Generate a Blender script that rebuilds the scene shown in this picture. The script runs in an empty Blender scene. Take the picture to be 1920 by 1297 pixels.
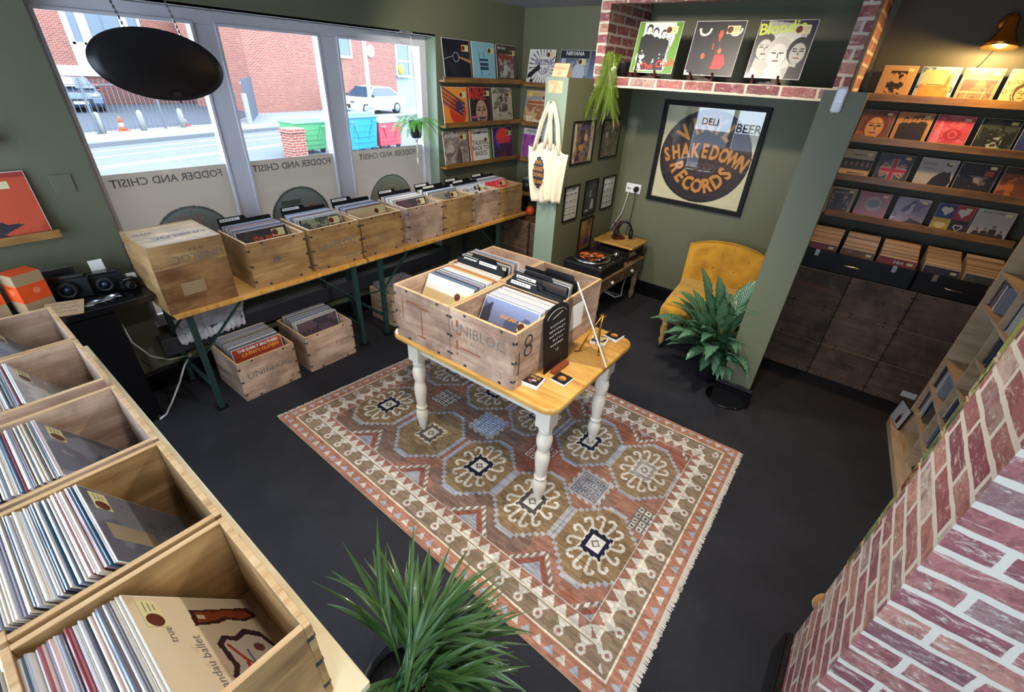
import bpy, bmesh, math, random
import numpy as np
from mathutils import Vector, Matrix, Euler
random.seed(7)
PI = math.pi
SC = bpy.context.scene
COL = SC.collection

# ---------------------------------------------------------------- camera
cam_data = bpy.data.cameras.new('camera')
cam = bpy.data.objects.new('camera', cam_data)
COL.objects.link(cam)
cam_data.sensor_width = 36.0
cam_data.lens = 842.39 * 36.0 / 1920.0
cam_data.clip_start = 0.02
cam_data.clip_end = 200
_yaw, _pit, _rol = 0.641893501, 0.545974824, 0.0567070416
_f = Vector((-math.sin(_yaw) * math.cos(_pit), math.cos(_yaw) * math.cos(_pit), -math.sin(_pit)))
_r = Vector((math.cos(_yaw), math.sin(_yaw), 0))
_u = _r.cross(_f)
_r2 = _r * math.cos(_rol) + _u * math.sin(_rol)
_u2 = -_r * math.sin(_rol) + _u * math.cos(_rol)
_m = Matrix((_r2, _u2, -_f)).transposed().to_4x4()
_m.translation = Vector((3.25, 0.0, 1.9))
cam.matrix_world = _m
SC.camera = cam

# ---------------------------------------------------------------- exposure, sky, lights
SC.view_settings.view_transform = 'Standard'
SC.view_settings.look = 'None'
SC.view_settings.gamma = 1.0
SC.view_settings.use_curve_mapping = False
SC.view_settings.exposure = 0.88
SC.cycles.use_denoising = True
SC.cycles.max_bounces = 7
SC.cycles.diffuse_bounces = 4
SC.cycles.glossy_bounces = 3
SC.cycles.transparent_max_bounces = 12
SC.cycles.caustics_reflective = False
SC.cycles.caustics_refractive = False
SC.cycles.sample_clamp_indirect = 6.0

world = bpy.data.worlds.new('sky')
SC.world = world
world.use_nodes = True
_bg = world.node_tree.nodes['Background']
_bg.inputs[0].default_value = (0.70, 0.83, 1.0, 1)
_bg.inputs[1].default_value = 5.2

def light(name, kind, loc, energy, color, size=0.3, size_y=None, target=None, spot=None, portal=False, blend=0.6):
    d = bpy.data.lights.new(name, kind)
    d.energy = energy
    d.color = color
    if kind == 'AREA':
        d.size = size
        if size_y:
            d.shape = 'RECTANGLE'
            d.size_y = size_y
        if portal:
            d.cycles.is_portal = True
    else:
        d.shadow_soft_size = size
    if kind == 'SPOT':
        d.spot_size = math.radians(spot)
        d.spot_blend = blend
    o = bpy.data.objects.new(name, d)
    COL.objects.link(o)
    o.location = loc
    if target is not None:
        o.rotation_euler = (Vector(target) - Vector(loc)).to_track_quat('-Z', 'Y').to_euler()
    return o

# daylight portals in the windows, the pier one added as fill
light('window_portal', 'AREA', (-0.2, 1.83, 1.25), 1, (1, 1, 1), 2.45, 1.75, (1, 1.83, 1.25), portal=True).rotation_euler = (PI / 2, 0, -PI / 2)
light('pier_fill_portal', 'AREA', (3.72, -1.02, 1.2), 1, (1, 1, 1), 1.4, 1.6, (3.7, 1, 1.2), portal=True).rotation_euler = (-PI / 2, 0, 0)
light('rear_window_portal', 'AREA', (1.30, -1.02, 1.2), 1, (1, 1, 1), 2.3, 1.6, (1.3, 1, 1.2), portal=True).rotation_euler = (-PI / 2, 0, 0)
WARM = (1.0, 0.86, 0.68)
light('ceiling_lamp_table', 'SPOT', (2.3, 0.75, 2.38), 52, WARM, 0.05, target=(1.95, 1.75, 0.6), spot=95)
light('fill_spot_crates', 'SPOT', (2.7, 0.30, 2.38), 20, (1, 0.92, 0.82), 0.05, target=(2.1, 0.1, 0.9), spot=110)  # unseen spot added as fill over the front crates
light('fill_spot_alcove', 'SPOT', (2.0, 2.5, 2.38), 52, WARM, 0.05, target=(1.95, 3.9, 0.9), spot=105)  # added fill for the alcove, no fitting modelled
light('fill_spot_wall', 'SPOT', (1.2, 2.0, 2.38), 46, (1, 0.93, 0.84), 0.05, target=(0.45, 3.9, 1.3), spot=105)  # unseen fill spot, added to lift the far left wall
light('fill_spot_rug', 'SPOT', (3.0, 1.6, 2.38), 62, (1, 0.95, 0.88), 0.05, target=(2.5, 1.4, 0.0), spot=110)  # extra fill aimed at the rug, source out of view

# ---------------------------------------------------------------- helpers
def lin(c):
    if isinstance(c, str):
        c = c.lstrip('#')
        c = [int(c[i:i + 2], 16) / 255 for i in (0, 2, 4)]
        return tuple(x / 12.92 if x <= 0.04045 else ((x + 0.055) / 1.055) ** 2.4 for x in c)
    return tuple(c)

def rgb(r, g, b):
    return lin([ (x / 255 / 12.92) if x < 11 else ((x / 255 + 0.055) / 1.055) ** 2.4 for x in (r, g, b)])

MATS = {}
def _new(name):
    m = bpy.data.materials.new(name)
    m.use_nodes = True
    nt = m.node_tree
    b = nt.nodes['Principled BSDF']
    return m, nt, b

def N(nt, kind, **kw):
    n = nt.nodes.new(kind)
    for k, v in kw.items():
        if k.startswith('i_'):
            n.inputs[k[2:].replace('_', ' ')].default_value = v
        else:
            setattr(n, k, v)
    return n

def ramp(nt, fac, stops, mode='LINEAR'):
    r = nt.nodes.new('ShaderNodeValToRGB')
    r.color_ramp.interpolation = mode
    e = r.color_ramp.elements
    while len(e) < len(stops):
        e.new(0.5)
    for i, (p, c) in enumerate(stops):
        e[i].position = p
        e[i].color = (*lin(c), 1)
    nt.links.new(fac, r.inputs[0])
    return r.outputs[0]

def mix(nt, fac, a, b, blend='MIX'):
    m = nt.nodes.new('ShaderNodeMix')
    m.data_type = 'RGBA'
    m.blend_type = blend
    for sock, v in ((m.inputs[0], fac), (m.inputs[6], a), (m.inputs[7], b)):
        if hasattr(v, 'is_linked') or hasattr(v, 'links'):
            nt.links.new(v, sock)
        elif isinstance(v, (int, float)):
            sock.default_value = v
        else:
            sock.default_value = (*lin(v), 1)
    return m.outputs[2]

def mapping(nt, scale, use='UV', rnd=True, rot=(0, 0, 0)):
    tc = nt.nodes.new('ShaderNodeTexCoord')
    mp = nt.nodes.new('ShaderNodeMapping')
    mp.inputs['Scale'].default_value = scale
    mp.inputs['Rotation'].default_value = rot
    src = tc.outputs[use]
    if rnd:
        oi = nt.nodes.new('ShaderNodeObjectInfo')
        va = nt.nodes.new('ShaderNodeVectorMath'); va.operation = 'MULTIPLY_ADD'
        va.inputs[1].default_value = (37.0, 23.0, 11.0)
        nt.links.new(oi.outputs['Random'], va.inputs[0])
        nt.links.new(src, va.inputs[2])
        src = va.outputs[0]
    nt.links.new(src, mp.inputs[0])
    return mp.outputs[0]

def noise(nt, vec, scale=5, detail=4, rough=0.6, dist=0.0):
    n = nt.nodes.new('ShaderNodeTexNoise')
    n.inputs['Scale'].default_value = scale
    n.inputs['Detail'].default_value = detail
    n.inputs['Roughness'].default_value = rough
    n.inputs['Distortion'].default_value = dist
    nt.links.new(vec, n.inputs['Vector'])
    return n.outputs[0]

def bump(nt, b, h, strength=0.3, dist=0.005):
    n = nt.nodes.new('ShaderNodeBump')
    n.inputs['Strength'].default_value = strength
    n.inputs['Distance'].default_value = dist
    nt.links.new(h, n.inputs['Height'])
    nt.links.new(n.outputs[0], b.inputs['Normal'])

def plain(name, col, rough=0.5, metal=0.0, coat=0.0, var=0.0, sheen=0.0, spec=0.5, emit=None):
    if name in MATS:
        return MATS[name]
    m, nt, b = _new(name)
    b.inputs['Roughness'].default_value = rough
    b.inputs['Metallic'].default_value = metal
    b.inputs['Coat Weight'].default_value = coat
    b.inputs['Sheen Weight'].default_value = sheen
    b.inputs['Specular IOR Level'].default_value = spec
    v = mapping(nt, (1, 1, 1), 'Object', False)
    f = noise(nt, v, 9, 3)
    c = lin(col)
    k = 1 - (var or 0.06)
    nt.links.new(mix(nt, f, tuple(x * k for x in c), tuple(min(1, x * (2 - k)) for x in c)), b.inputs['Base Color'])
    if emit:
        b.inputs['Emission Color'].default_value = (*c, 1)
        b.inputs['Emission Strength'].default_value = emit
    MATS[name] = m
    return m

def wood(name, cols, sx, sy, rough=0.55, coat=0.0, stain=0.5, scratch=True, knots=True, use='UV'):
    """cols: dark, mid, light; grain runs along the axis with the smaller scale."""
    m, nt, b = _new(name)
    v = mapping(nt, (sx, sy, sx), use)
    g = noise(nt, v, 1.0, 6, 0.65, 0.6)
    base = ramp(nt, g, [(0.28, cols[0]), (0.5, cols[1]), (0.72, cols[2])])
    v2 = mapping(nt, (1, 1, 1), use)
    if stain:
        s = noise(nt, v2, 6, 5, 0.6, 0.4)
        base = mix(nt, ramp(nt, s, [(0.38, (stain, stain, stain)), (0.60, (0, 0, 0))]), base, tuple(x * 0.42 for x in lin(cols[0])))
        s2 = noise(nt, v2, 3.1, 3, 0.5, 0.2)
        base = mix(nt, ramp(nt, s2, [(0.5, (0, 0, 0)), (0.75, (0.45, 0.45, 0.45))]), base, tuple(min(1, x * 1.35) for x in lin(cols[2])))
    if knots:
        vo = nt.nodes.new('ShaderNodeTexVoronoi'); vo.inputs['Scale'].default_value = 3.2
        nt.links.new(v2, vo.inputs['Vector'])
        base = mix(nt, ramp(nt, vo.outputs['Distance'], [(0.035, (0.75, 0.75, 0.75)), (0.075, (0, 0, 0))]), base, tuple(x * 0.3 for x in lin(cols[0])))
    nt.links.new(base, b.inputs['Base Color'])
    b.inputs['Roughness'].default_value = rough
    b.inputs['Coat Weight'].default_value = coat
    b.inputs['Coat Roughness'].default_value = 0.18
    bump(nt, b, g, 0.12, 0.002)
    MATS[name] = m
    return m

# woods
wood('crate_tan', ('#7d5b38', '#a5804f', '#c2a06d'), 3, 26, 0.6, stain=0.35)
wood('crate_weathered', ('#8d6c58', '#b89a83', '#d0b8a1'), 3, 24, 0.65, stain=0.55)
wood('crate_stained', ('#6b4526', '#94683c', '#b08a58'), 3, 20, 0.6, stain=0.6)
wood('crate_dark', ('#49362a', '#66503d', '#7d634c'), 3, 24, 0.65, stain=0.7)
wood('crate_edge', ('#a27c50', '#c9a473', '#dcc096'), 40, 3, 0.6, stain=0, knots=False)
wood('bench_pine', ('#b07428', '#d29a46', '#e6b868'), 28, 2.2, 0.38, coat=0.35, stain=0)
wood('table_pine', ('#a4702c', '#c9984c', '#dfb468'), 2.4, 24, 0.32, coat=0.5, stain=0.12)
wood('ledge_oak', ('#5d3f1e', '#86602f', '#a67c42'), 2.2, 30, 0.5, coat=0.15, stain=0.3)
wood('rustic_oak', ('#57432d', '#7c6446', '#9b8260'), 3, 26, 0.6, stain=0.35)
wood('lid_wood', ('#8a6226', '#b88a41', '#d4aa5e'), 26, 3, 0.4, coat=0.3, stain=0.3)
wood('rack_birch', ('#9c8465', '#bba283', '#cfb99a'), 3, 22, 0.55, stain=0.15, knots=False)
wood('worktop_cream', ('#cdb98a', '#e2d2a6', '#efe3bf'), 3, 10, 0.35, coat=0.3, stain=0, knots=False)

# paint and plastics
plain('wall_paint', '#62654f', 0.55, var=0.05)
plain('wall_paint_daylit', '#7f8f7c', 0.5, var=0.03)  # olive wall paint with rear daylight put into the colour
plain('ceiling_paint', '#a9a6ad', 0.8)
plain('upvc_white', '#d6d6de', 0.3, coat=0.2)
plain('sill_dark', '#3b3c42', 0.35, coat=0.2)
plain('gloss_black', '#08080a', 0.22, coat=0.4)
plain('satin_black', '#101012', 0.5, spec=0.3)
plain('oval_black', '#0c0b0d', 0.38, spec=0.4)
plain('matt_black', '#1a1a1d', 0.7)
plain('frame_black', '#0b0b0d', 0.55, spec=0.25)
plain('white_paint', '#e9e0cd', 0.35, coat=0.25, var=0.05)
plain('white_plastic', '#e6e8ee', 0.3)
plain('paper_white', '#e7e6e0', 0.7)
plain('card_peach', '#d8ae84', 0.75)
plain('card_kraft', '#a58a66', 0.8)
plain('sticker_cream', '#d8cf98', 0.5)
plain('sticker_brown', '#5a2716', 0.5)
plain('steel', '#b9babd', 0.25, metal=1.0)
plain('brass', '#b98a3a', 0.25, metal=1.0)
plain('bench_green', '#1d3a36', 0.4, var=0.1)
plain('chalk', '#b9b3aa', 0.8)
plain('ink_black', '#2d2824', 0.8)
plain('ink_grey', '#6f6a66', 0.8)
plain('rust', '#8c5534', 0.8, var=0.3)
plain('ink_red', '#8e4030', 0.8)
plain('ink_purple', '#574a78', 0.8)
plain('gold_print', '#c98a3c', 0.5)
plain('gold_outline', '#3a1d10', 0.5)
plain('disc_dark', '#2b1c22', 0.35, coat=0.4)
plain('cotton', '#dccfb2', 0.85, var=0.06, sheen=0.3)
plain('orange_box', '#e2531c', 0.5)
plain('orange_logo', '#e8835a', 0.5)
plain('white_cord', '#c9c9cb', 0.4)
plain('soil', '#1d140d', 0.9, var=0.3)
plain('pot_dark', '#15171b', 0.45)
plain('plush_tan', '#a9793a', 0.95, var=0.2, sheen=0.8)
plain('red_cloth', '#7b1c16', 0.8)
plain('wine_wood', '#3d1410', 0.4, coat=0.2)
plain('redwood', '#7b3a1f', 0.45)
plain('rope', '#c8c2b6', 0.9)
plain('wall_paint_shaded', '#47473a', 0.6)  # darker copy of the olive wall paint, shade put into the colour
plain('lettering_white', '#e9e4da', 0.6)
plain('lettering_dark', '#222126', 0.6)
plain('lettering_gold', '#e3a32c', 0.5)
plain('lettering_orange', '#e0562c', 0.5)
plain('lettering_lime', '#c6d83c', 0.5)
plain('lettering_red', '#d63327', 0.5)
plain('lettering_grey', '#6f6b64', 0.6)
plain('lamp_bulb', '#ffd58a', 0.5, emit=60)
plain('lamp_shade_in', '#e8d9a8', 0.5)

def mat_carpet():
    m, nt, b = _new('carpet')
    v = mapping(nt, (1, 1, 1), 'Object', False)
    f = noise(nt, v, 3, 6, 0.7)
    c = ramp(nt, f, [(0.3, '#1c1c20'), (0.6, '#26262b'), (0.8, '#303036')])
    sp = noise(nt, v, 260, 2, 0.5)
    c = mix(nt, ramp(nt, sp, [(0.74, (0, 0, 0)), (0.78, (0.5, 0.5, 0.5))]), c, '#55555c')
    nt.links.new(c, b.inputs['Base Color'])
    b.inputs['Roughness'].default_value = 0.85
    b.inputs['Specular IOR Level'].default_value = 0.3
    bump(nt, b, sp, 0.4, 0.003)
    MATS['carpet'] = m
mat_carpet()

def mat_brick(name, bw, bh, mortar, cols, mcol, whiten=0.35, distort=0.006, use='UV', rough=0.7, hue=0.6):
    m, nt, b = _new(name)
    tc = nt.nodes.new('ShaderNodeTexCoord')
    n1 = nt.nodes.new('ShaderNodeTexNoise'); n1.inputs['Scale'].default_value = 14; n1.inputs['Detail'].default_value = 3
    nt.links.new(tc.outputs[use], n1.inputs['Vector'])
    sub = nt.nodes.new('ShaderNodeVectorMath'); sub.operation = 'SUBTRACT'; sub.inputs[1].default_value = (0.5, 0.5, 0.5)
    nt.links.new(n1.outputs['Color'], sub.inputs[0])
    ma = nt.nodes.new('ShaderNodeVectorMath'); ma.operation = 'MULTIPLY_ADD'
    ma.inputs[1].default_value = (distort * 3,) * 3
    nt.links.new(sub.outputs[0], ma.inputs[0]); nt.links.new(tc.outputs[use], ma.inputs[2])
    br = nt.nodes.new('ShaderNodeTexBrick')
    br.inputs['Scale'].default_value = 1.0
    br.inputs['Brick Width'].default_value = bw
    br.inputs['Row Height'].default_value = bh
    br.inputs['Mortar Size'].default_value = mortar
    br.inputs['Mortar Smooth'].default_value = 0.15
    br.inputs['Bias'].default_value = 0.0
    br.inputs['Color1'].default_value = (0, 0, 0, 1)
    br.inputs['Color2'].default_value = (1, 1, 1, 1)
    br.inputs['Mortar'].default_value = (0.5, 0.5, 0.5, 1)
    nt.links.new(ma.outputs[0], br.inputs['Vector'])
    k = len(cols)
    base = ramp(nt, br.outputs['Color'], [(i / (k - 1), c) for i, c in enumerate(cols)])
    v = mapping(nt, (1, 1, 1), use, False)
    f = noise(nt, v, 24, 6, 0.75, 1.0)
    base = mix(nt, ramp(nt, f, [(0.40, (hue, hue, hue)), (0.55, (0, 0, 0))]), base, tuple(x * 0.45 for x in lin(cols[0])))
    f2 = noise(nt, mapping(nt, (1, 3.0, 3.0), use, False), 14, 8, 0.8, 1.5)
    base = mix(nt, ramp(nt, f2, [(0.535, (0, 0, 0)), (0.66, (whiten, whiten, whiten))]), base, mcol)
    mort = mix(nt, f, tuple(x * 0.8 for x in lin(mcol)), mcol)
    col = mix(nt, br.outputs['Fac'], base, mort)
    nt.links.new(col, b.inputs['Base Color'])
    b.inputs['Roughness'].default_value = rough
    MATS[name] = m
mat_brick('brick_wallpaper', 0.205, 0.066, 0.0085, ['#8f4a4c', '#a56a64', '#84464f', '#b58470', '#9c5c5a', '#74444a', '#b9a596'], '#d3c8b6', 0.95, 0.005)
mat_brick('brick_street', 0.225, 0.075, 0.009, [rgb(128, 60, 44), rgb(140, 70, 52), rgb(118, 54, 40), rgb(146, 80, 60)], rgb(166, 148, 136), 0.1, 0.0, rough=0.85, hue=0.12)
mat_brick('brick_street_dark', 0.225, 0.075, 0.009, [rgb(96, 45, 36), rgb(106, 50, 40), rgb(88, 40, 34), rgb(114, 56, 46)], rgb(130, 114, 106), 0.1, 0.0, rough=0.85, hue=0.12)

def mat_attr(name='printed', rough=0.4, coat=0.0, noise_amt=0.0):
    m, nt, b = _new(name)
    a = nt.nodes.new('ShaderNodeAttribute'); a.attribute_name = 'Col'
    src = a.outputs['Color']
    if noise_amt:
        v = mapping(nt, (60, 420, 60), 'Object', False)
        f = noise(nt, v, 1.0, 3, 0.6)
        src = mix(nt, 1.0, src, ramp(nt, f, [(0.25, (1 - noise_amt,) * 3), (0.75, (1 + noise_amt,) * 3)]), 'MULTIPLY')
        bump(nt, b, f, 0.5, 0.004)
    nt.links.new(src, b.inputs['Base Color'])
    b.inputs['Roughness'].default_value = rough
    b.inputs['Coat Weight'].default_value = coat
    b.inputs['Coat Roughness'].default_value = 0.12
    MATS[name] = m
mat_attr('printed', 0.45, 0.2)
mat_attr('print_matt', 0.55, 0.0)
mat_attr('rug_pile', 0.95, 0.0, 0.28)
MATS['rug_pile'].node_tree.nodes['Principled BSDF'].inputs['Specular IOR Level'].default_value = 0.15

def mat_sleeve():
    m, nt, b = _new('sleeve_random')
    oi = nt.nodes.new('ShaderNodeObjectInfo')
    pal = ['#c9c4bc', '#7f8694', '#e4dfd2', '#4b5162', '#b9bfca', '#8a6f5e', '#d8cbb0', '#353540', '#a6afc0', '#c7bfae',
           '#93454a', '#e6e4e0', '#6c7a90', '#d4b6b0', '#585050', '#cfd3da', '#9a8f9e', '#c79a58', '#e0d6c6', '#3f6a86', '#b5b0ae', '#e9e6df']
    c = ramp(nt, oi.outputs['Random'], [(i / len(pal), p) for i, p in enumerate(pal)], 'CONSTANT')
    nt.links.new(c, b.inputs['Base Color'])
    b.inputs['Roughness'].default_value = 0.35
    b.inputs['Coat Weight'].default_value = 0.9
    b.inputs['Coat Roughness'].default_value = 0.12
    MATS['sleeve_random'] = m
mat_sleeve()

def mat_glass(name, tint=(1, 1, 1), refl=0.06, rough=0.0):
    m, nt, b = _new(name)
    nt.nodes.remove(b)
    out = nt.nodes['Material Output']
    t = N(nt, 'ShaderNodeBsdfTransparent'); t.inputs[0].default_value = (*tint, 1)
    g = N(nt, 'ShaderNodeBsdfGlossy'); g.inputs['Roughness'].default_value = rough
    # same reflectance from either side of the sheet
    lw = N(nt, 'ShaderNodeLayerWeight'); lw.inputs['Blend'].default_value = 0.5
    pw = N(nt, 'ShaderNodeMath'); pw.operation = 'POWER'; pw.inputs[1].default_value = 5.0
    nt.links.new(lw.outputs['Facing'], pw.inputs[0])
    ad = N(nt, 'ShaderNodeMath'); ad.operation = 'MULTIPLY_ADD'; ad.inputs[1].default_value = 0.85; ad.inputs[2].default_value = 0.045 + (refl or 0.0)
    nt.links.new(pw.outputs[0], ad.inputs[0])
    mx = nt.nodes.new('ShaderNodeMixShader')
    nt.links.new(ad.outputs[0], mx.inputs[0])
    nt.links.new(t.outputs[0], mx.inputs[1]); nt.links.new(g.outputs[0], mx.inputs[2])
    nt.links.new(mx.outputs[0], out.inputs[0])
    MATS[name] = m
mat_glass('window_glass', (0.96, 0.98, 1.0), None)
mat_glass('poster_glass', (1, 1, 1), 0.06)
mat_glass('clear_sleeve', (0.98, 0.98, 0.99), 0.03, 0.08)

def mat_film():
    m, nt, b = _new('frosted_film')
    nt.nodes.remove(b)
    out = nt.nodes['Material Output']
    d = N(nt, 'ShaderNodeBsdfDiffuse'); d.inputs[0].default_value = (*lin('#a8a096'), 1)
    tl = N(nt, 'ShaderNodeBsdfTranslucent'); tl.inputs[0].default_value = (*lin('#b5ab9f'), 1)
    m1 = nt.nodes.new('ShaderNodeMixShader'); m1.inputs[0].default_value = 0.7
    g = N(nt, 'ShaderNodeBsdfGlossy'); g.inputs['Roughness'].default_value = 0.03
    m2 = nt.nodes.new('ShaderNodeMixShader'); m2.inputs[0].default_value = 0.10
    nt.links.new(d.outputs[0], m1.inputs[1]); nt.links.new(tl.outputs[0], m1.inputs[2])
    nt.links.new(m1.outputs[0], m2.inputs[1]); nt.links.new(g.outputs[0], m2.inputs[2])
    nt.links.new(m2.outputs[0], out.inputs[0])
    MATS['frosted_film'] = m
mat_film()

def mat_leaf(name, dark, light, stripe=None, scale=40, trans=0.25, edge=None):
    m, nt, b = _new(name)
    tc = nt.nodes.new('ShaderNodeTexCoord')
    sep = nt.nodes.new('ShaderNodeSeparateXYZ'); nt.links.new(tc.outputs['UV'], sep.inputs[0])
    f = noise(nt, mapping(nt, (1, 1, 1), 'Object', False), 12, 3)
    c = mix(nt, f, dark, light)
    if stripe:
        # herringbone stripes fanning from the midrib: u across 0..1, v along
        ab = N(nt, 'ShaderNodeMath'); ab.operation = 'SUBTRACT'; ab.inputs[1].default_value = 0.5
        nt.links.new(sep.outputs[0], ab.inputs[0])
        a2 = N(nt, 'ShaderNodeMath'); a2.operation = 'ABSOLUTE'; nt.links.new(ab.outputs[0], a2.inputs[0])
        s1 = N(nt, 'ShaderNodeMath'); s1.operation = 'MULTIPLY_ADD'; s1.inputs[1].default_value = -0.35
        nt.links.new(a2.outputs[0], s1.inputs[0]); nt.links.new(sep.outputs[1], s1.inputs[2])
        s2 = N(nt, 'ShaderNodeMath'); s2.operation = 'MULTIPLY'; s2.inputs[1].default_value = scale
        nt.links.new(s1.outputs[0], s2.inputs[0])
        s3 = N(nt, 'ShaderNodeMath'); s3.operation = 'SINE'; nt.links.new(s2.outputs[0], s3.inputs[0])
        inner = ramp(nt, a2.outputs[0], [(0.05, (1, 1, 1)), (0.36, (1, 1, 1)), (0.42, (0, 0, 0))])
        fac = mix(nt, 1.0, ramp(nt, s3.outputs[0], [(0.35, (0, 0, 0)), (0.6, (0.9, 0.9, 0.9))]), inner, 'MULTIPLY')
        c = mix(nt, fac, c, stripe)
    elif edge:
        w = N(nt, 'ShaderNodeMath'); w.operation = 'MULTIPLY'; w.inputs[1].default_value = 38
        nt.links.new(sep.outputs[0], w.inputs[0])
        s3 = N(nt, 'ShaderNodeMath'); s3.operation = 'SINE'; nt.links.new(w.outputs[0], s3.inputs[0])
        c = mix(nt, ramp(nt, s3.outputs[0], [(0.3, (0, 0, 0)), (0.9, (0.5, 0.5, 0.5))]), c, edge)
    nt.links.new(c, b.inputs['Base Color'])
    b.inputs['Roughness'].default_value = 0.35
    b.inputs['Coat Weight'].default_value = 0.15
    tl = N(nt, 'ShaderNodeBsdfTranslucent'); nt.links.new(c, tl.inputs[0])
    mx = nt.nodes.new('ShaderNodeMixShader'); mx.inputs[0].default_value = trans
    nt.links.new(b.outputs[0], mx.inputs[1]); nt.links.new(tl.outputs[0], mx.inputs[2])
    nt.links.new(mx.outputs[0], nt.nodes['Material Output'].inputs[0])
    MATS[name] = m
mat_leaf('leaf_calathea', '#24502f', '#3c7446', '#9dbfa9', 78)
mat_leaf('leaf_palm', '#234a22', '#3f6a33', None, edge='#8fa45c')
mat_leaf('leaf_fern', '#3a8a2e', '#6fc04c', None, trans=0.35)
mat_leaf('leaf_trail', '#4c6e1e', '#93a83c', None, trans=0.3)
mat_leaf('leaf_succulent', '#6f9088', '#9bb8ae', None, trans=0.1)

def mat_velvet():
    m, nt, b = _new('mustard_velvet')
    v = mapping(nt, (1, 1, 1), 'Object', False)
    f = noise(nt, v, 7, 5, 0.6, 0.5)
    nt.links.new(ramp(nt, f, [(0.3, '#a06e0e'), (0.55, '#c08c1c'), (0.8, '#cf9f30')]), b.inputs['Base Color'])
    b.inputs['Roughness'].default_value = 0.8
    b.inputs['Sheen Weight'].default_value = 0.8
    b.inputs['Sheen Tint'].default_value = (1, 0.85, 0.4, 1)
    bump(nt, b, f, 0.3, 0.01)
    MATS['mustard_velvet'] = m
mat_velvet()
# outdoor materials
for _n, _c, _r, _m, _k in (
        ('asphalt', (88, 91, 96), .9, 0, 0), ('pavement', (128, 128, 129), .9, 0, 0), ('kerb', (98, 99, 102), .9, 0, 0), ('yard_tarmac', (64, 68, 74), .9, 0, 0),
        ('road_yellow', (184, 174, 138), .8, 0, 0), ('road_white', (193, 193, 193), .8, 0, 0), ('bin_green', (76, 140, 90), .5, 0, 0), ('bin_green_lid', (95, 155, 114), .5, 0, 0),
        ('bin_blue', (19, 125, 174), .5, 0, 0), ('bin_blue_lid', (80, 122, 144), .5, 0, 0), ('bin_red', (190, 63, 75), .5, 0, 0), ('bin_grey_lid', (143, 149, 152), .5, 0, 0),
        ('rubber', (28, 29, 32), .7, 0, 0), ('car_navy', (60, 76, 96), .25, .3, .6), ('car_white', (192, 192, 193), .3, 0, .6), ('car_glass', (29, 43, 56), .08, 0, .6),
        ('white_render', (186, 190, 193), .8, 0, 0), ('pale_render', (136, 149, 154), .8, 0, 0), ('concrete', (134, 134, 128), .9, 0, 0), ('cone_orange', (208, 95, 42), .6, 0, 0),
        ('steel_blue', (63, 77, 88), .5, 0, 0), ('galvanised', (134, 149, 157), .45, .2, 0), ('fence_grey', (84, 89, 94), .5, 0, 0), ('window_blue', (63, 82, 98), .12, 0, .5), ('yellow_bucket', (184, 173, 65), .5, 0, 0)):
    plain(_n, rgb(*_c), _r, metal=_m, coat=_k, var=.07)

def M(n):
    return MATS[n]

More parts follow.
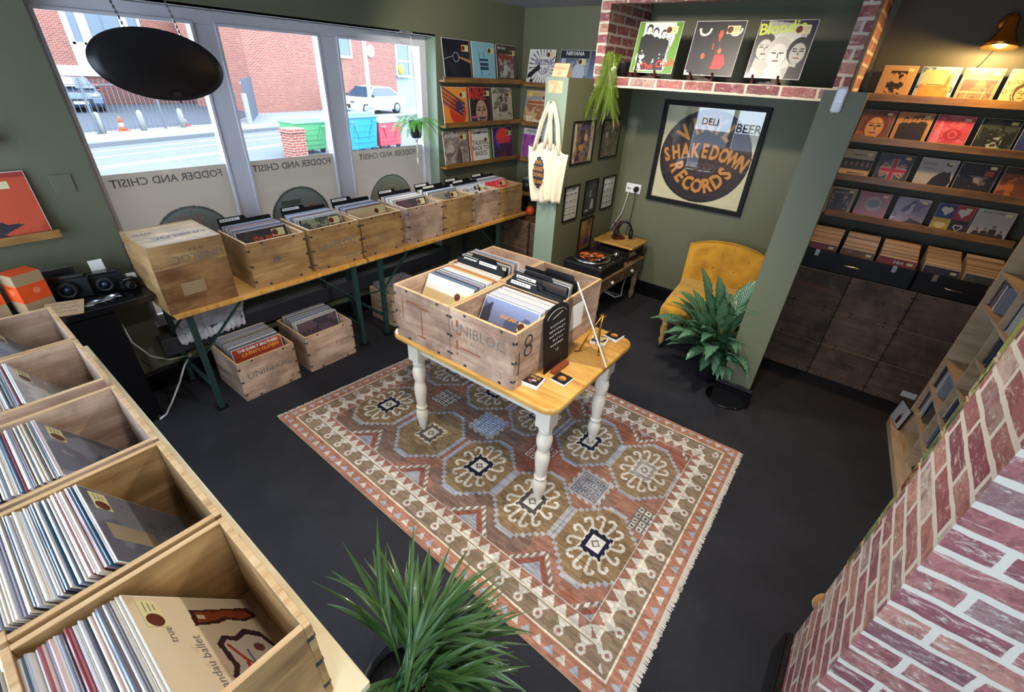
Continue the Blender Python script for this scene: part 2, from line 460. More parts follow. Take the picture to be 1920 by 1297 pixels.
# ---------------------------------------------------------------- mesh building
class MB:
    """collects faces; every face carries uv in metres by its dominant axis"""
    def __init__(s):
        s.v = []; s.f = []; s.mi = []; s.uv = []; s.sm = []
    def face(s, idx, mi=0, uv=None, smooth=False):
        s.f.append(tuple(idx)); s.mi.append(mi); s.uv.append(uv); s.sm.append(smooth)
    def box(s, c, d, mi=0, rz=0.0, M4=None, taper=None):
        hx, hy, hz = d[0] / 2, d[1] / 2, d[2] / 2
        b = len(s.v)
        pts = []
        for sz in (-1, 1):
            k = 1.0
            if taper and sz == 1: k = taper
            for sx, sy in ((-1, -1), (1, -1), (1, 1), (-1, 1)):
                pts.append(Vector((sx * hx * k, sy * hy * k, sz * hz)))
        if rz:
            R = Matrix.Rotation(rz, 3, 'Z'); pts = [R @ p for p in pts]
        if M4 is not None:
            pts = [M4 @ p for p in pts]
        else:
            pts = [p + Vector(c) for p in pts]
        s.v += [tuple(p) for p in pts]
        for q in ((0, 3, 2, 1), (4, 5, 6, 7), (0, 1, 5, 4), (1, 2, 6, 5), (2, 3, 7, 6), (3, 0, 4, 7)):
            s.face([b + i for i in q], mi)
        return s
    def span(s, x0, x1, y0, y1, z0, z1, mi=0):
        return s.box(((x0 + x1) / 2, (y0 + y1) / 2, (z0 + z1) / 2), (abs(x1 - x0), abs(y1 - y0), abs(z1 - z0)), mi)
    def bar(s, p, q, w, h=None, mi=0):
        p, q = Vector(p), Vector(q); h = h or w
        d = q - p; L = d.length
        R = d.to_track_quat('Z', 'Y').to_matrix().to_4x4()
        R.translation = (p + q) / 2
        return s.box((0, 0, 0), (w, h, L), mi, M4=R)
    def tube(s, pts, r, n=8, mi=0, cap=True, smooth=True):
        pts = [Vector(p) for p in pts]
        rr = r if isinstance(r, (list, tuple)) else [r] * len(pts)
        b = len(s.v)
        up = None
        for i, p in enumerate(pts):
            if i == 0: t = pts[1] - p
            elif i == len(pts) - 1: t = p - pts[i - 1]
            else: t = pts[i + 1] - pts[i - 1]
            t.normalize()
            if up is None:
                up = Vector((0, 0, 1)) if abs(t.z) < 0.9 else Vector((1, 0, 0))
            x = up.cross(t)
            if x.length < 1e-5: x = Vector((1, 0, 0)).cross(t)
            x.normalize(); y = t.cross(x); up = y
            for k in range(n):
                a = 2 * PI * k / n
                s.v.append(tuple(p + (x * math.cos(a) + y * math.sin(a)) * rr[i]))
        for i in range(len(pts) - 1):
            for k in range(n):
                s.face((b + i * n + k, b + i * n + (k + 1) % n, b + (i + 1) * n + (k + 1) % n, b + (i + 1) * n + k), mi, smooth=smooth)
        if cap:
            s.face([b + k for k in range(n)][::-1], mi)
            s.face([b + (len(pts) - 1) * n + k for k in range(n)], mi)
        return s
    def lathe(s, prof, c=(0, 0, 0), n=20, mi=0, smooth=True, sx=1.0, sy=1.0, M4=None):
        b = len(s.v)
        for (r, z) in prof:
            for k in range(n):
                a = 2 * PI * k / n
                p = Vector((r * math.cos(a) * sx, r * math.sin(a) * sy, z))
                p = M4 @ p if M4 is not None else p + Vector(c)
                s.v.append(tuple(p))
        m = len(prof)
        for i in range(m - 1):
            for k in range(n):
                s.face((b + i * n + k, b + i * n + (k + 1) % n, b + (i + 1) * n + (k + 1) % n, b + (i + 1) * n + k), mi, smooth=smooth)
        if prof[0][0] > 1e-4: s.face([b + k for k in range(n)][::-1], mi)
        if prof[-1][0] > 1e-4: s.face([b + (m - 1) * n + k for k in range(n)], mi)
        return s
    def prism(s, poly, thick, M4=None, mi=0):
        """poly in XZ plane, extruded along +Y by thick"""
        b = len(s.v); n = len(poly)
        for yy in (0, thick):
            for (x, z) in poly:
                p = Vector((x, yy, z))
                s.v.append(tuple(M4 @ p if M4 is not None else p))
        s.face([b + i for i in range(n)], mi)
        s.face([b + n + i for i in range(n)][::-1], mi)
        for i in range(n):
            j = (i + 1) % n
            s.face((b + j, b + i, b + n + i, b + n + j), mi)
        return s
    def ball(s, c, r, n=12, m=8, mi=0, sc=(1, 1, 1)):
        prof = [(math.sin(PI * i / m) * r, -math.cos(PI * i / m) * r) for i in range(m + 1)]
        M4 = Matrix.Translation(c) @ Matrix.Diagonal((*sc, 1))
        return s.lathe([(max(a, 0.00001), z) for a, z in prof], n=n, mi=mi, M4=M4)
    def grid(s, fn, nu, nv, mi=0, smooth=True):
        b = len(s.v)
        for j in range(nv + 1):
            for i in range(nu + 1):
                s.v.append(tuple(fn(i / nu, j / nv)))
        for j in range(nv):
            for i in range(nu):
                a = b + j * (nu + 1) + i
                s.face((a, a + 1, a + nu + 2, a + nu + 1), mi,
                       uv=((i / nu, j / nv), ((i + 1) / nu, j / nv), ((i + 1) / nu, (j + 1) / nv), (i / nu, (j + 1) / nv)), smooth=smooth)
        return s
    def mesh(s, name, mats):
        me = bpy.data.meshes.new(name)
        me.from_pydata(s.v, [], s.f)
        for m in (mats if isinstance(mats, (list, tuple)) else [mats]):
            me.materials.append(M(m) if isinstance(m, str) else m)
        me.polygons.foreach_set('material_index', s.mi)
        me.polygons.foreach_set('use_smooth', s.sm)
        uvl = me.uv_layers.new(name='UVMap')
        co = [0.0] * (len(me.loops) * 2)
        for p in me.polygons:
            uv = s.uv[p.index]
            nx, ny, nz = abs(p.normal.x), abs(p.normal.y), abs(p.normal.z)
            for k, li in enumerate(p.loop_indices):
                if uv is not None:
                    a, b_ = uv[k]
                else:
                    v = me.vertices[me.loops[li].vertex_index].co
                    if nz >= nx and nz >= ny: a, b_ = v.x, v.y
                    elif nx >= ny: a, b_ = v.y, v.z
                    else: a, b_ = v.x, v.z
                co[2 * li] = a; co[2 * li + 1] = b_
        uvl.data.foreach_set('uv', co)
        me.update()
        return me
    def build(s, name, mats, parent=None, bevel=0.0, seg=2, subsurf=0, solid=0.0):
        o = bpy.data.objects.new(name, s.mesh(name, mats))
        COL.objects.link(o)
        if parent is not None: o.parent = parent
        if solid:
            md = o.modifiers.new('s', 'SOLIDIFY'); md.thickness = solid; md.offset = 0
        if bevel:
            md = o.modifiers.new('b', 'BEVEL'); md.width = bevel; md.segments = seg; md.limit_method = 'ANGLE'; md.angle_limit = 0.7
        if subsurf:
            md = o.modifiers.new('ss', 'SUBSURF'); md.levels = subsurf; md.render_levels = subsurf
        return o

def tag(o, label=None, cat=None, group=None, kind=None):
    if label: o['label'] = label
    if cat: o['category'] = cat
    if group: o['group'] = group
    if kind: o['kind'] = kind
    return o
def thing(name, label, cat, loc=(0, 0, 0), rz=0.0, group=None, rot=None):
    o = bpy.data.objects.new(name, None)
    o.empty_display_size = 0.05
    COL.objects.link(o)
    o.location = loc
    o.rotation_euler = rot if rot else (0, 0, rz)
    return tag(o, label, cat, group)
def struct(o):
    o['kind'] = 'structure'
    return o
def copy_tree(o, parent=None, mats=None):
    c = o.copy(); COL.objects.link(c)
    if parent is not None: c.parent = parent
    for ch in list(o.children):
        copy_tree(ch, c)
    return c

_tc = {}
def text(name, s, size, mat, parent, loc, rot=(0, 0, 0), ext=0.0004, align='CENTER', mirror=False, sx=1.0, bold=0.0, shear=0.0):
    key = (s, ext, align, bold, shear)
    if key not in _tc:
        cu = bpy.data.curves.new('t', 'FONT')
        cu.body = s; cu.size = 1.0; cu.extrude = 0; cu.align_x = align; cu.align_y = 'CENTER'
        cu.offset = bold; cu.shear = shear; cu.resolution_u = 2
        to = bpy.data.objects.new('t', cu)
        COL.objects.link(to)
        bpy.context.view_layer.update()
        me = bpy.data.meshes.new_from_object(to.evaluated_get(bpy.context.evaluated_depsgraph_get()))
        bpy.data.objects.remove(to)
        _tc[key] = me
    me = _tc[key].copy()
    me.name = name
    me.materials.clear(); me.materials.append(M(mat))
    for v in me.vertices:
        x = v.co.x * size * sx * (-1 if mirror else 1)
        v.co = Vector((x, 0.0, v.co.y * size))   # upright in XZ, facing -Y
    me.update()
    o = bpy.data.objects.new(name, me)
    COL.objects.link(o)
    if parent is not None: o.parent = parent
    o.location = loc; o.rotation_euler = rot
    return o
def join_meshes(name, objs, parent=None):
    """one mesh object out of several, in their common parent space"""
    V = []; F = []; mats = []; mi = []
    for o in objs:
        b = len(V)
        mw = Matrix.LocRotScale(o.location, o.rotation_euler, o.scale)
        V += [tuple(mw @ v.co) for v in o.data.vertices]
        mm = o.data.materials[0]
        if mm not in mats: mats.append(mm)
        for p in o.data.polygons:
            F.append(tuple(b + i for i in p.vertices)); mi.append(mats.index(mm))
    me = bpy.data.meshes.new(name); me.from_pydata(V, [], F)
    for m_ in mats: me.materials.append(m_)
    me.polygons.foreach_set('material_index', mi)
    me.update()
    p = parent if parent is not None else objs[0].parent
    for o in objs: bpy.data.objects.remove(o)
    r = bpy.data.objects.new(name, me); COL.objects.link(r)
    if p is not None: r.parent = p
    return r

# ---------------------------------------------------------------- painted grids (pixels as faces)
class Art:
    def __init__(s, n=48, bg='#202020', m=None):
        s.h = m or n; s.w = n
        s.a = np.zeros((s.h, s.w, 3)); s.a[:] = lin(bg)
        yy, xx = np.mgrid[0:s.h, 0:s.w]
        s.x = (xx + 0.5) / s.w; s.y = (yy + 0.5) / s.h
        s.rs = np.random.RandomState(hash(bg) % 1000 if False else int(sum(map(ord, str(bg)))) % 997)
    def put(s, mask, c):
        s.a[mask] = lin(c); return s
    def rect(s, x0, y0, x1, y1, c): return s.put((s.x >= x0) & (s.x < x1) & (s.y >= y0) & (s.y < y1), c)
    def circ(s, cx, cy, r, c, ry=None):
        ry = ry or r
        return s.put(((s.x - cx) / r) ** 2 + ((s.y - cy) / ry) ** 2 < 1, c)
    def ring(s, cx, cy, r, w, c):
        d = np.hypot(s.x - cx, s.y - cy); return s.put(abs(d - r) < w, c)
    def poly(s, pts, c):
        ins = np.zeros_like(s.x, bool); n = len(pts)
        for i in range(n):
            (x0, y0), (x1, y1) = pts[i], pts[(i + 1) % n]
            if y0 == y1: continue
            cond = ((y0 > s.y) != (y1 > s.y)) & (s.x < (x1 - x0) * (s.y - y0) / (y1 - y0) + x0)
            ins ^= cond
        return s.put(ins, c)
    def line(s, p, q, w, c):
        px, py = p; dx, dy = q[0] - px, q[1] - py; L2 = dx * dx + dy * dy or 1e-9
        t = np.clip(((s.x - px) * dx + (s.y - py) * dy) / L2, 0, 1)
        return s.put(np.hypot(s.x - px - t * dx, s.y - py - t * dy) < w, c)
    def field(s, k=6, seed=1):
        r = np.random.RandomState(seed); f = np.zeros_like(s.x); amp = 1.0
        for o in range(4):
            kk = k * 2 ** o
            g = r.rand(kk + 2, kk + 2)
            gx, gy = s.x * kk, s.y * kk
            ix, iy = gx.astype(int), gy.astype(int); fx, fy = gx - ix, gy - iy
            fx = fx * fx * (3 - 2 * fx); fy = fy * fy * (3 - 2 * fy)
            v = (g[iy, ix] * (1 - fx) + g[iy, ix + 1] * fx) * (1 - fy) + (g[iy + 1, ix] * (1 - fx) + g[iy + 1, ix + 1] * fx) * fy
            f += v * amp; amp *= 0.55
        return (f - f.min()) / (f.max() - f.min())
    def blot(s, lo, c, k=6, seed=1, mask=None):
        m = s.field(k, seed) > lo
        if mask is not None: m &= mask
        return s.put(m, c)
    def box(s, x0, y0, x1, y1): return (s.x >= x0) & (s.x < x1) & (s.y >= y0) & (s.y < y1)
    def grad(s, c0, c1, vert=True, mask=None):
        t = (s.y if vert else s.x)[..., None]
        g = np.array(lin(c0)) * (1 - t) + np.array(lin(c1)) * t
        if mask is None: s.a[:] = g
        else: s.a[mask] = g[mask]
        return s
    def figure(s, cx, y0, h, coat, skin='#b08468', hair='#241a16'):
        w = h * 0.17
        s.poly([(cx - w, y0), (cx - w * 1.1, y0 + h * .72), (cx - w * .4, y0 + h * .8), (cx + w * .4, y0 + h * .8), (cx + w * 1.1, y0 + h * .72), (cx + w, y0)], coat)
        s.circ(cx, y0 + h * .9, h * .085, hair, h * .11); s.circ(cx, y0 + h * .87, h * .062, skin, h * .085)
        return s
    def head(s, cx, cy, r, skin, hair, dark='#2a2320'):
        s.circ(cx, cy + r * .18, r * 1.12, hair, r * 1.35)
        s.circ(cx, cy - r * .1, r * .78, skin, r * 1.05)
        for k in (-1, 1):
            s.line((cx + k * r * .5, cy + .14 * r), (cx + k * r * .18, cy + .12 * r), r * .07, dark)
            s.line((cx + k * r * .55, cy + .36 * r), (cx + k * r * .15, cy + .34 * r), r * .045, hair)
        s.line((cx + r * .05, cy + r * .05), (cx + r * .1, cy - r * .28), r * .045, dark)
        s.line((cx - r * .22, cy - r * .58), (cx + r * .25, cy - r * .58), r * .07, '#7c3b34')
        return s
    def words(s, x0, x1, y, h, c, n=8, seed=0):
        """lines of small print that no one could read in the photo"""
        r = np.random.RandomState(seed); x = x0
        while x < x1:
            w = r.uniform(.02, .05)
            s.rect(x, y, min(x + w, x1), y + h, c); x += w + .015
        return s

def grid_obj(name, art, w, h, mat='printed', parent=None, corners=None, z=0.0, facing='-Y'):
    """painted rectangle. facing -Y: spans x -w/2..w/2, z 0..h at y=0 (local)."""
    H, W = art.h, art.w
    jj, ii = np.mgrid[0:H + 1, 0:W + 1]
    u = ii / W; v = jj / H
    if corners is None:
        P = np.stack([(u - 0.5) * w, np.zeros_like(u), v * h], -1)
    else:
        c00, c10, c11, c01 = [np.array(c) for c in corners]
        P = (c00 * ((1 - u) * (1 - v))[..., None] + c10 * (u * (1 - v))[..., None] + c11 * (u * v)[..., None] + c01 * ((1 - u) * v)[..., None])
    me = bpy.data.meshes.new(name)
    nv = (H + 1) * (W + 1)
    me.vertices.add(nv); me.vertices.foreach_set('co', P.reshape(-1).astype(np.float32))
    a = (np.arange(H)[:, None] * (W + 1) + np.arange(W)[None, :])
    q = np.stack([a, a + 1, a + W + 2, a + W + 1], -1).reshape(-1)
    nf = H * W
    me.loops.add(nf * 4); me.loops.foreach_set('vertex_index', q.astype(np.int32))
    me.polygons.add(nf)
    me.polygons.foreach_set('loop_start', (np.arange(nf) * 4).astype(np.int32))
    me.update(calc_edges=True)
    at = me.attributes.new('Col', 'FLOAT_COLOR', 'FACE')
    col = np.concatenate([art.a.reshape(-1, 3), np.ones((nf, 1))], 1)
    at.data.foreach_set('color', col.reshape(-1).astype(np.float32))
    me.materials.append(M(mat))
    me.validate()
    o = bpy.data.objects.new(name, me); COL.objects.link(o)
    if parent is not None: o.parent = parent
    return o
# ================================================================ THE ROOM
def wall(name, spans, mat='wall_paint'):
    m = MB()
    for s in spans: m.span(*s)
    return struct(m.build(name, mat))
wall('floor', [(-0.25, 4.8, -1.15, 4.5, -0.12, 0.0)], 'carpet')
wall('ceiling', [(-0.25, 4.8, -1.15, 4.5, 2.43, 2.53)], 'ceiling_paint')
OY0, OY1, OZ0, OZ1 = 0.595, 3.07, 0.36, 2.12
wall('wall_left', [(-0.25, 0, -0.9, OY0, 0, 2.43), (-0.25, 0, OY1, 4.25, 0, 2.43), (-0.25, 0, OY0, OY1, OZ1, 2.43), (-0.25, 0, OY0, OY1, 0, OZ0)])
wall('wall_far', [(-0.25, 4.75, 4.25, 4.5, 0, 2.43)])
BX0, BX1, BZ0, BZ1 = 0.10, 2.50, 0.40, 2.02
wall('wall_rear', [(-0.25, BX0, -1.15, -0.9, 0, 2.43), (BX1, 3.0, -1.15, -0.9, 0, 2.43), (4.45, 4.75, -1.15, -0.9, 0, 2.43), (BX0, BX1, -1.15, -0.9, BZ1, 2.43), (BX0, BX1, -1.15, -0.9, 0, BZ0), (3.0, 4.45, -1.15, -0.9, BZ1 + .1, 2.43), (3.0, 4.45, -1.15, -0.9, 0, BZ0)])
wall('wall_right', [(4.55, 4.8, -1.15, 4.25, 0, 2.43)])
wall('wall_partition_left', [(1.05, 1.245, 3.18, 4.25, 0, 1.888)])
wall('wall_partition_right', [(2.868, 3.056, 2.98, 3.045, 0, 1.90), (2.868, 2.950, 3.045, 4.25, 0, 1.90)])
wall('alcove_shade_panel', [(2.95, 4.55, 4.244, 4.251, 0, 2.43)], 'wall_paint_shaded')  # thin panel added over the far wall, coloured for the dim niche
# brick-papered end wall beside the camera
o = wall('wall_brick_right', [(3.60, 4.55, 1.0, 1.385, 0.15, 2.43)], 'brick_wallpaper')
# brick-papered opening over the alcove: two posts, shelf, head
m = MB()
m.span(1.228, 1.305, 3.55, 3.62, 1.888, 2.43); m.span(1.205, 1.305, 3.62, 4.25, 1.888, 2.43)
m.span(2.833, 2.912, 3.55, 4.25, 1.90, 2.43)
m.span(1.228, 2.833, 3.55, 4.25, 1.842, 1.912)
m.span(1.305, 2.833, 3.55, 3.62, 2.352, 2.43)
struct(m.build('trim_brick_arch', 'brick_wallpaper'))
# oak strip down the side of the right-hand brick post
m = MB(); m.span(2.912, 2.93, 3.56, 3.60, 1.90, 2.43); struct(m.build('trim_oak', 'ledge_oak'))
# skirting boards with a moulded top
def skirt(name, x0, x1, y0, y1, h=0.13):
    m = MB(); m.span(x0, x1, y0, y1, 0, h)
    cx, cy = (x0 + x1) / 2, (y0 + y1) / 2
    m.span(min(x0, x1) + 0.0, max(x0, x1) - 0.0, y0 + 0.003, y1 - 0.003, h, h + 0.012)
    return struct(m.build(name, 'gloss_black', bevel=0.004))
skirt('baseboard_left', 0.0, 0.02, -0.9, 4.25)
skirt('baseboard_far', 0.02, 1.05, 4.23, 4.25)
skirt('baseboard_alcove', 1.265, 2.85, 4.23, 4.25)
skirt('baseboard_alcove_left', 1.245, 1.265, 3.18, 4.25)
skirt('baseboard_partition_left', 1.03, 1.265, 3.16, 3.18)
skirt('baseboard_partition_right', 2.84, 3.085, 2.955, 2.98, 0.135)
skirt('baseboard_partition_alcove_side', 2.845, 2.868, 2.98, 4.23)
skirt('baseboard_right_alcove', 2.95, 4.55, 4.23, 4.25)
skirt('baseboard_rear', 0.02, 4.55, -0.9, -0.88)
m = MB(); m.span(3.575, 4.55, 0.975, 1.0, 0, 0.15); m.span(3.572, 3.60, 0.975, 1.39, 0, 0.15)
m.span(3.580, 3.60, 0.985, 1.39, 0.15, 0.163); m.span(3.60, 4.55, 1.0, 1.385, 0, 0.15)
struct(m.build('baseboard_brick_end', 'gloss_black', bevel=0.004))

# ---- main window
fx0, fx1 = -0.19, -0.12
m = MB()
m.span(fx0, fx1, OY0, OY1, 2.052, OZ1); m.span(fx0, fx1, OY0, OY1, 0.36, 0.435)
for y0, y1 in ((OY0, 0.638), (1.302, 1.44), (2.085, 2.238), (2.998, OY1)):
    m.span(fx0, fx1, y0, y1, 0.435, 2.052)
for y0, y1 in ((0.638, 1.302), (1.44, 2.085), (2.238, 2.998)):   # raised beads round every pane
    for a, b_, c, d in ((y0 - .012, y0 + .006, .425, 2.06), (y1 - .006, y1 + .012, .425, 2.06), (y0, y1, 2.046, 2.064), (y0, y1, .423, .441)):
        m.span(-0.128, -0.112, a, b_, c, d)
win = struct(m.build('window_1', 'upvc_white', bevel=0.003))
m = MB(); m.span(-0.02, 0.0, OY0, OY1, OZ1 - 0.002, OZ1 + 0.012)
struct(m.build('trim_window_head', 'upvc_white'))
m = MB(); m.span(-0.12, 0.0, OY1 - 0.004, OY1, 0.36, OZ1); struct(m.build('window_reveal_daylight', 'wall_paint_daylit'))  # reveal facing in a lighter wall colour that imitates daylight
m = MB(); m.span(1.05, 1.2452, 3.177, 3.1805, 0.13, 1.888); struct(m.build('partition_end_daylight', 'wall_paint_daylit'))  # thin board added; its paler colour stands in for daylight on this end
m = MB(); m.box((-0.03, (OY0 + OY1) / 2, 0.345), (0.24, OY1 - OY0 + 0.06, 0.03)); m.box((0.075, (OY0 + OY1) / 2, 0.30), (0.02, OY1 - OY0 + 0.06, 0.12))
struct(m.build('trim_window_sill', 'sill_dark', bevel=0.004))
def disc_print(kind):
    a = Art(72, '#a09a92')
    d = np.hypot(a.x - .5, a.y - .5)
    a.put(d < .49, '#5d6660'); a.put(d < .455, '#8b958c')
    if kind == 0:
        a.put(d < .44, '#7f8a84'); a.blot(.55, '#8e7e74', 4, 5, d < .4); a.blot(.62, '#6c7672', 5, 8, d < .42)
    if kind == 1:
        a.circ(.36, .62, .13, '#6b706e', .17); a.rect(.2, .74, .52, .80, '#5a605d'); a.poly([(.15, .12), (.3, .5), (.5, .5), (.6, .12)], '#666d6a')
        a.circ(.68, .62, .12, '#a98672', .1); a.poly([(.6, .3), (.8, .35), (.74, .6), (.58, .55)], '#9c8070')
        for k in range(4): a.line((.66 + .035 * k, .68 - .02 * k), (.74 + .035 * k, .62 - .03 * k), .012, '#6d625a')
    if kind == 2:
        a.put(d < .44, '#79806f'); a.ring(.5, .5, .3, .012, '#969c88')
    a.put(d >= .49, '#9f9890')
    return a
for i, (y0, y1) in enumerate(((0.638, 1.302), (1.44, 2.085), (2.238, 2.998))):
    m = MB(); m.span(-0.152, -0.148, y0, y1, 0.435, 2.052)
    p = m.build('window_pane', 'window_glass', win)
    m = MB(); m.span(-0.1475, -0.1465, y0, y1, 0.437, 1.300)
    f = m.build('frosted_film', 'frosted_film', win)
    cy = (y0 + y1) / 2
    text('film_lettering', 'FODDER AND CHISIT', 0.062, 'lettering_grey', f, (-0.1455, cy, 1.247), (0, 0, PI / 2), mirror=True, sx=1.0, bold=0.015)
    cc = ((1.01, .84), (1.755, .86), (2.61, .85))[i]
    g = grid_obj('film_disc', disc_print(i), .48, .48, 'print_matt', f)
    g.location = (-0.1458, cc[0], cc[1] - .24); g.rotation_euler = (0, 0, PI / 2)
    # mask: cut the corners by keeping only faces inside the circle
    bmx = bmesh.new(); bmx.from_mesh(g.data)
    bmesh.ops.delete(bmx, geom=[fc for fc in bmx.faces if math.hypot(fc.calc_center_median().x, fc.calc_center_median().z - .24) > .235], context='FACES')
    bmx.to_mesh(g.data); bmx.free()
    if i == 2:
        text('film_lettering', 'VINYL', 0.10, 'lettering_grey', f, (-0.1452, 2.61, .955), (0, 0, PI / 2), mirror=True, bold=.01)

# ---- rear window, behind the camera: daylight on the brick wall and the poster's reflection
m = MB()
m.span(BX0, BX1, -1.06, -1.0, BZ0, BZ0 + .06); m.span(BX0, BX1, -1.06, -1.0, BZ1 - .06, BZ1)
for x0, x1 in ((BX0, BX0 + .06), (0.80, 0.88), (1.65, 1.73), (BX1 - .06, BX1)):
    m.span(x0, x1, -1.06, -1.0, BZ0, BZ1)
wr = struct(m.build('window_2', 'upvc_white', bevel=0.004))
m = MB(); m.span(BX0 + .05, BX1 - .05, -1.035, -1.03, BZ0 + .05, BZ1 - .05); m.build('window_pane', 'window_glass', wr)
m = MB()
m.span(3.0, 4.45, -1.06, -1.0, BZ0, BZ0 + .06); m.span(3.0, 4.45, -1.06, -1.0, BZ1 + .04, BZ1 + .1)
for x0, x1 in ((3.0, 3.06), (4.39, 4.45)): m.span(x0, x1, -1.06, -1.0, BZ0, BZ1 + .1)
w3 = struct(m.build('window_pier_fill', 'upvc_white', bevel=0.004))  # unseen extra window, added to throw daylight on the brick pier
m = MB(); m.span(3.05, 4.40, -1.035, -1.03, BZ0 + .05, BZ1 + .05); m.build('window_pane', 'window_glass', w3)
text('window_lettering', 'DELI', 0.16, 'lettering_dark', wr, (0.42, -1.025, 1.30), (0, 0, 0), mirror=False, bold=.02)
text('window_lettering', 'BEER', 0.20, 'lettering_dark', wr, (1.10, -1.025, 1.24), (0, 0, 0), mirror=False, bold=.02)

# faint square cover plates painted in with the walls
m = MB(); m.span(0.0, 0.006, 0.417, 0.502, 1.262, 1.352)
tag(m.build('blanking_plate', 'wall_paint', bevel=0.002), 'small square blanking plate painted over in the olive wall colour beside the window', 'cover plate')

# ================================================================ THE STREET
GZ = -0.70
def poly_slab(name, pts, z0, z1, mat):
    m = MB(); n = len(pts)
    m.v = [(x, y, z0) for x, y in pts] + [(x, y, z1) for x, y in pts]
    m.face(list(range(n))[::-1]); m.face(list(range(n, 2 * n)))
    for i in range(n): m.face((i, (i + 1) % n, n + (i + 1) % n, n + i))
    bm = bmesh.new(); me = m.mesh(name, mat); bm.from_mesh(me); bmesh.ops.recalc_face_normals(bm, faces=bm.faces); bm.to_mesh(me); bm.free()
    o = bpy.data.objects.new(name, me); COL.objects.link(o)
    return o
SD = Vector((-0.256, 0.967, 0))
def along(p, t): return (p[0] + SD.x * t, p[1] + SD.y * t)
struct(poly_slab('road', [(-0.3, -25), (-60, -25), (-60, 60), (-0.3, 60)], GZ - .3, GZ, 'asphalt'))
K = (-16.3, 3.72)
struct(poly_slab('pavement', [along(K, -12), along(K, 45), (-45, 50), (-30, -8)], GZ, GZ + .03, 'pavement'))
k2 = (-16.05, 3.72)
struct(poly_slab('kerb', [along(k2, -12), along(k2, 45), along(K, 45), along(K, -12)], GZ, GZ + .12, 'kerb'))
struct(poly_slab('yard_ground', [(-19.6, -6), (-19.6, 4.2), (-20.9, 9.9), (-24.4, 12.8), (-31.3, 14), (-31.3, -6)], GZ + .03, GZ + .036, 'yard_tarmac'))
struct(poly_slab('pavement_near', [(-0.3, -10), (-6.5, -10), (-7.5, 20), (-0.3, 20)], GZ, GZ + .06, 'pavement'))
Yp = (-12.7, 3.05)
for dx in (0, .28):
    a = (Yp[0] + dx, Yp[1]); b_ = (a[0] + .10, a[1])
    struct(poly_slab('road_line_yellow', [along(a, -10), along(a, 30), along(b_, 30), along(b_, -10)], GZ, GZ + .006, 'road_yellow'))
for xx in (-15.2, -14.2):
    a = (xx, 3.5); b_ = (xx + .07, 3.5)
    struct(poly_slab('road_line_white', [along(a, -10), along(a, 30), along(b_, 30), along(b_, -10)], GZ, GZ + .006, 'road_white'))

# brick block with the white band, across the yard
bld = thing('brick_building', 'red brick block across the yard with a white band and white-framed windows', 'building', (-31.3, 8, GZ))
def pt(m, name, mat, root=bld, **k):
    o = m.build(name, mat, root, **k); o.location = -root.location; return o
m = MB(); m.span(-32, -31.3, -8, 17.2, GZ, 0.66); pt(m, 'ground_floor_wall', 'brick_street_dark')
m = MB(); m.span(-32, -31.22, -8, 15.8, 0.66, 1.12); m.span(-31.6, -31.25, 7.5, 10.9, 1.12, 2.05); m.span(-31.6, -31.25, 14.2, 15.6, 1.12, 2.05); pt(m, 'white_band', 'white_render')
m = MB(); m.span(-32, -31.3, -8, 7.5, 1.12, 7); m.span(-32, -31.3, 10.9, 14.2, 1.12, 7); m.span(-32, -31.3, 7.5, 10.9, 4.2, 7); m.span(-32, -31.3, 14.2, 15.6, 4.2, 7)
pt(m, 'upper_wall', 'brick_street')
m = MB(); m.span(-32, -31.3, 15.6, 17.2, 1.12, 7); pt(m, 'darker_wall', 'brick_street_dark')  # end section in the darker brick
for (y0, y1) in ((7.62, 8.2), (8.36, 10.0), (10.1, 10.8), (14.3, 15.4)):
    m = MB()
    for a, b_, c, d in ((y0, y0 + .12, 2.05, 4.2), (y1 - .12, y1, 2.05, 4.2), (y0, y1, 2.02, 2.16), (y0, y1, 4.08, 4.2)):
        m.span(-31.36, -31.24, a, b_, c, d)
    w = pt(m, 'window_frame', 'white_render')
    m = MB(); m.span(-31.5, -31.33, y0 + .1, y1 - .1, 2.1, 4.1); g = m.build('glass', 'window_blue', w)
m = MB(); m.span(-31.28, -31.24, 7.3, 8.0, 0.0, 0.32); pt(m, 'red_notice', 'orange_box')

# plain brick gable next to it, with a round vent and window
P0 = Vector((-24.65, 13.0, 0)); gd = Vector((-.19, .98, 0)).normalized(); ga = math.atan2(gd.y, gd.x)
gb = thing('brick_gable', 'plain red brick gable wall standing close to the street behind the bins', 'building', (P0.x, P0.y, GZ), ga)
m = MB(); m.span(0, 11.7, 0, 5.2, 0, 9); m.build('brick_wall', 'brick_street', gb)
m = MB(); m.span(11.7, 16, .15, 5.2, 0, 9); m.build('rendered_wall', 'pale_render', gb)
def gwin(x0, x1, z0, z1):
    m = MB()
    for a, b_, c, d in ((x0, x0 + .12, z0, z1), (x1 - .12, x1, z0, z1), (x0, x1, z0, z0 + .14), (x0, x1, z1 - .12, z1)):
        m.span(a, b_, -.08, .05, c, d)
    f = m.build('window_frame', 'white_render', gb)
    m = MB(); m.span(x0 + .1, x1 - .1, -.03, .06, z0 + .1, z1 - .1); m.build('glass', 'window_blue', f)
    return f
gwin(4.9, 7.5, 2.85, 5.0)
f = gwin(11.75, 13.3, 1.9, 3.6 + .4)
m = MB(); m.span(11.8, 13.2, -.09, -.02, 2.85, 2.97); m.build('transom', 'white_render', f)
m = MB(); m.lathe([(.22, 2.1), (.26, 2.6), (.1, 2.75)], (12.2, -.02, 0), 12); m.build('yellow_bucket', 'yellow_bucket', f)
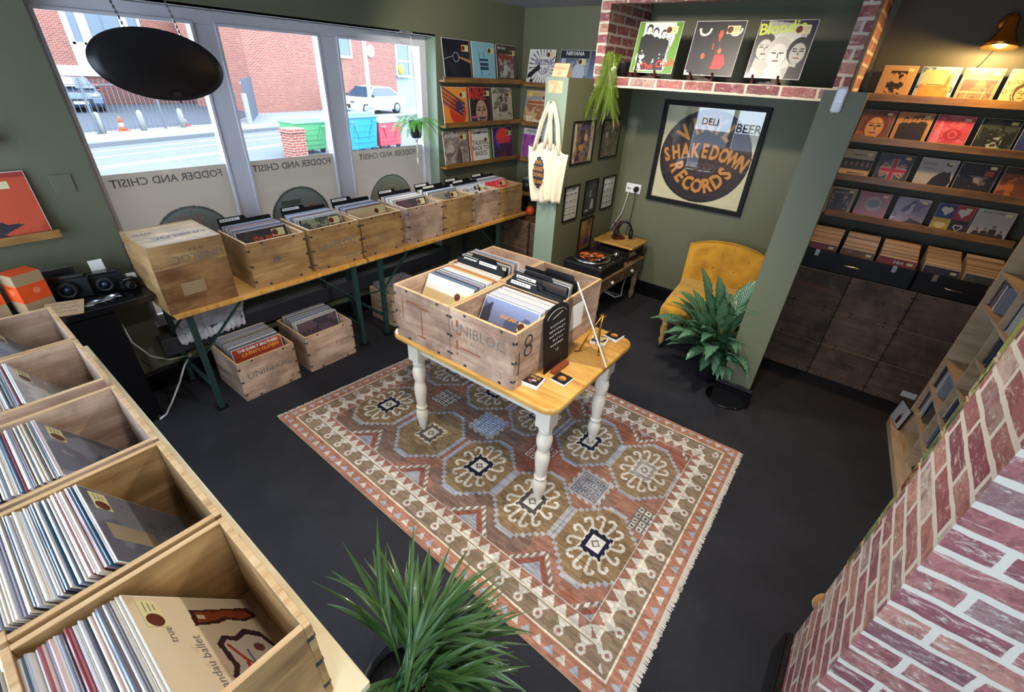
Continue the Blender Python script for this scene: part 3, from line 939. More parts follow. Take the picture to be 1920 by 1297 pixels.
m = MB(); m.lathe([(.36, 0), (.36, .06)], n=24, M4=Matrix.Translation((9.2, -.03, 3.35)) @ Matrix.Rotation(PI / 2, 4, 'X'))
m.lathe([(.26, .061), (.26, .075)], n=24, mi=1, M4=Matrix.Translation((9.2, -.03, 3.35)) @ Matrix.Rotation(PI / 2, 4, 'X')); m.build('round_plaque', ['white_render', 'pale_render'], gb)

# railings
fa, fb = Vector((-18.6, 3.5, 0)), Vector((-20.5, 9.3, 0))
fa2 = fa + (fa - fb) * .6
fr = thing('railing_fence', 'grey steel bar railings along the far pavement in front of the yard', 'fence', (fa.x, fa.y, GZ))
def ft(m, name, mat='fence_grey'):
    o = m.build(name, mat, fr); o.location = (-fa.x, -fa.y, -GZ); return o
m = MB(); L = (fb - fa2).length; n = int(L / .17)
for i in range(n + 1):
    p = fa2.lerp(fb, i / n); m.bar((p.x, p.y, GZ + .05), (p.x, p.y, 1.0), .016)
ft(m, 'railing_bars')
m = MB()
for zz in (GZ + .18, .85): m.bar((fa2.x, fa2.y, zz), (fb.x, fb.y, zz), .035)
ft(m, 'rails')
for i in range(5):
    p = fa2.lerp(fb, i / 4)
    m = MB(); m.bar((p.x, p.y, GZ), (p.x, p.y, 1.05), .07); ft(m, 'fence_post')
# solid gate panel turned open
m = MB(); a, b_ = Vector((-20.0, 10.4, 0)), Vector((-24.2, 12.8, 0)); L = (b_ - a).length
for i in range(17):
    p = a.lerp(b_, (i + .5) / 17)
    m.box((p.x, p.y, .20), (L / 17 - .02, .04, 1.75), rz=math.atan2(b_.y - a.y, b_.x - a.x))
g = thing('yard_gate', 'tall blue-grey boarded yard gate standing open against the brick gable', 'gate', (a.x, a.y, GZ))
o = m.build('boards', 'steel_blue', g); o.location = (-a.x, -a.y, -GZ)
m = MB()
for zz in (GZ + .25, .95): m.bar((a.x + .03, a.y - .05, zz), (b_.x + .03, b_.y - .05, zz), .06)
o = m.build('gate_rail', 'galvanised', g); o.location = (-a.x, -a.y, -GZ)
m = MB(); m.bar((a.x, a.y, GZ), (a.x, a.y, .55), .16); o = m.build('gate_post', 'concrete', g); o.location = (-a.x, -a.y, -GZ)

# bollards and cones
bol0 = None
BL = ['first concrete bollard behind the railings, beside the parked navy car', 'middle concrete bollard between the two traffic cones', 'third concrete bollard standing by the far traffic cone', 'concrete bollard half hidden by the window mullion, by the open gate']
for i, (x, y) in enumerate(((-19.1, 4.8), (-19.45, 6.17), (-19.9, 7.67), (-20.4, 9.1))):
    m = MB(); m.lathe([(.10, 0), (.095, .5), (.085, .62), (.05, .68), (0.001, .70)], n=14)
    o = m.build('bollard', 'concrete'); o.location = (x, y, GZ + .03); tag(o, BL[i], 'bollard', 'concrete bollards along the yard')
for i, (x, y) in enumerate(((-19.6, 5.55), (-20.25, 7.85))):
    t = thing('traffic_cone', ('orange traffic cone between two bollards, under the hanging black oval', 'orange traffic cone beside the far bollard, close to the mullion')[i], 'traffic cone', (x, y, GZ + .03), group='traffic cones in the yard')
    m = MB(); m.lathe([(.14, .03), (.10, .17)], n=14); m.lathe([(.075, .28), (.03, .48), (.02, .5)], n=14); m.build('cone_body', 'cone_orange', t)
    m = MB(); m.lathe([(.10, .17), (.075, .28)], n=14); m.build('reflective_band', 'road_white', t)
    m = MB(); m.box((0, 0, .015), (.34, .34, .03)); m.build('base', 'cone_orange', t, bevel=.01)

def car(name, label, loc, rz, paint, L=4.3, W=1.72, H=1.42):
    t = thing(name, label, 'car', loc, rz)
    # side profile in x (length) / z
    prof = [(-L/2, .35), (-L/2 + .02, .62), (-L/2 + .18, .80), (-L * .26, .90), (-L * .10, H - .04), (L * .05, H), (L * .24, H - .06), (L * .40, .98), (L/2 - .06, .88), (L/2, .55), (L/2 - .03, .33)]
    m = MB()
    def sec(x, z, inset):
        return [(x, -W/2 + inset, z), (x, W/2 - inset, z)]
    up = prof
    b0 = len(m.v)
    for (x, z) in up:
        ins = 0.0 if z < .95 else .22 * (z - .9) / (H - .9) + .02
        m.v += sec(x, z, ins)
    m.v += [(-L/2 + .1, -W/2 + .03, .22), (-L/2 + .1, W/2 - .03, .22), (L/2 - .1, -W/2 + .03, .22), (L/2 - .1, W/2 - .03, .22)]
    n = len(up)
    for i in range(n - 1):
        m.face((2*i, 2*i+1, 2*i+3, 2*i+2), smooth=False)
    a = 2 * n
    m.face((a, a + 1, 1, 0)); m.face((2*n-2, 2*n-1, a+3, a+2)); m.face((a+2, a+3, a+1, a))
    m.face([a] + [2*i for i in range(n)] + [a+2]); m.face(([a+1] + [2*i+1 for i in range(n)] + [a+3])[::-1])
    me = m.mesh('body', paint); bm = bmesh.new(); bm.from_mesh(me); bmesh.ops.recalc_face_normals(bm, faces=bm.faces); bm.to_mesh(me); bm.free()
    o = bpy.data.objects.new('body', me); COL.objects.link(o); o.parent = t
    md = o.modifiers.new('b', 'BEVEL'); md.width = .05; md.segments = 3; md.limit_method = 'ANGLE'
    # glass
    m = MB()
    y1 = W/2 - .10
    m.v += [(-L*.262, -y1, .93), (-L*.262, y1, .93), (-L*.112, y1 - .12, H - .07), (-L*.112, -y1 + .12, H - .07)]; m.face((0, 1, 2, 3))
    m.build('windscreen', 'car_glass', t, solid=.03).location = (-.012, 0, .012)
    m = MB(); m.v += [(L*.385, -y1, 1.0), (L*.385, y1, 1.0), (L*.245, y1 - .12, H - .1), (L*.245, -y1 + .12, H - .1)]; m.face((0, 1, 2, 3))
    m.build('rear_window', 'car_glass', t, solid=.03).location = (.012, 0, .012)
    for sy in (-1, 1):
        m = MB(); yb, yt = sy * (W/2 - .015), sy * (W/2 - .19)
        m.v += [(-L*.22, yb, .95), (L*.35, yb, .98), (L*.22, yt, H - .10), (-L*.09, yt, H - .10)]; m.face((0, 1, 2, 3))
        m.build('side_window', 'car_glass', t, solid=.03)
        for x in (-L*.31, L*.30):
            m = MB(); M4 = Matrix.Translation((x, sy * (W/2 - .10), .31)) @ Matrix.Rotation(PI/2, 4, 'X')
            m.lathe([(.001, -.105), (.31, -.10), (.315, -.05), (.315, .05), (.31, .10), (.001, .105)], n=22, M4=M4)
            w = m.build('wheel', 'rubber', t)
            m = MB(); m.lathe([(.001, -.112), (.20, -.11), (.20, .11), (.001, .112)], n=14, M4=M4); m.build('hub', 'galvanised', w)
        m = MB(); m.box((-L*.2, sy * (W/2 + .09), .98), (.14, .2, .13)); m.build('wing_mirror', 'rubber', t, bevel=.03)
        m = MB(); m.box((-L/2 + .10, sy * (W/2 - .26), .70), (.16, .36, .13)); m.build('headlight', 'steel', t, bevel=.03)
    m = MB(); m.box((-L/2 + .0, 0, .48), (.05, .9, .20)); m.build('grille', 'rubber', t)
    m = MB(); m.box((-L/2 - .03, 0, .42), (.02, .52, .11)); m.build('number_plate', 'paper_white', t)
    return t
c1 = car('parked_car', 'navy car parked nose-out in the yard with a white board in its windscreen', (-28.9, 6.35, GZ + .036), PI, 'car_navy')
c1.rotation_euler = (0, 0, PI - .12)
m = MB(); m.v += [(-1.13, -.1, .98), (-1.13, .62, .98), (-.55, .58, 1.32), (-.55, -.1, 1.32)]; m.face((0, 1, 2, 3)); m.build('white_board', 'paper_white', c1, solid=.02).location = (-.05, 0, .05)
car('white_car', 'white hatchback parked by the brick gable, above the blue and red bins', (-22.9, 19.2, GZ + .036), PI / 2 + .2, 'car_white', L=4.5, H=1.48)

def big_bin(name, label, loc, rz, W, D, H, body, lid, domed=True):
    t = thing(name, label, 'wheelie bin', loc, rz)
    m = MB(); m.box((0, 0, .12 + (H - .2) / 2), (W * .9, D * .85, H - .2), taper=1.12)
    m.build('bin_body', body, t, bevel=.03)
    m = MB()
    for zz in (.30, .45, .60, .75): m.box((0, -D * .47, zz * H), (W * .7, .02, .025))
    for sx in (-.3, .3): m.bar((sx * W, -D * .50, .75 * H), (sx * W * .6, -D * .46, .4 * H), .03)
    m.build('ribs', body, t)
    m = MB(); m.box((0, 0, H - .05), (W * 1.06, D * 1.06, .07))
    if domed: m.box((0, .03, H + .02), (W * .95, D * .8, .10), taper=.85)
    m.build('lid', lid, t, bevel=.03)
    for sx in (-1, 1):
        m = MB(); m.tube([(sx * W * .38 - .1, -D * .5, H - .18), (sx * W * .38 - .1, -D * .58, H - .18), (sx * W * .38 + .1, -D * .58, H - .18), (sx * W * .38 + .1, -D * .5, H - .18)], .018, 6)
        m.build('handle', lid, t)
    for sx in (-1, 1):
        for sy in (-1, 1):
            m = MB(); m.lathe([(.001, -.03), (.09, -.03), (.09, .03), (.001, .03)], n=12, M4=Matrix.Translation((sx * W * .36, sy * D * .34, .09)) @ Matrix.Rotation(PI / 2, 4, 'X'))
            m.build('wheel', 'rubber', t)
    return t
BR = PI / 2 + .12
big_bin('wheelie_bin', 'large blue four-wheeled bin with a grey-blue lid outside the window', (-11.3, 9.95, GZ), BR, 1.25, .8, 1.15, 'bin_blue', 'bin_blue_lid')
big_bin('wheelie_bin', 'red four-wheeled bin with a pale grey lid next to the blue bin', (-11.5, 11.25, GZ), BR, 1.15, .75, .95, 'bin_red', 'bin_grey_lid')
big_bin('wheelie_bin', 'green four-wheeled bin behind the brick pier outside', (-12.0, 8.45, GZ), BR, 1.15, .85, .98, 'bin_green', 'bin_green_lid')
big_bin('wheelie_bin', 'tall green wheelie bin half hidden beside the open yard gate', (-21.7, 10.3, GZ), BR, .62, .6, 1.25, 'bin_green', 'bin_green_lid', False)
t = thing('brick_pier', 'low red brick gate pier with a corbelled cap beside the green bin', 'brick pier', (-11.35, 7.72, GZ), .12)
m = MB(); m.box((0, 0, .36), (.50, .50, .72)); m.build('pier_shaft', 'brick_street', t)
m = MB(); m.box((0, 0, .745), (.60, .60, .05)); m.box((0, 0, .80), (.52, .52, .07)); m.build('pier_cap', 'brick_street', t, bevel=.01)
t = thing('lamp_post', 'pale painted steel lamp post standing before the white car', 'lamp post', (-15.1, 13.4, GZ))
m = MB(); m.lathe([(.14, 0), (.14, 1.0), (.09, 1.1), (.085, 1.5), (.07, 6.0)], n=16); m.build('column', 'galvanised', t)
m = MB(); m.lathe([(.15, .98), (.15, 1.04)], n=16); m.build('collar', 'pale_render', t)
m = MB(); m.tube([(0, 0, 6), (.6, 0, 6.3), (1.2, 0, 6.35)], .05, 8); m.build('arm', 'galvanised', t)
# ================================================================ CRATES, BENCHES, TABLE
def crate(label, loc, rz, w=0.37, d=0.38, h=0.285, mat='crate_tan', group=None, letter=None, rot=None, t=0.012, nails=True, name='wooden_crate', clip=None):
    """open-topped plywood crate; front face at local -Y; origin at the middle of its base"""
    r = thing(name, label, 'crate', loc, rz, group, rot)
    em = [mat, 'crate_edge']
    def board(nm, x0, x1, y0, y1, z0, z1, ax='x'):
        m = MB(); m.span(x0, x1, y0, y1, z0, z1)
        m.mi[1] = 1                      # sawn top edge
        return m.build(nm, em, r, bevel=.0012, seg=1)
    board('front_panel', -w/2, w/2, -d/2, -d/2 + t, 0, h)
    board('back_panel', -w/2, w/2, d/2 - t, d/2, 0, h)
    board('side_panel', -w/2, -w/2 + t, -d/2 + t, d/2 - t, 0, h)
    board('side_panel', w/2 - t, w/2, -d/2 + t, d/2 - t, 0, h)
    m = MB(); m.span(-w/2 + t, w/2 - t, -d/2 + t, d/2 - t, 0.002, .012); m.build('base_panel', mat, r)
    if nails:
        m = MB()
        for sx in (-1, 1):
            for z in (.16, .5, .84):
                m.box((sx * (w/2 - .008), -d/2 - .0006, z * h), (.014, .0016, .012))
                m.box((sx * (w/2 + .0006), -d/2 + .010, z * h), (.0016, .014, .012))
        for x in (-.25, .3): m.box((x * w, -d/2 - .0006, .012), (.016, .0016, .012)); m.box((x * w, -d/2 - .0006, h - .012), (.014, .0016, .010))
        m.build('nail_pattern', 'ink_black', r)
    if letter:
        fp = [c for c in r.children if c.name.startswith('front_panel')][0]
        for L_ in letter:
            s, size, x, z, mt = L_[:5]
            ry = L_[5] if len(L_) > 5 else 0
            text('stencil', s, size, mt, fp, (x, -d/2 - .0008, z), (0, ry, 0), bold=-.004)
    return r
UNI = lambda z=.17, s=.062, mt='ink_grey', x=0: [('UNIBLOC', s, x, z, mt), ('IIIIII III IIIII', s * .3, x, z - s * .72, mt)]

def sleeve_mesh():
    m = MB(); m.box((0, 0, .1575), (.314, .0030, .315)); return m.mesh('record_sleeve', 'sleeve_random')
SLEEVE = [sleeve_mesh()]
REC_LEFT = [300]
def packed(n, top_front, step, lean, group, label, rz, origin, jit=.004, name='record_sleeve'):
    """n sleeves side by side behind a front one. top_front = local (y,z) of the first sleeve's base."""
    R = Matrix.Rotation(rz, 4, 'Z')
    for i in range(n):
        y = top_front[0] + i * step
        o = bpy.data.objects.new(name, SLEEVE[0]); COL.objects.link(o)
        p = Vector(origin) + R @ Vector((random.uniform(-jit, jit), y, top_front[1]))
        o.location = p
        o.rotation_euler = (-(lean + random.uniform(-.006, .006)), 0, rz)
        o.scale = (1, random.uniform(.75, 1.25), 1 + random.uniform(-.012, .006))
        tag(o, label, 'record', group)

def stuff_records(name, label, stacks):
    """every further sleeve, as one body of records: list of (origin, rz, y0, z0, step, n, lean)"""
    m = MB(); cols = []
    pal = ['#c9c4bc', '#a3b4cc', '#e4dfd2', '#6b7488', '#b9c7dc', '#8a7a6e', '#d8d3c8', '#4a4a56', '#a6b6cf', '#c7bfae', '#8d5a58', '#e6e4e0', '#7c8aa4']
    for (origin, rz, y0, z0, step, n, lean, dark) in stacks:
        for i in range(n):
            M4 = Matrix.Translation(origin) @ Matrix.Rotation(rz, 4, 'Z') @ Matrix.Translation((random.uniform(-.005, .005), y0 + i * step, z0)) @ Matrix.Rotation(-(lean + random.uniform(-.01, .01)), 4, 'X') @ Matrix.Translation((0, 0, .1575))
            m.box((0, 0, 0), (.314, step * random.uniform(.6, .9), .315 * random.uniform(.985, 1.01)), M4=M4)
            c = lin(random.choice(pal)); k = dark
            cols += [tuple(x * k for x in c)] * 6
    me = m.mesh(name, 'print_coat')
    at = me.attributes.new('Col', 'FLOAT_COLOR', 'FACE')
    at.data.foreach_set('color', np.array([(*c, 1) for c in cols], np.float32).reshape(-1))
    o = bpy.data.objects.new(name, me); COL.objects.link(o)
    return tag(o, label, 'records', kind='stuff')
mat_attr('print_coat', 0.3, 0.9)

def album(label, loc, rz, lean, art, group=None, w=.315, h=None, title=None, sticker=True, name='album_cover', t=.004, sleeve='paper_white', st=(.78, .86), z0=0.0, cat='record', clear=True, rot=None, dog=False):
    """a record in its printed sleeve; base edge at loc, face towards local -Y"""
    h = h or w
    r = thing(name, label, cat, loc, 0, group, rot if rot else (-lean, 0, rz))
    m = MB(); m.span(-w/2, w/2, 0, t, 0, h); m.build('cardboard_sleeve', sleeve, r)
    g = grid_obj('cover_art', art, w * .985, h * .985, 'printed', r); g.location = (0, -.0004, h * .0075)
    if title:
        for k, T in enumerate(title):
            s, size, x, z, mt = T[:5]; ry = T[5] if len(T) > 5 else 0
            text('title', s, size * w / .315, mt, g, ((x - .5) * w, -.0008, z * h), (0, ry, 0), bold=T[6] if len(T) > 6 else .01, mirror=(len(T) > 7 and T[7]))
    if sticker:
        sx, sz = st
        m = MB(); sw = .25 if w > .25 else .16; sh = .14 if w > .25 else .09
        m.span((sx - .5) * w - sw * w / 2, (sx - .5) * w + sw * w / 2, -.0016, -.0010, sz * h - sh * w / 2, sz * h + sh * w / 2)
        s = m.build('price_sticker', 'sticker_cream', r)
        if w > .25:
            m = MB(); m.lathe([(.019, 0), (.019, .0004)], n=18, M4=Matrix.Translation(((sx - .5) * w - sw * w * .26, -.0018, sz * h)) @ Matrix.Rotation(PI/2, 4, 'X'))
            m.build('sticker_logo', 'sticker_brown', s)
            m = MB()
            for k in range(3): m.box(((sx - .5) * w + .018, -.0018, sz * h + .010 - .010 * k), (.030 - .006 * k, .0003, .0022))
            m.build('sticker_print', 'ink_grey', s)
    return r

# ---------------------------------------------------------------- beer benches under the window
def bench(label, x0, x1, y0, y1, z, legs, mat='bench_pine', group='folding beer benches', axis='y', gap=.03):
    t = thing('folding_bench', label, 'bench', ((x0 + x1) / 2, (y0 + y1) / 2, 0), 0, group)
    ox, oy = (x0 + x1) / 2, (y0 + y1) / 2
    m = MB()
    if axis == 'y':
        W = (x1 - x0) / 3
        for k in range(3): m.span(x0 + k * W + .001 - ox, x0 + (k + 1) * W - .001 - ox, y0 - oy, y1 - oy, z - .028, z)
    else:
        W = (y1 - y0) / 3
        for k in range(3): m.span(x0 - ox, x1 - ox, y0 + k * W + .001 - oy, y0 + (k + 1) * W - .001 - oy, z - .028, z)
    m.build('bench_top', mat, t, bevel=.004)
    for i, q in enumerate(legs):
        sgn = q[1]; q = q[0]
        f = MB()
        if axis == 'y':
            A = [(x0 + .03 - ox, q - oy), (x1 - .03 - ox, q - oy)]
        else:
            A = [(q - ox, y0 + .03 - oy), (q - ox, y1 - .03 - oy)]
        for (ax, ay) in A: f.bar((ax, ay, z - .03), (ax, ay, 0.0), .030, .030)
        f.bar((*A[0], .17), (*A[1], .17), .02); f.bar((*A[0], z - .06), (*A[1], z - .06), .022)
        f.bar((*A[0], .17), (*A[1], .40), .010)
        leg = f.build('folding_leg', 'bench_green', t, bevel=.002)
        for (ax, ay) in A:
            f = MB()
            e = (ax, ay + sgn * .28, z - .035) if axis == 'y' else (ax + sgn * .28, ay, z - .035)
            f.bar((ax, ay, z - .30), e, .016, .008)
            f.build('brace', 'bench_green', leg)
            f = MB(); f.box((ax, ay, .006), (.045, .06, .012)); f.build('foot', 'satin_black', leg)
    return t
ZB = 0.69
bench('pine folding bench under the window carrying the upended crate and two open crates', .02, .53, .595, 1.825, ZB, ((.66, 1), (1.72, -1)))
bench('pine folding bench along the window ending beside the mint wall end', .02, .53, 1.84, 3.765, ZB, ((1.95, 1), (3.35, -1)))
bench('cream-topped bench carrying the row of big open crates next to the black cabinet', .56, 2.74, -.305, .212, ZB, ((.72, 1), (2.60, -1)), 'worktop_cream', axis='x')

# ---------------------------------------------------------------- crates on the window bench (fronts face the room, +X)
E90 = PI / 2
cy_ = [(1.045, 1.41), (1.442, 1.815), (1.83, 2.19), (2.245, 2.62), (2.64, 2.985), (2.995, 3.347), (3.352, 3.71)]
bl_ = ['pine crate stencilled PF, first open one after the upended crate on the window bench',
       'pine crate stencilled UNIBLOC in grey on the window bench, full of sleeved records',
       'smooth pale crate with a cream front record, by the join of the two benches',
       'brown stained crate on the window bench, past the pale smooth one',
       'plain honey-coloured crate sixth along the window bench',
       'reddish crate with faded red printing on the window bench, before the last one',
       'pale crate at the far end of the window bench, holding a red-fronted record',]
lt_ = [[('PF', .055, -.02, .15, 'ink_purple')], UNI(.155, .066) + [('WHL', .05, .10, .05, 'ink_grey')], [('EGO', .035, -.02, .13, 'ink_grey')], None,
       None, [('UNIBLOC', .042, .02, .19, 'ink_red')], [('L7', .04, .02, .14, 'ink_purple')]]
arts = []
def A0():
    a = Art(48, '#2a2124'); a.blot(.6, '#3a2c2a', 4, 3); a.circ(.22, .55, .13, '#c98a4a'); a.circ(.16, .66, .05, '#c98a4a'); a.circ(.30, .66, .05, '#c98a4a'); a.circ(.19, .57, .02, '#201510'); a.circ(.27, .57, .02, '#201510'); a.circ(.23, .5, .035, '#efd9b0'); return a
def A1():
    a = Art(48, '#4d5148'); a.blot(.55, '#8b9078', 7, 4); a.blot(.7, '#1f211e', 6, 9); return a
def A2(): return Art(48, '#bfae86')
def A3():
    a = Art(48, '#3a3540'); a.blot(.6, '#5a4550', 6, 2); return a
def A4():
    a = Art(48, '#55524c'); a.blot(.5, '#8d8474', 5, 12); return a
def A5():
    a = Art(48, '#d8dcdf'); a.rect(0, .55, 1, .75, '#a4b0bd'); a.blot(.7, '#3c4654', 7, 6); return a
def A6():
    a = Art(48, '#d9404e'); a.blot(.66, '#e4707a', 5, 6); return a
ff = [A0, A1, A2, A3, A4, A5, A6]
tt = [[('the psyche', .045, .6, .82, 'lettering_orange')], None, None, None, None, [('Eddie Cochran', .042, .45, .9, 'lettering_dark')], None]
frl = ['dark album cover with an orange bear face fronting the PF crate', 'grey-green cover in a glossy sleeve fronting the UNIBLOC crate', 'plain cream album cover fronting the pale smooth crate', 'dark purple cover with red lettering fronting the stained crate',
       'stone-grey cover fronting the honey-coloured crate', 'pale cover with black block lettering fronting the reddish crate', 'bright red cover fronting the farthest crate on the bench']
bench_stacks = []
for i, (y0, y1) in enumerate(cy_):
    cyy = (y0 + y1) / 2; w = y1 - y0 - .003
    crate(bl_[i], (.315, cyy, ZB), E90, w=w, d=.365, h=.283, mat='crate_tan' if i not in (3, 5) else 'crate_weathered', group='wooden crates', letter=lt_[i])
    R = Matrix.Rotation(E90, 4, 'Z')
    # leaning back: base near the front, top away from the room
    yb = -.135 if i != 6 else -.10
    ln = .42
    o = (.315, cyy, ZB)
    p = Vector(o) + R @ Vector((0, yb, .014))
    album(frl[i], p, E90, ln, ff[i](), 'front covers in the bench crates', title=tt[i], st=(.80, .88))
    packed(6, (yb + .008, .014), .0055, ln, 'records right behind the covers on the window bench', 'glossy record sleeve packed in a crate on the window bench', E90, o)
    bench_stacks.append((o, E90, yb + .008 + 6 * .0055, .014, .0055, 26, ln - .02, 1.25))  # sleeve colours lifted here to imitate sky sheen on the tops
# black tab dividers
def divider(label, p, rz, lean, tabx, group, W=.325, H=.335, lab=True):
    r = thing('divider_card', label, 'record divider', p, 0, group, (-lean, 0, rz))
    m = MB(); s = 1
    tx0, tx1 = (tabx - .08, tabx + .08)
    m.prism([(-W/2, 0), (W/2, 0), (W/2, H - .008), (W/2 - .008, H), (tx1 + .012, H), (tx1, H + .022), (tx0, H + .022), (tx0 - .012 if tx0 - .012 > -W/2 else -W/2, H), (-W/2, H)], .0016)
    m.build('black_card', 'satin_black', r)
    if lab:
        m = MB(); m.span(tx0 + .01, tx1 - .03, -.0008, -.0002, H - .002, H + .015)
        l = m.build('name_label', 'paper_white', r)
        m = MB()
        for k in range(5): m.box((tx0 + .025 + k * .018, -.0011, H + .0065), (.011, .0003, .0045))
        m.build('label_print', 'lettering_dark', l)
    return r
dl_ = ['black divider card standing at the back of the PF crate', 'black divider card standing at the back of the UNIBLOC bench crate', 'black divider card standing in the pale smooth crate', 'black divider card standing in the brown stained crate',
       'black divider card standing in the honey-coloured crate', 'black divider card standing in the reddish crate', 'black divider card standing in the end crate of the bench']
for i, (y0, y1) in enumerate(cy_):
    cyy = (y0 + y1) / 2
    xb = .315 - (-.135 + .008) - 33 * .0055 + .0
    divider(dl_[i], (xb - .012, cyy, ZB + .014), E90, .38, -.08, 'divider cards on the window bench')
    if i in (4, 5):
        divider(dl_[i].replace('standing', 'part way forward'), (.315 + .04, cyy, ZB + .02), E90, .41, -.08, 'divider cards on the window bench')
# crate standing on its end at the near end of the bench
r = crate('crate standing on end with upside-down UNIBLOC stencil and a lighter patched board', (.315, .755, ZB + .372), 0, w=.355, d=.385, h=.375, mat='crate_tan', group='wooden crates', rot=(0, PI, -E90))
m = MB(); m.span(-.176, .176, .1932, .1955, .125, .373)
fp = [c for c in r.children if c.name.startswith('back_panel')][0]
for c in list(r.children):
    if c.name.startswith('base_panel'): pass
pl = m.build('lower_board', 'crate_stained', r)
m = MB(); m.span(-.085, .03, .1955, .1968, .215, .285); m.build('paper_scrap', 'card_kraft', pl)
text('stencil', 'UNIBLOC', .058, 'ink_grey', r, (.04, .194, .085), (0, 0, PI), bold=-.004)
text('stencil', 'IIIII IIII III', .02, 'ink_black', r, (.04, .194, .045), (0, 0, PI), bold=-.004)
# the closed face that is its top, with stencil
t_ = text('stencil', 'UNIBLOC', .06, 'ink_purple', r, (.02, .05, -.0015), (PI / 2, 0, PI), bold=-.004)
text('stencil', 'WHL', .045, 'ink_purple', r, (-.11, -.07, -.0015), (PI / 2, 0, PI), bold=-.004)

# ---------------------------------------------------------------- crates on the floor beneath
def everly():
    a = Art(64, '#8e3323'); a.rect(0, .5, 1, .62, '#6e2418'); a.blot(.6, '#a34a30', 5, 2); a.figure(.35, 0, .5, '#2c2230'); a.figure(.62, 0, .5, '#2c2230'); return a
fl = [('weathered floor crate stencilled UNIBLOC holding records behind a red-brown cover', (.365, .975, 0), UNI(.17, .066, 'ink_grey') + [('S', .035, .13, .045, 'ink_black')]),
      ('weathered floor crate printed in red, beside the UNIBLOC floor crate', (.365, 1.425, 0), [('MIDWEST BARNES', .036, .01, .155, 'ink_red'), ('III', .018, -.05, .075, 'ink_black')]),
      ('dark crate of records in the shade behind the bench legs, by the sill', (.30, 2.25, 0), None)]
floor_stacks = []
for i, (lb, p, lt) in enumerate(fl):
    crate(lb, p, E90, w=.37, d=.375 if i < 2 else .30, h=.283, mat='crate_weathered', group='wooden crates', letter=lt)
album('red-brown album cover lettered in white and yellow at the front of the floor crate', (.365 + .145, .975, .014), E90, .22, everly(), 'front covers in the floor crates', sticker=False,
      title=[('THE EVERLY BROTHERS', .0245, .52, .92, 'lettering_white', 0, .02), ("CATHY'S CLOWN", .030, .54, .82, 'lettering_gold', 0, .02)])
album('dark cover fronting the red-printed floor crate', (.365 + .10, 1.425, .014), E90, .20, A3(), 'front covers in the floor crates', sticker=False)
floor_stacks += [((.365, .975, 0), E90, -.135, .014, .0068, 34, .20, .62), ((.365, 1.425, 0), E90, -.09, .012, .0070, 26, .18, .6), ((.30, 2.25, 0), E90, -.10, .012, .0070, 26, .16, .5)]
stuff_records('packed_records', 'record sleeves packed tight in the bench crates and the floor crates', bench_stacks + floor_stacks)

# ---------------------------------------------------------------- big crates on the cream bench (fronts face +Y)
cx_ = [(.725, 1.105), (1.112, 1.482), (1.540, 1.915), (1.930, 2.305), (2.318, 2.692)]
fgl = ['big open crate closest to the orange boxes, on the cream bench', 'big open crate second from the orange boxes on the cream bench', 'big open crate in the middle of the cream bench', 'big open crate fronted by a grey cover on the cream bench', 'big open crate fronted by the cream cover with torn shapes, closest to the palm']
def spandau():
    a = Art(96, '#d6c4a2'); a.blot(.62, '#cbb793', 3, 5)
    a.poly([(.70, .60), (.86, .58), (.88, .30), (.90, .04), (.80, -.02), (.74, .14), (.76, .30), (.72, .40)], '#3a1c18'); a.poly([(.73, .56), (.84, .55), (.86, .30), (.86, .08), (.80, .04), (.77, .16), (.79, .32), (.75, .42)], '#8c3f22')
    a.blot(.55, '#5c2418', 9, 4, a.box(.74, .05, .87, .56)); a.rect(.77, .48, .81, .54, '#d6c4a2')
    a.poly([(.10, .52), (.22, .55), (.30, .50), (.52, .52), (.60, .44), (.58, .34), (.66, .22), (.62, .08), (.40, -.02), (.05, .0)], '#382430')
    a.poly([(.12, .47), (.22, .50), (.30, .45), (.50, .47), (.55, .42), (.53, .34), (.60, .22), (.56, .10), (.38, .02), (.08, .03)], '#d2c3ad')
    a.line((.50, .44), (.34, .36), .014, '#b23a2c'); a.line((.34, .36), (.20, .40), .014, '#b23a2c'); a.line((.34, .36), (.22, .18), .012, '#b23a2c'); a.line((.22, .18), (.30, .04), .012, '#b23a2c')
    a.circ(.46, .18, .04, '#7c4146', .05); a.line((.44, .30), (.32, .30), .008, '#5b7f96'); a.line((.16, .3), (.10, .2), .008, '#5b7f96')
    return a
def fgA(bg, c2, k):
    a = Art(64, bg); a.blot(.55, c2, 4, k); return a
fga = [fgA('#8a8e96', '#6c7078', 3), fgA('#a09c98', '#c4bdb2', 5), fgA('#5c5f68', '#7c818c', 7), None, None]
g4 = Art(64, '#6e6e76'); g4.blot(.6, '#565660', 3, 2); g4.rect(.30, .52, .52, .92, '#8f8064'); g4.poly([(.0, .1), (.5, .45), (.55, .40), (.1, .0)], '#8f7a60')
fga[3] = g4; fga[4] = spandau()
flb = ['grey album cover leaning in the crate closest to the orange boxes', 'stone album cover leaning in the second big crate', 'slate album cover leaning in the middle big crate', 'grey album cover with tan bands leaning in the fourth big crate', 'cream album cover with torn paper shapes leaning in the crate closest to the palm']
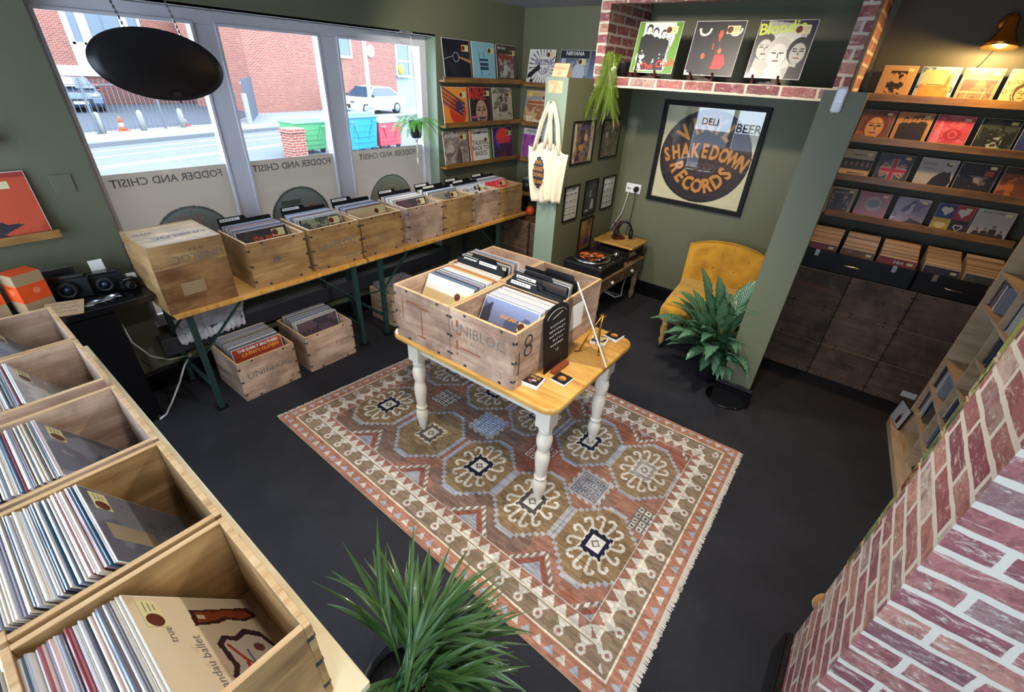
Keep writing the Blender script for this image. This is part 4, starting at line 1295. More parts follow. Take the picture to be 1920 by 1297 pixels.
for i, (x0, x1) in enumerate(cx_):
    cx = (x0 + x1) / 2; hh = .285
    c_ = crate(fgl[i], (cx, -.040, ZB), PI, w=x1 - x0, d=.378, h=hh, mat='crate_weathered' if i < 3 else 'crate_tan', group='wooden crates', t=.014)
    o = (cx, -.040, ZB)
    ln = (.55, .55, .56, .50, .60)[i]
    yb = (-.150, -.155, -.155, -.150, -.155)[i]
    p = Vector((cx, -.040 - yb, ZB + .014))
    mir = i == 4
    album(flb[i], p, PI, ln, fga[i], 'front covers in the big crates', st=(.82, .86), title=[('spandau ballet', .030, .33, .64, 'ink_grey', 0, 0), ('true', .026, .62, .80, 'ink_grey', 0, 0)] if mir else None)
    off = 1 if i == 4 else 0
    n = (28, 30, 33, 34, 35)[i]
    nm = ('closest to the orange boxes', 'second from the orange boxes', 'in the middle of the cream bench', 'fronted by the grey banded cover', 'closest to the palm')[i]
    packed(n, (yb + .007, .014), .0053, ln, 'records in the big crate ' + nm, 'record sleeve in the big crate ' + nm, PI, o, jit=.003)
# ---------------------------------------------------------------- centre table
TZ = 0.68
def round_rect(x0, x1, y0, y1, r, n=6):
    pts = []
    for cx, cy, a0 in ((x1 - r, y0 + r, -PI/2), (x1 - r, y1 - r, 0), (x0 + r, y1 - r, PI/2), (x0 + r, y0 + r, PI)):
        for k in range(n + 1):
            a = a0 + k * PI / 2 / n; pts.append((cx + r * math.cos(a), cy + r * math.sin(a)))
    return pts
def slab(poly, z0, z1, name, mats, parent=None, bevel=0.0, chamfer=0.0):
    m = MB(); n = len(poly)
    m.v = [(x, y, z0) for x, y in poly] + [(x, y, z1) for x, y in poly]
    m.face(list(range(n))[::-1]); m.face(list(range(n, 2 * n)))
    for i in range(n): m.face((i, (i + 1) % n, n + (i + 1) % n, n + i))
    return m.build(name, mats, parent, bevel=bevel, seg=3)
tb = thing('pine_table', 'pine-topped table with turned white legs standing on the patterned rug', 'table', (1.985, 1.70, 0), math.radians(.8))
slab(round_rect(-.530, .530, -.415, .405, .07), TZ - .034, TZ, 'table_top', 'table_pine', tb, bevel=.010)
m = MB()
for k in range(1, 6): m.box((0, -.42 + k * .14 - .006, TZ - .0002), (1.02, .0016, .001))
m.build('board_joints', 'ledge_oak', tb)
m = MB()
m.span(-.42, .42, -.335, -.315, TZ - .125, TZ - .034); m.span(-.42, .42, .265, .285, TZ - .125, TZ - .034)
m.span(-.455, -.435, -.30, .25, TZ - .125, TZ - .034); m.span(.435, .455, -.30, .25, TZ - .125, TZ - .034)
m.build('apron', 'white_paint', tb, bevel=.002)
leg_prof = [(.017, 0), (.022, .02), (.027, .05), (.036, .095), (.038, .125), (.031, .150), (.026, .158), (.033, .166), (.034, .175), (.027, .183), (.028, .195), (.035, .26), (.038, .305), (.033, .34), (.028, .352),
            (.030, .362), (.038, .395), (.040, .425), (.033, .455), (.027, .465), (.034, .475), (.035, .487), (.028, .498), (.032, .506)]
def make_leg():
    m = MB(); m.lathe(leg_prof, n=24); m.box((0, 0, (.506 + TZ - .034) / 2), (.078, .078, TZ - .034 - .506)); return m
lg = None
for (lx, ly) in ((1.575 - 1.985, 1.375 - 1.70), (2.430 - 1.985, 1.385 - 1.70), (1.575 - 1.985, 1.965 - 1.70), (2.430 - 1.985, 1.965 - 1.70)):
    if lg is None: lg = make_leg().build('leg', 'white_paint', tb, bevel=.003); o = lg
    else:
        o = lg.copy(); COL.objects.link(o)
    o.parent = tb; o.location = (lx, ly, 0)

CR = math.radians(1.2)
def onT(x, y, z=0): return (x, y, TZ + z)
cc = [(1.712, 1.490, 'weathered table crate with rust streaks, holding cream and red records', None),
      (2.098, 1.498, 'weathered table crate stencilled UNIBLOC, fronted by the blue album', UNI(.20, .075, 'ink_grey', -.02) + [('IIIIIII IIIIII II IIIII', .020, -.02, .115, 'ink_grey'), ('S', .035, .12, .05, 'ink_grey')]),
      (1.690, 1.897, 'half-empty table crate behind the one with cream records', None),
      (2.070, 1.905, 'half-empty table crate behind the one stencilled UNIBLOC', None)]
for i, (x, y, lb, lt) in enumerate(cc):
    c_ = crate(lb, (x, y, TZ), CR, w=.382, d=.398, h=.29, mat='crate_weathered', group='wooden crates', letter=lt, t=.014)
    if i < 2:
        m = MB(); y_ = -.1996
        for (x0, x1, z0, z1) in (((-.135, -.128, .12, .235), (-.105, -.01, .222, .232), (-.01, .045, .212, .222), (.0, .006, .06, .205), (-.03, .03, .052, .060)) if i == 0 else
                                 ((-.150, -.136, .205, .24), (-.150, -.120, .165, .178), (-.150, -.138, .085, .135), (-.12, .0, .098, .105), (-.148, -.140, .055, .07))):
            m.box(((x0 + x1) / 2, y_, (z0 + z1) / 2), (x1 - x0, .0006, z1 - z0))
        m.build('rust_stain', 'rust', [c for c in c_.children if c.name.startswith('front_panel')][0])
    if i == 1:
        sp = [c for c in c_.children if c.name.startswith('side_panel')][1]
        text('stencil', '8', .17, 'ink_black', sp, (.1922, -.10, .19), (0, 0, PI/2), bold=-.02)
        m = MB(); m.span(.1915, .1922, -.168, -.162, .07, .19); m.build('marker_stroke', 'ink_black', sp)
    if i == 3:
        m = MB(); m.span(.1915, .1925, -.10, .02, .09, .23); m.build('paper_label', 'paper_white', c_)
def cream():
    a = Art(64, '#cdb989'); a.circ(.10, .86, .062, '#23201e'); a.circ(.10, .86, .05, '#3a3632'); a.poly([(.06, .85), (.09, .89), (.11, .86), (.14, .885), (.145, .84), (.06, .84)], '#cfc9ba'); a.rect(.055, .82, .15, .835, '#cfc9ba'); return a
def blueart():
    a = Art(96, '#56617f'); a.grad('#343c58', '#7d89ad'); a.blot(.62, '#4a5474', 3, 4); a.poly([(0, 0), (0, .8), (.16, .95), (.2, .3), (.3, 0)], '#2e3142')
    a.rect(.25, .0, .96, .62, '#7c3140'); a.rect(.26, .0, .95, .61, '#1b2a6e'); a.blot(.6, '#2a4596', 4, 7, a.box(.26, .0, .95, .61))
    for k in range(12):
        an = k * PI / 6; r = .17 if k % 2 else .11
        a.line((.62, .34), (.62 + r * math.cos(an), .34 + r * 1.2 * math.sin(an)), .014, '#d8dcea')
    a.circ(.62, .34, .05, '#eef0f8', .07); a.circ(.62, .30, .02, '#8a3a34'); return a
album('cream album cover with a round black emblem in the table crate', onT(1.712 + .0, 1.490 - .135, .014), CR, .50, cream(), 'front covers in the table crates', st=(.80, .80))
album('blue album cover lettered ENIGMA with a white starburst in the table crate', onT(2.100, 1.498 - .125, .014), CR, .52, blueart(), 'front covers in the table crates', st=(.84, .72), title=[('ENIGMA', .026, .52, .76, 'lettering_gold')])
def tstack(x, y, n, y0, lean, what, grp, st=.0056):
    packed(n, (y0, .014), st, lean, grp, what, CR, (x, y, TZ), jit=.003)
tstack(1.712, 1.490, 34, -.128, .48, 'record sleeve behind the cream cover on the pine table', 'records behind the cream cover', .0078)
tstack(2.098, 1.498, 24, -.117, .50, 'record sleeve behind the blue starburst cover in the table crate', 'records behind the blue cover', .0075)
tstack(1.690, 1.897, 16, -.145, .10, 'record sleeve in the half-empty table crate behind the cream records', 'records in the far table crate by the window', .0075)
tstack(2.070, 1.905, 9, -.150, .10, 'record sleeve in the half-empty table crate behind the UNIBLOC one', 'records in the far table crate by the easel', .008)
dv = [((1.712, 1.490), .140, .40, -.07, 'wide black divider behind the cream and red records', True), ((1.690, 1.897), -.178, .20, .0, 'unlabelled black divider at the front of the half-empty window-side table crate', False),
      ((2.098, 1.498), .068, .42, -.07, 'black divider directly behind the pale sleeves by the blue album', True), ((2.098, 1.498), .092, .40, -.05, 'second black divider behind the blue album, with a long label', True),
      ((2.098, 1.498), .150, .30, -.07, 'third black divider behind the blue album, by the crate join', True), ((2.070, 1.905), -.165, .16, -.02, 'unlabelled black divider in the half-empty easel-side table crate', False), ((2.070, 1.905), -.06, .13, .05, 'rearmost black divider in the half-empty easel-side table crate', False),
      ((1.712, 1.490), .165, .26, .06, 'narrow-tabbed black divider last in the cream-record crate', True)]
for (c0, y, ln, tx, lb, lab) in dv:
    p = Matrix.Rotation(CR, 4, 'Z') @ Vector((0, y, 0)) + Vector((c0[0], c0[1], TZ + .014))
    divider(lb, p, CR, ln, tx, 'divider cards in the table crates', W=.335, H=.32, lab=lab)

# blackboard leaning on the crates, its wooden foot, coasters, easel and print
bb = thing('chalkboard', 'small arched black chalkboard with handwriting leaning against the table crate', 'chalkboard', (2.325, 1.610, TZ + .002), PI/2, rot=(-.10, 0, PI/2))
pts = [(-.105, 0), (.105, 0)] + [(.105 * math.cos(a), .27 + .055 * math.sin(a)) for a in [k * PI / 10 for k in range(11)]]
m = MB(); m.prism(pts, .006); m.build('board', 'satin_black', bb)
m = MB()
for k in range(10):
    a0, a1 = PI * (.12 + .076 * k), PI * (.12 + .076 * (k + 1))
    m.bar((.085 * math.cos(a0), -.0008, .255 + .045 * math.sin(a0)), (.085 * math.cos(a1), -.0008, .255 + .045 * math.sin(a1)), .0022, .0008)
m.bar((-.035, -.0008, .262), (.045, -.0008, .278), .0022, .0008)
rr = random.Random(3)
for row, (z, w) in enumerate(((.225, .11), (.20, .13), (.175, .13), (.15, .07), (.125, .11))):
    x = -w / 2
    while x < w / 2:
        L = rr.uniform(.008, .02); m.bar((x, -.0008, z + rr.uniform(-.003, .003)), (x + L, -.0008, z + rr.uniform(-.003, .004)), .0022, .0008); x += L + .006
        m.bar((x - .01, -.0008, z - .004), (x - .007, -.0008, z + .005), .0018, .0008)
for k in range(8):
    a0, a1 = PI + k * PI / 8, PI + (k + 1) * PI / 8
    m.bar((.012 * math.cos(a0), -.0008, .10 + .012 * math.sin(a0)), (.012 * math.cos(a1), -.0008, .10 + .012 * math.sin(a1)), .002, .0008)
m.build('chalk_writing', 'chalk', bb)
m = MB(); m.box((0, 0, .011), (.028, .125, .022)); o = m.build('wooden_stand', 'redwood', None, bevel=.002); o.location = (2.352, 1.598, TZ); tag(o, 'small reddish wooden display foot on the table before the chalkboard', 'display stand')
def coaster(lb, x, y, rz, n, top, art, grp='coasters on the pine table'):
    t = thing('coaster_stack' if n > 1 else 'coaster', lb, 'coasters' if n > 1 else 'coaster', onT(x, y), rz, grp)
    m = MB()
    for k in range(n):
        j = .002 * math.sin(k * 2.3)
        m.box((j, -j, .002 + k * .0042), (.082, .082, .0038))
    m.build('card_layers' if n > 1 else 'card_layer', 'paper_white', t, bevel=.001)
    g = grid_obj('printed_top', art, 1, 1, 'printed', t, corners=[(-.038, -.038, n * .0042 + .0006), (.038, -.038, n * .0042 + .0006), (.038, .038, n * .0042 + .0006), (-.038, .038, n * .0042 + .0006)])
def cstA():
    a = Art(32, '#19161a'); a.blot(.6, '#8a6a3a', 5, 3, a.box(.15, .5, .85, .9)); a.circ(.4, .35, .15, '#8d4a56', .12); a.blot(.7, '#d0cbd4', 6, 5, a.box(.1, .1, .9, .5)); return a
def cstB():
    a = Art(32, '#151214'); a.circ(.5, .5, .27, '#7b4a22'); a.blot(.5, '#c98a3e', 7, 2, (np.hypot(a.x - .5, a.y - .5) < .25)); return a
def cstC():
    a = Art(32, '#22283a'); a.circ(.5, .5, .3, '#b9c0d8'); a.circ(.5, .5, .2, '#2c3a66'); a.blot(.6, '#c9b25a', 5, 3); return a
coaster('stack of photo-printed square coasters by the corner of the UNIBLOC table crate', 2.325, 1.415, math.radians(8), 5, None, cstA())
coaster('single black coaster with a gold emblem lying before the chalkboard foot', 2.410, 1.530, math.radians(-2), 2, None, cstB())
coaster('stack of black gold-emblem coasters at the far corner of the table', 2.405, 2.060, math.radians(-6), 4, None, cstB())
coaster('stack of blue-printed coasters behind the leaning print', 2.365, 1.965, math.radians(15), 4, None, cstC())
e = thing('brass_easel', 'small folding brass easel holding a mounted print on the table', 'easel', onT(2.40, 1.83))
m = MB(); m.tube([(-.062, -.03, .004), (-.035, .0, .10), (.0, .055, .21)], .004, 6); m.tube([(.022, .028, .004), (.01, .03, .10), (.0, .055, .21)], .004, 6); m.tube([(-.03, .09, .004), (.0, .055, .21)], .003, 6)
m.tube([(-.064, -.03, .004), (-.080, -.045, .006), (-.080, -.045, .022)], .003, 6); m.tube([(.022, .028, .004), (.036, .0, .006), (.036, .0, .022)], .003, 6); m.build('easel_legs', 'brass', e)
m = MB(); m.box((.0, .06, .20), (.035, .02, .006)); m.build('clip', 'brass', e)
pr = thing('mounted_print', 'thin white mounted print seen edge-on, propped on the brass easel', 'print', (2.470, 1.815, TZ + .016))
_h = Vector((.633, -.774, 0)); _u3 = Vector((-.316, -.259, .913)); _n3 = _u3.cross(_h)
pr.rotation_euler = Matrix((_h, _n3, _u3)).transposed().to_euler()
m = MB(); m.span(-.09, .09, -.003, .003, 0, .40); m.build('mount_board', 'paper_white', pr)
m = MB(); m.span(-.085, .085, .003, .008, .01, .39); m.build('clear_cover', 'clear_sleeve', pr)

# ---------------------------------------------------------------- rug
def rug_art():
    W, H = 2.36, 1.65; px = .0042
    a = Art(int(W / px), '#a0644a', int(H / px)); X = a.x * W; Y = a.y * H
    OR, BR_, CR_, BL, RU, NV, GY = '#ac7053', '#877157', '#c3bdae', '#9aa1ae', '#96654f', '#1d1c33', '#8b857e'
    e = np.minimum(np.minimum(X, W - X), np.minimum(Y, H - Y))
    lonx = np.where(np.minimum(Y, H - Y) <= np.minimum(X, W - X), X, Y)   # coordinate along the border
    a.put(e < 9, OR)
    # outer band with small triangles
    ph = (lonx / .058) % 1; tri = (e > .022) & (e < .022 + .034 * (1 - abs(ph - .5) * 2.6).clip(0))
    alt = ((lonx / .058).astype(int) % 2) == 0
    a.put(tri & alt, CR_); a.put(tri & ~alt, BL)
    a.put((e > .072) & (e < .080), '#d6cbb0')
    a.put((e >= .080) & (e < .165), BR_)
    # hooked flowers in the broad band
    ph = (lonx / .105) % 1 - .5; d = np.hypot(ph * .105, e - .112)
    a.put((d < .021) & (d > .009), CR_); a.put(d <= .009, RU)
    a.put((abs(ph * .105) < .006 + (e - .13).clip(0) * .9) & (e > .130) & (e < .162), CR_)
    a.put((e >= .165) & (e < .173), '#d6cbb0')
    ph = (lonx / .062) % 1; s1 = (e > .173) & (e < .222)
    a.put(s1, RU); a.put(s1 & ((e - .173) / .049 < 1 - abs(ph - .5) * 2.1), CR_)
    a.put((e >= .222) & (e < .229), '#b9b3ac')
    fld = e >= .229
    a.put(fld, RU); f = a.field(5, 3); a.put(fld & (f > .60), '#96593f'); a.put(fld & (f < .35), '#7c6152')
    OX, OY = .865, .83                     # rug origin in the room, for the measured motif centres
    def med(cx, cy, ground, outline, core, core2, hooks=True, sx=1.0):
        cx -= OX; cy -= OY
        dx, dy = (X - cx) / sx, Y - cy
        st = np.floor(abs(dy) / .022) * .022
        hexr = np.where(abs(dy) < .11, .192, .192 - (st - .088) * 1.05)
        o_ = fld & (abs(dx) < hexr) & (abs(dy) < .240)
        a.put(o_, CR_ if outline == 'c' else BL)
        i_ = fld & (abs(dx) < hexr - .013) & (abs(dy) < .226); a.put(i_, '#8f97ab' if outline == 'b' else '#a39c93')
        i2 = fld & (abs(dx) < hexr - .024) & (abs(dy) < .214); a.put(i2, ground)
        g2 = a.field(30, 9) > .62; a.put(i2 & g2, tuple(x * .8 for x in lin(ground)))
        if hooks:
            for k in range(12):
                an = k * PI / 6 + .26; rx, ry = math.cos(an), math.sin(an)
                p0 = ((cx + .055 * rx * sx) / W, (cy + .062 * ry) / H)
                x1, y1 = cx + .112 * rx * sx, cy + .145 * ry
                # spoke
                t = np.clip(((X - p0[0] * W) * (x1 - p0[0] * W) + (Y - p0[1] * H) * (y1 - p0[1] * H)) / ((x1 - p0[0] * W) ** 2 + (y1 - p0[1] * H) ** 2), 0, 1)
                dd = np.hypot(X - p0[0] * W - t * (x1 - p0[0] * W), Y - p0[1] * H - t * (y1 - p0[1] * H)); a.put(i2 & (dd < .0075), CR_)
                qx, qy = x1 - ry * .018, y1 + rx * .018
                d = np.hypot(X - qx, Y - qy); side = (X - qx) * rx + (Y - qy) * ry
                a.put(i2 & (abs(d - .018) < .0078) & (side > -.008), CR_)
        r_ = abs(dx) * .9 + abs(dy) * .85; r2 = np.maximum(abs(dx), abs(dy)); zig = (((X + Y) / .021).astype(int) % 2) * .008
        sq = np.maximum(abs(dx) * 1.02, abs(dy) * .92)
        a.put(fld & (sq < .066 + zig * .6), CR_ if hooks else '#c9c2b2'); a.put(fld & (sq < .055 + zig), core)
        a.put(fld & (sq < .036), core2); a.put(fld & (sq < .036) & (abs(abs(dx) + abs(dy) - .02) < .006), '#6d665e')
    def dice(cx, cy, bg, ln, teeth=True):
        cx -= OX; cy -= OY; dx, dy = X - cx, Y - cy
        zig = ((((X + Y) / .024).astype(int)) % 2) * .012
        if teeth: a.put(fld & (np.maximum(abs(dx), abs(dy)) < .092 + zig), '#a9a6a6')
        i_ = fld & (abs(dx) < .078) & (abs(dy) < .078); a.put(i_, bg)
        u = ((dx + .078) / .039) % 1; v = ((dy + .078) / .039) % 1
        cell = np.maximum(abs(u - .5), abs(v - .5)); a.put(i_ & (cell < .36) & (cell > .17), ln); a.put(i_ & (cell <= .17), tuple(x * .7 for x in lin(bg)))
    # zig-zag triangles between the medallions along both long sides
    for cy0, sg in ((1.055, 1), (2.285, -1)):
        for cx in (1.00, 1.42, 1.85, 2.28, 2.68, 3.03):
            x = cx - OX; y = cy0 - OY; h = (Y - y) * sg
            w = (.135 - h * .95).clip(0)
            t0 = fld & (h > -.02) & (abs(X - x) < w)
            a.put(t0, '#7d6a5c'); teeth = (((X / .026) % 1) < .5)
            a.put(fld & (h > -.02) & (abs(X - x) < w) & (abs(X - x) > w - .026) & teeth, CR_)
            a.put(fld & (h > -.02) & (abs(X - x) < w - .034), '#8c4b38'); a.put(fld & (h > -.02) & (abs(X - x) < w - .066), '#8b8e97')
    top, bot = 1.965, 1.375
    for i, cx in enumerate((1.235, 1.652, 2.064, 2.448, 2.835)):
        core = (NV, '#5c524b', NV, '#4c443f', NV)[i]
        med(cx, bot, '#8a6f48' if i != 1 else '#86704c', 'b' if i in (1, 2) else 'g', core, '#c8c4bb', hooks=i != 1)
    for i, cx in enumerate((1.235, 1.652, 2.046, 2.440, 2.815)):
        med(cx, top, '#8b7250', ('g', 'g', 'b', 'b', 'g')[i], ('#5c524b', NV, '#4c443f', NV, '#8f8a84')[i], '#bdb8b0')
    for i, (cx, cy) in enumerate(((1.035, 1.66), (1.455, 1.68), (1.862, 1.668), (2.27, 1.69), (2.632, 1.655), (2.985, 1.64))):
        dice(cx, cy, ('#6e5446', '#5e5048', '#7d8fb8', '#9a4e40', '#77757c', '#6e6560')[i], ('#b9b29e', '#c9c4b8', '#c5cfe4', '#d8c8bc', '#9b9aa0', '#c2bcae')[i], i in (2, 4))
    # weave streaks running across
    n = np.random.RandomState(2).rand(a.h // 2 + 2, a.w // 14 + 2); nz = np.kron(n, np.ones((2, 14)))[:a.h, :a.w]
    a.a *= (0.78 + .44 * nz)[..., None]; a.a = a.a * .78 + a.a.mean(-1, keepdims=True) * .22; f3 = a.field(60, 17)[..., None]; a.a *= (.78 + .44 * f3)
    sh = a.field(3, 44)[..., None]; a.a *= (.93 + .14 * sh)
    return a
rg = thing('patterned_rug', 'large rust and brown patterned rug with hooked medallions and white fringe', 'rug', (0, 0, 0))
RC = [(.853, .838), (3.190, .790), (3.160, 2.470), (.985, 2.440)]
g = grid_obj('woven_pile', rug_art(), 1, 1, 'rug_pile', rg, corners=[(x, y, .011) for x, y in RC])
slab([(x, y) for x, y in RC], .0008, .0105, 'rug_backing', 'card_peach', rg)
rr = random.Random(5)
for (a_, b_, dx) in ((RC[0], RC[3], -1), (RC[1], RC[2], 1)):
    n = 330; m = MB()
    for k in range(n):
        t0 = k / n; x = a_[0] + (b_[0] - a_[0]) * t0; y = a_[1] + (b_[1] - a_[1]) * t0
        L = .026 + rr.uniform(-.004, .004); j = rr.uniform(-.004, .004)
        m.v += [(x, y, .009), (x, y + .0054, .009), (x + dx * L, y + .0054 + j, .003), (x + dx * L, y + j, .003)]
        b = len(m.v) - 4; m.face((b, b + 1, b + 2, b + 3) if dx < 0 else (b + 3, b + 2, b + 1, b))
    m.build('fringe', 'rope', rg)

# ================================================================ WALL RECORDS
def ledge(label, loc, rz, L, group, lip=.024, depth=.075, mat='ledge_oak'):
    """picture ledge: wall behind at local +Y, front lip at local -Y; top of shelf at local z=0"""
    t = thing('picture_ledge', label, 'shelf', loc, rz, group)
    m = MB(); m.span(-L/2, L/2, -depth + .014, 0, -.016, 0); m.build('shelf_board', mat, t, bevel=.002)
    m = MB(); m.span(-L/2, L/2, -depth, -depth + .014, -.016, lip); m.build('front_lip', mat, t, bevel=.002)
    return t
# left wall, three ledges (y 3.09..4.22); far wall, three short ones
for i, z in enumerate((1.818, 1.467, 1.120)):
    ledge(('top', 'middle', 'bottom')[i] + ' oak ledge of three on the wall beside the window', (0.0, 3.65, z), E90, 1.13, 'oak picture ledges')
    ledge(('top', 'middle', 'bottom')[i] + ' short oak ledge round the corner, behind the tote bags', (0.56, 4.25, z - .014), 0, .94, 'oak picture ledges')
def wl(label, y0, y1, z, art, **k):   # on the left wall, facing the room
    k.setdefault('st', (.82, .80))
    album(label, (.058, (y0 + y1) / 2, z + .001), E90, .14, art, 'records on the ledges beside the window', w=y1 - y0, h=.302, **k)
def wf(label, x0, x1, z, art, **k):
    k.setdefault('st', (.80, .82))
    album(label, ((x0 + x1) / 2, 4.192, z + .001), 0, .14, art, 'records on the short ledges', w=x1 - x0, h=.302, **k)
Z1, Z2, Z3 = 1.818, 1.467, 1.120
a = Art(64, '#14141f'); a.blot(.7, '#20202e', 3, 4); a.line((.02, .50), (.36, .60), .006, '#a6a8b0')
a.poly([(.55, .60), (1, .52), (1, .44), (.55, .56)], '#b07a44'); a.ring(.46, .57, .11, .010, '#9a9ca6')
wl('navy cover with a thin pale line drawing, on the top ledge nearest the window', 3.118, 3.448, Z1, a)
a = Art(48, '#86b4c2'); 
for x, y0, y1 in ((.30, .45, .75), (.48, .6, .78), (.33, .12, .3)): a.rect(x, y0, x + .02, y1, '#2a3b5c')
for y in (.52, .40, .30): a.rect(.32, y, .68, y + .07, '#2a3b5c')
for p in ((.70, .74), (.70, .18)): a.circ(*p, .022, '#2a3b5c')
wl('pale blue cover with dark blocky lettering on the top ledge', 3.475, 3.785, Z1, a, sticker=True)
a = Art(48, '#3b332e'); a.rect(.10, .10, .88, .74, '#a39a8c'); a.blot(.5, '#5a4c48', 8, 3, a.box(.1, .1, .88, .74)); a.blot(.66, '#7c3a34', 7, 8, a.box(.1, .1, .88, .74)); a.rect(.14, .60, .84, .72, '#8f2f28'); a.circ(.45, .32, .10, '#b0b4bc', .16)
wl('brown cover with a crowded figure picture on the top ledge', 3.808, 4.100, Z1, a, title=[('Bob Dylan', .030, .28, .90, 'paper_white')])
a = Art(64, '#d98a34'); a.circ(.58, .36, .34, '#c23a24', .36)
for k in range(8): a.poly([(-.1, .62 + .06 * k), (.75 + .02 * k, .18 + .05 * k), (.78 + .02 * k, .22 + .05 * k), (-.1, .66 + .06 * k)], '#332c44' if k % 2 else '#b9562c')
a.circ(.66, .48, .16, '#3a3048'); a.blot(.55, '#7a6a8c', 8, 4, np.hypot(a.x - .66, a.y - .48) < .16)
wl('orange cover with a red ball struck by dark spikes, on the middle ledge', 3.100, 3.410, Z2, a)
a = Art(64, '#2c2628'); a.head(.52, .34, .34, '#b98f76', '#2a1f1e'); a.blot(.6, '#4a3a3c', 5, 8, a.y < .18); a.rect(.05, .15, .25, .22, '#c24a7a')
wl('dark portrait cover with big red letters across the top, on the middle ledge', 3.440, 3.745, Z2, a, title=[('PUBLIC', .085, .34, .90, 'lettering_red', 0, .02), ('IMAGE', .085, .34, .75, 'lettering_red', 0, .02)], st=(.80, .84))
a = Art(64, '#b5ae97'); a.blot(.52, '#6e6a5c', 9, 3); a.blot(.6, '#3c3a34', 7, 9, a.box(.3, .3, .75, .95)); a.rect(.05, .02, .95, .22, '#a9a28b'); a.blot(.6, '#8a8470', 12, 5, a.box(.05, .02, .95, .22))
wl('grey and ivory sketchy cover, third on the middle ledge', 3.768, 4.068, Z2, a)
a = Art(64, '#8c7c72'); a.blot(.5, '#6c5c54', 8, 3); a.blot(.62, '#a99c90', 10, 6); a.rect(.06, .82, .66, .90, '#a8a098'); a.circ(.30, .50, .12, '#b5a89c'); a.circ(.62, .25, .10, '#5a4844', .25)
wl('faded mauve cover with a crowded street scene on the bottom ledge', 3.098, 3.415, Z3, a)
a = Art(48, '#d9d6cc'); a.rect(0, 0, .10, 1, '#e07a3a'); a.rect(.92, 0, 1, 1, '#5a8a3c'); a.words(.2, .85, .86, .05, '#3a3a3a', seed=3)
wl('white cover with orange spine and green edge, lettered in black on the bottom ledge', 3.445, 3.745, Z3, a, title=[('BILLY BRAGG', .044, .52, .90, 'lettering_dark'), ('TALKING', .058, .5, .58, 'lettering_dark', 0, .012), ('BACK TO', .058, .5, .42, 'lettering_dark', 0, .012), ('BASICS', .058, .5, .26, 'lettering_dark', 0, .012)], st=(.82, .66))
a = Art(64, '#2e2440'); a.circ(.52, .66, .44, '#4a3aa0', .36); a.circ(.55, .68, .37, '#e23a24', .30); a.poly([(.3, .5), (.35, .0), (.72, .0), (.85, .5)], '#3a2a3c')
for k in range(4): a.line((.26 + .17 * k, .66), (.28 + .17 * k, .46), .014, '#4a2a7c')
a.blot(.6, '#5a3040', 5, 4, a.y < .3)
wl('dark cover with a bold red fist on the bottom ledge', 3.785, 4.095, Z3, a)
a = Art(96, '#d8d8d2')
for k in range(24):
    an = k * PI / 12; a.poly([(.58 + .22 * math.cos(an), .52 + .22 * math.sin(an)), (.58 + .55 * math.cos(an + .05), .52 + .55 * math.sin(an + .05)), (.58 + .55 * math.cos(an + .13), .52 + .55 * math.sin(an + .13))], '#1c1a1e')
a.circ(.60, .52, .22, '#d8d8d2', .30); a.ring(.60, .52, .2, .012, '#5a2f78'); a.poly([(.02, .16), (.50, .46), (.44, .62), (.0, .28)], '#1c1a1e'); a.poly([(.1, .12), (.2, .02), (.27, .06), (.2, .2)], '#1c1a1e')
wf('white cover with a black megaphone and radiating flashes on the top short ledge', .103, .412, Z1 - .014, a, title=[('BELIEVE', .062, .60, .64, 'ink_purple', 0, .015), ('US', .062, .64, .42, 'ink_purple', 0, .015)], st=(.80, .86))
a = Art(64, '#8c949e'); a.rect(0, .80, 1, 1, '#1a1d30'); a.blot(.55, '#5a6678', 5, 3, a.y < .8); a.circ(.7, .4, .2, '#aab4c2', .3); a.rect(.05, .55, .2, .78, '#a8b0c0')
wf('blue-grey cover with a dark band across the top, behind the tent card', .468, .785, Z1 - .014, a, title=[('NIRVANA', .045, .5, .90, 'paper_white')], st=(.78, .70))
a = Art(48, '#31384c'); a.grad('#7d90b4', '#2a3146'); wf('plain dark blue cover half hidden behind the brick post', .792, 1.03, Z1 - .014, a, sticker=False)
a = Art(64, '#b9986c'); a.blot(.5, '#7a8a94', 7, 3, a.box(0, .55, 1, .85)); a.blot(.55, '#8a5a3a', 9, 5, a.y < .6); a.circ(.15, .9, .08, '#d8c23a')
for k in range(7): a.circ(.15 + .12 * (k % 5), .10 + .10 * (k // 5), .05, '#d9d2b8')
a.rect(.1, .62, .95, .70, '#9c4a34')
wf('tan collage cover full of small drawings, on the middle short ledge', .095, .400, Z2 - .014, a)
a = Art(48, '#a04c94'); a.rect(0, .82, 1, 1, '#c8c6cc'); a.blot(.5, '#7a3a8c', 4, 7, a.y < .82); a.blot(.64, '#c478b8', 6, 4, a.y < .82)
wf('magenta cover with a pale title strip on the bottom short ledge', .085, .395, Z3 - .014, a, title=[('FRANK ZAPPA', .040, .55, .91, 'lettering_dark')], st=(.80, .68))

# rear ledges on the left wall, at the picture's edge
ledge('oak ledge holding the orange-red cover beside the rear of the window', (0.0, -.10, 1.085), E90, .92, 'oak picture ledges')
ledge('oak ledge above the orange-red cover, at the picture edge', (0.0, -.17, 1.515), E90, .92, 'oak picture ledges')
a = Art(64, '#b9482a'); a.blot(.6, '#a83c26', 3, 5); a.rect(0, .92, 1, 1, '#962f28'); a.poly([(0, .42), (.35, .40), (.55, .24), (.75, .22), (.5, .10), (.3, .12), (0, .3)], '#241f2c'); a.poly([(.0, .3), (.4, .2), (.55, 0), (0, 0)], '#2a2430'); a.circ(.12, .60, .08, '#c98a5a'); a.rect(.1, .76, .78, .88, '#cfc09a')
wl('orange-red cover with a dark sweeping figure on the rear ledge', .02, .335, 1.086, a, sticker=False)

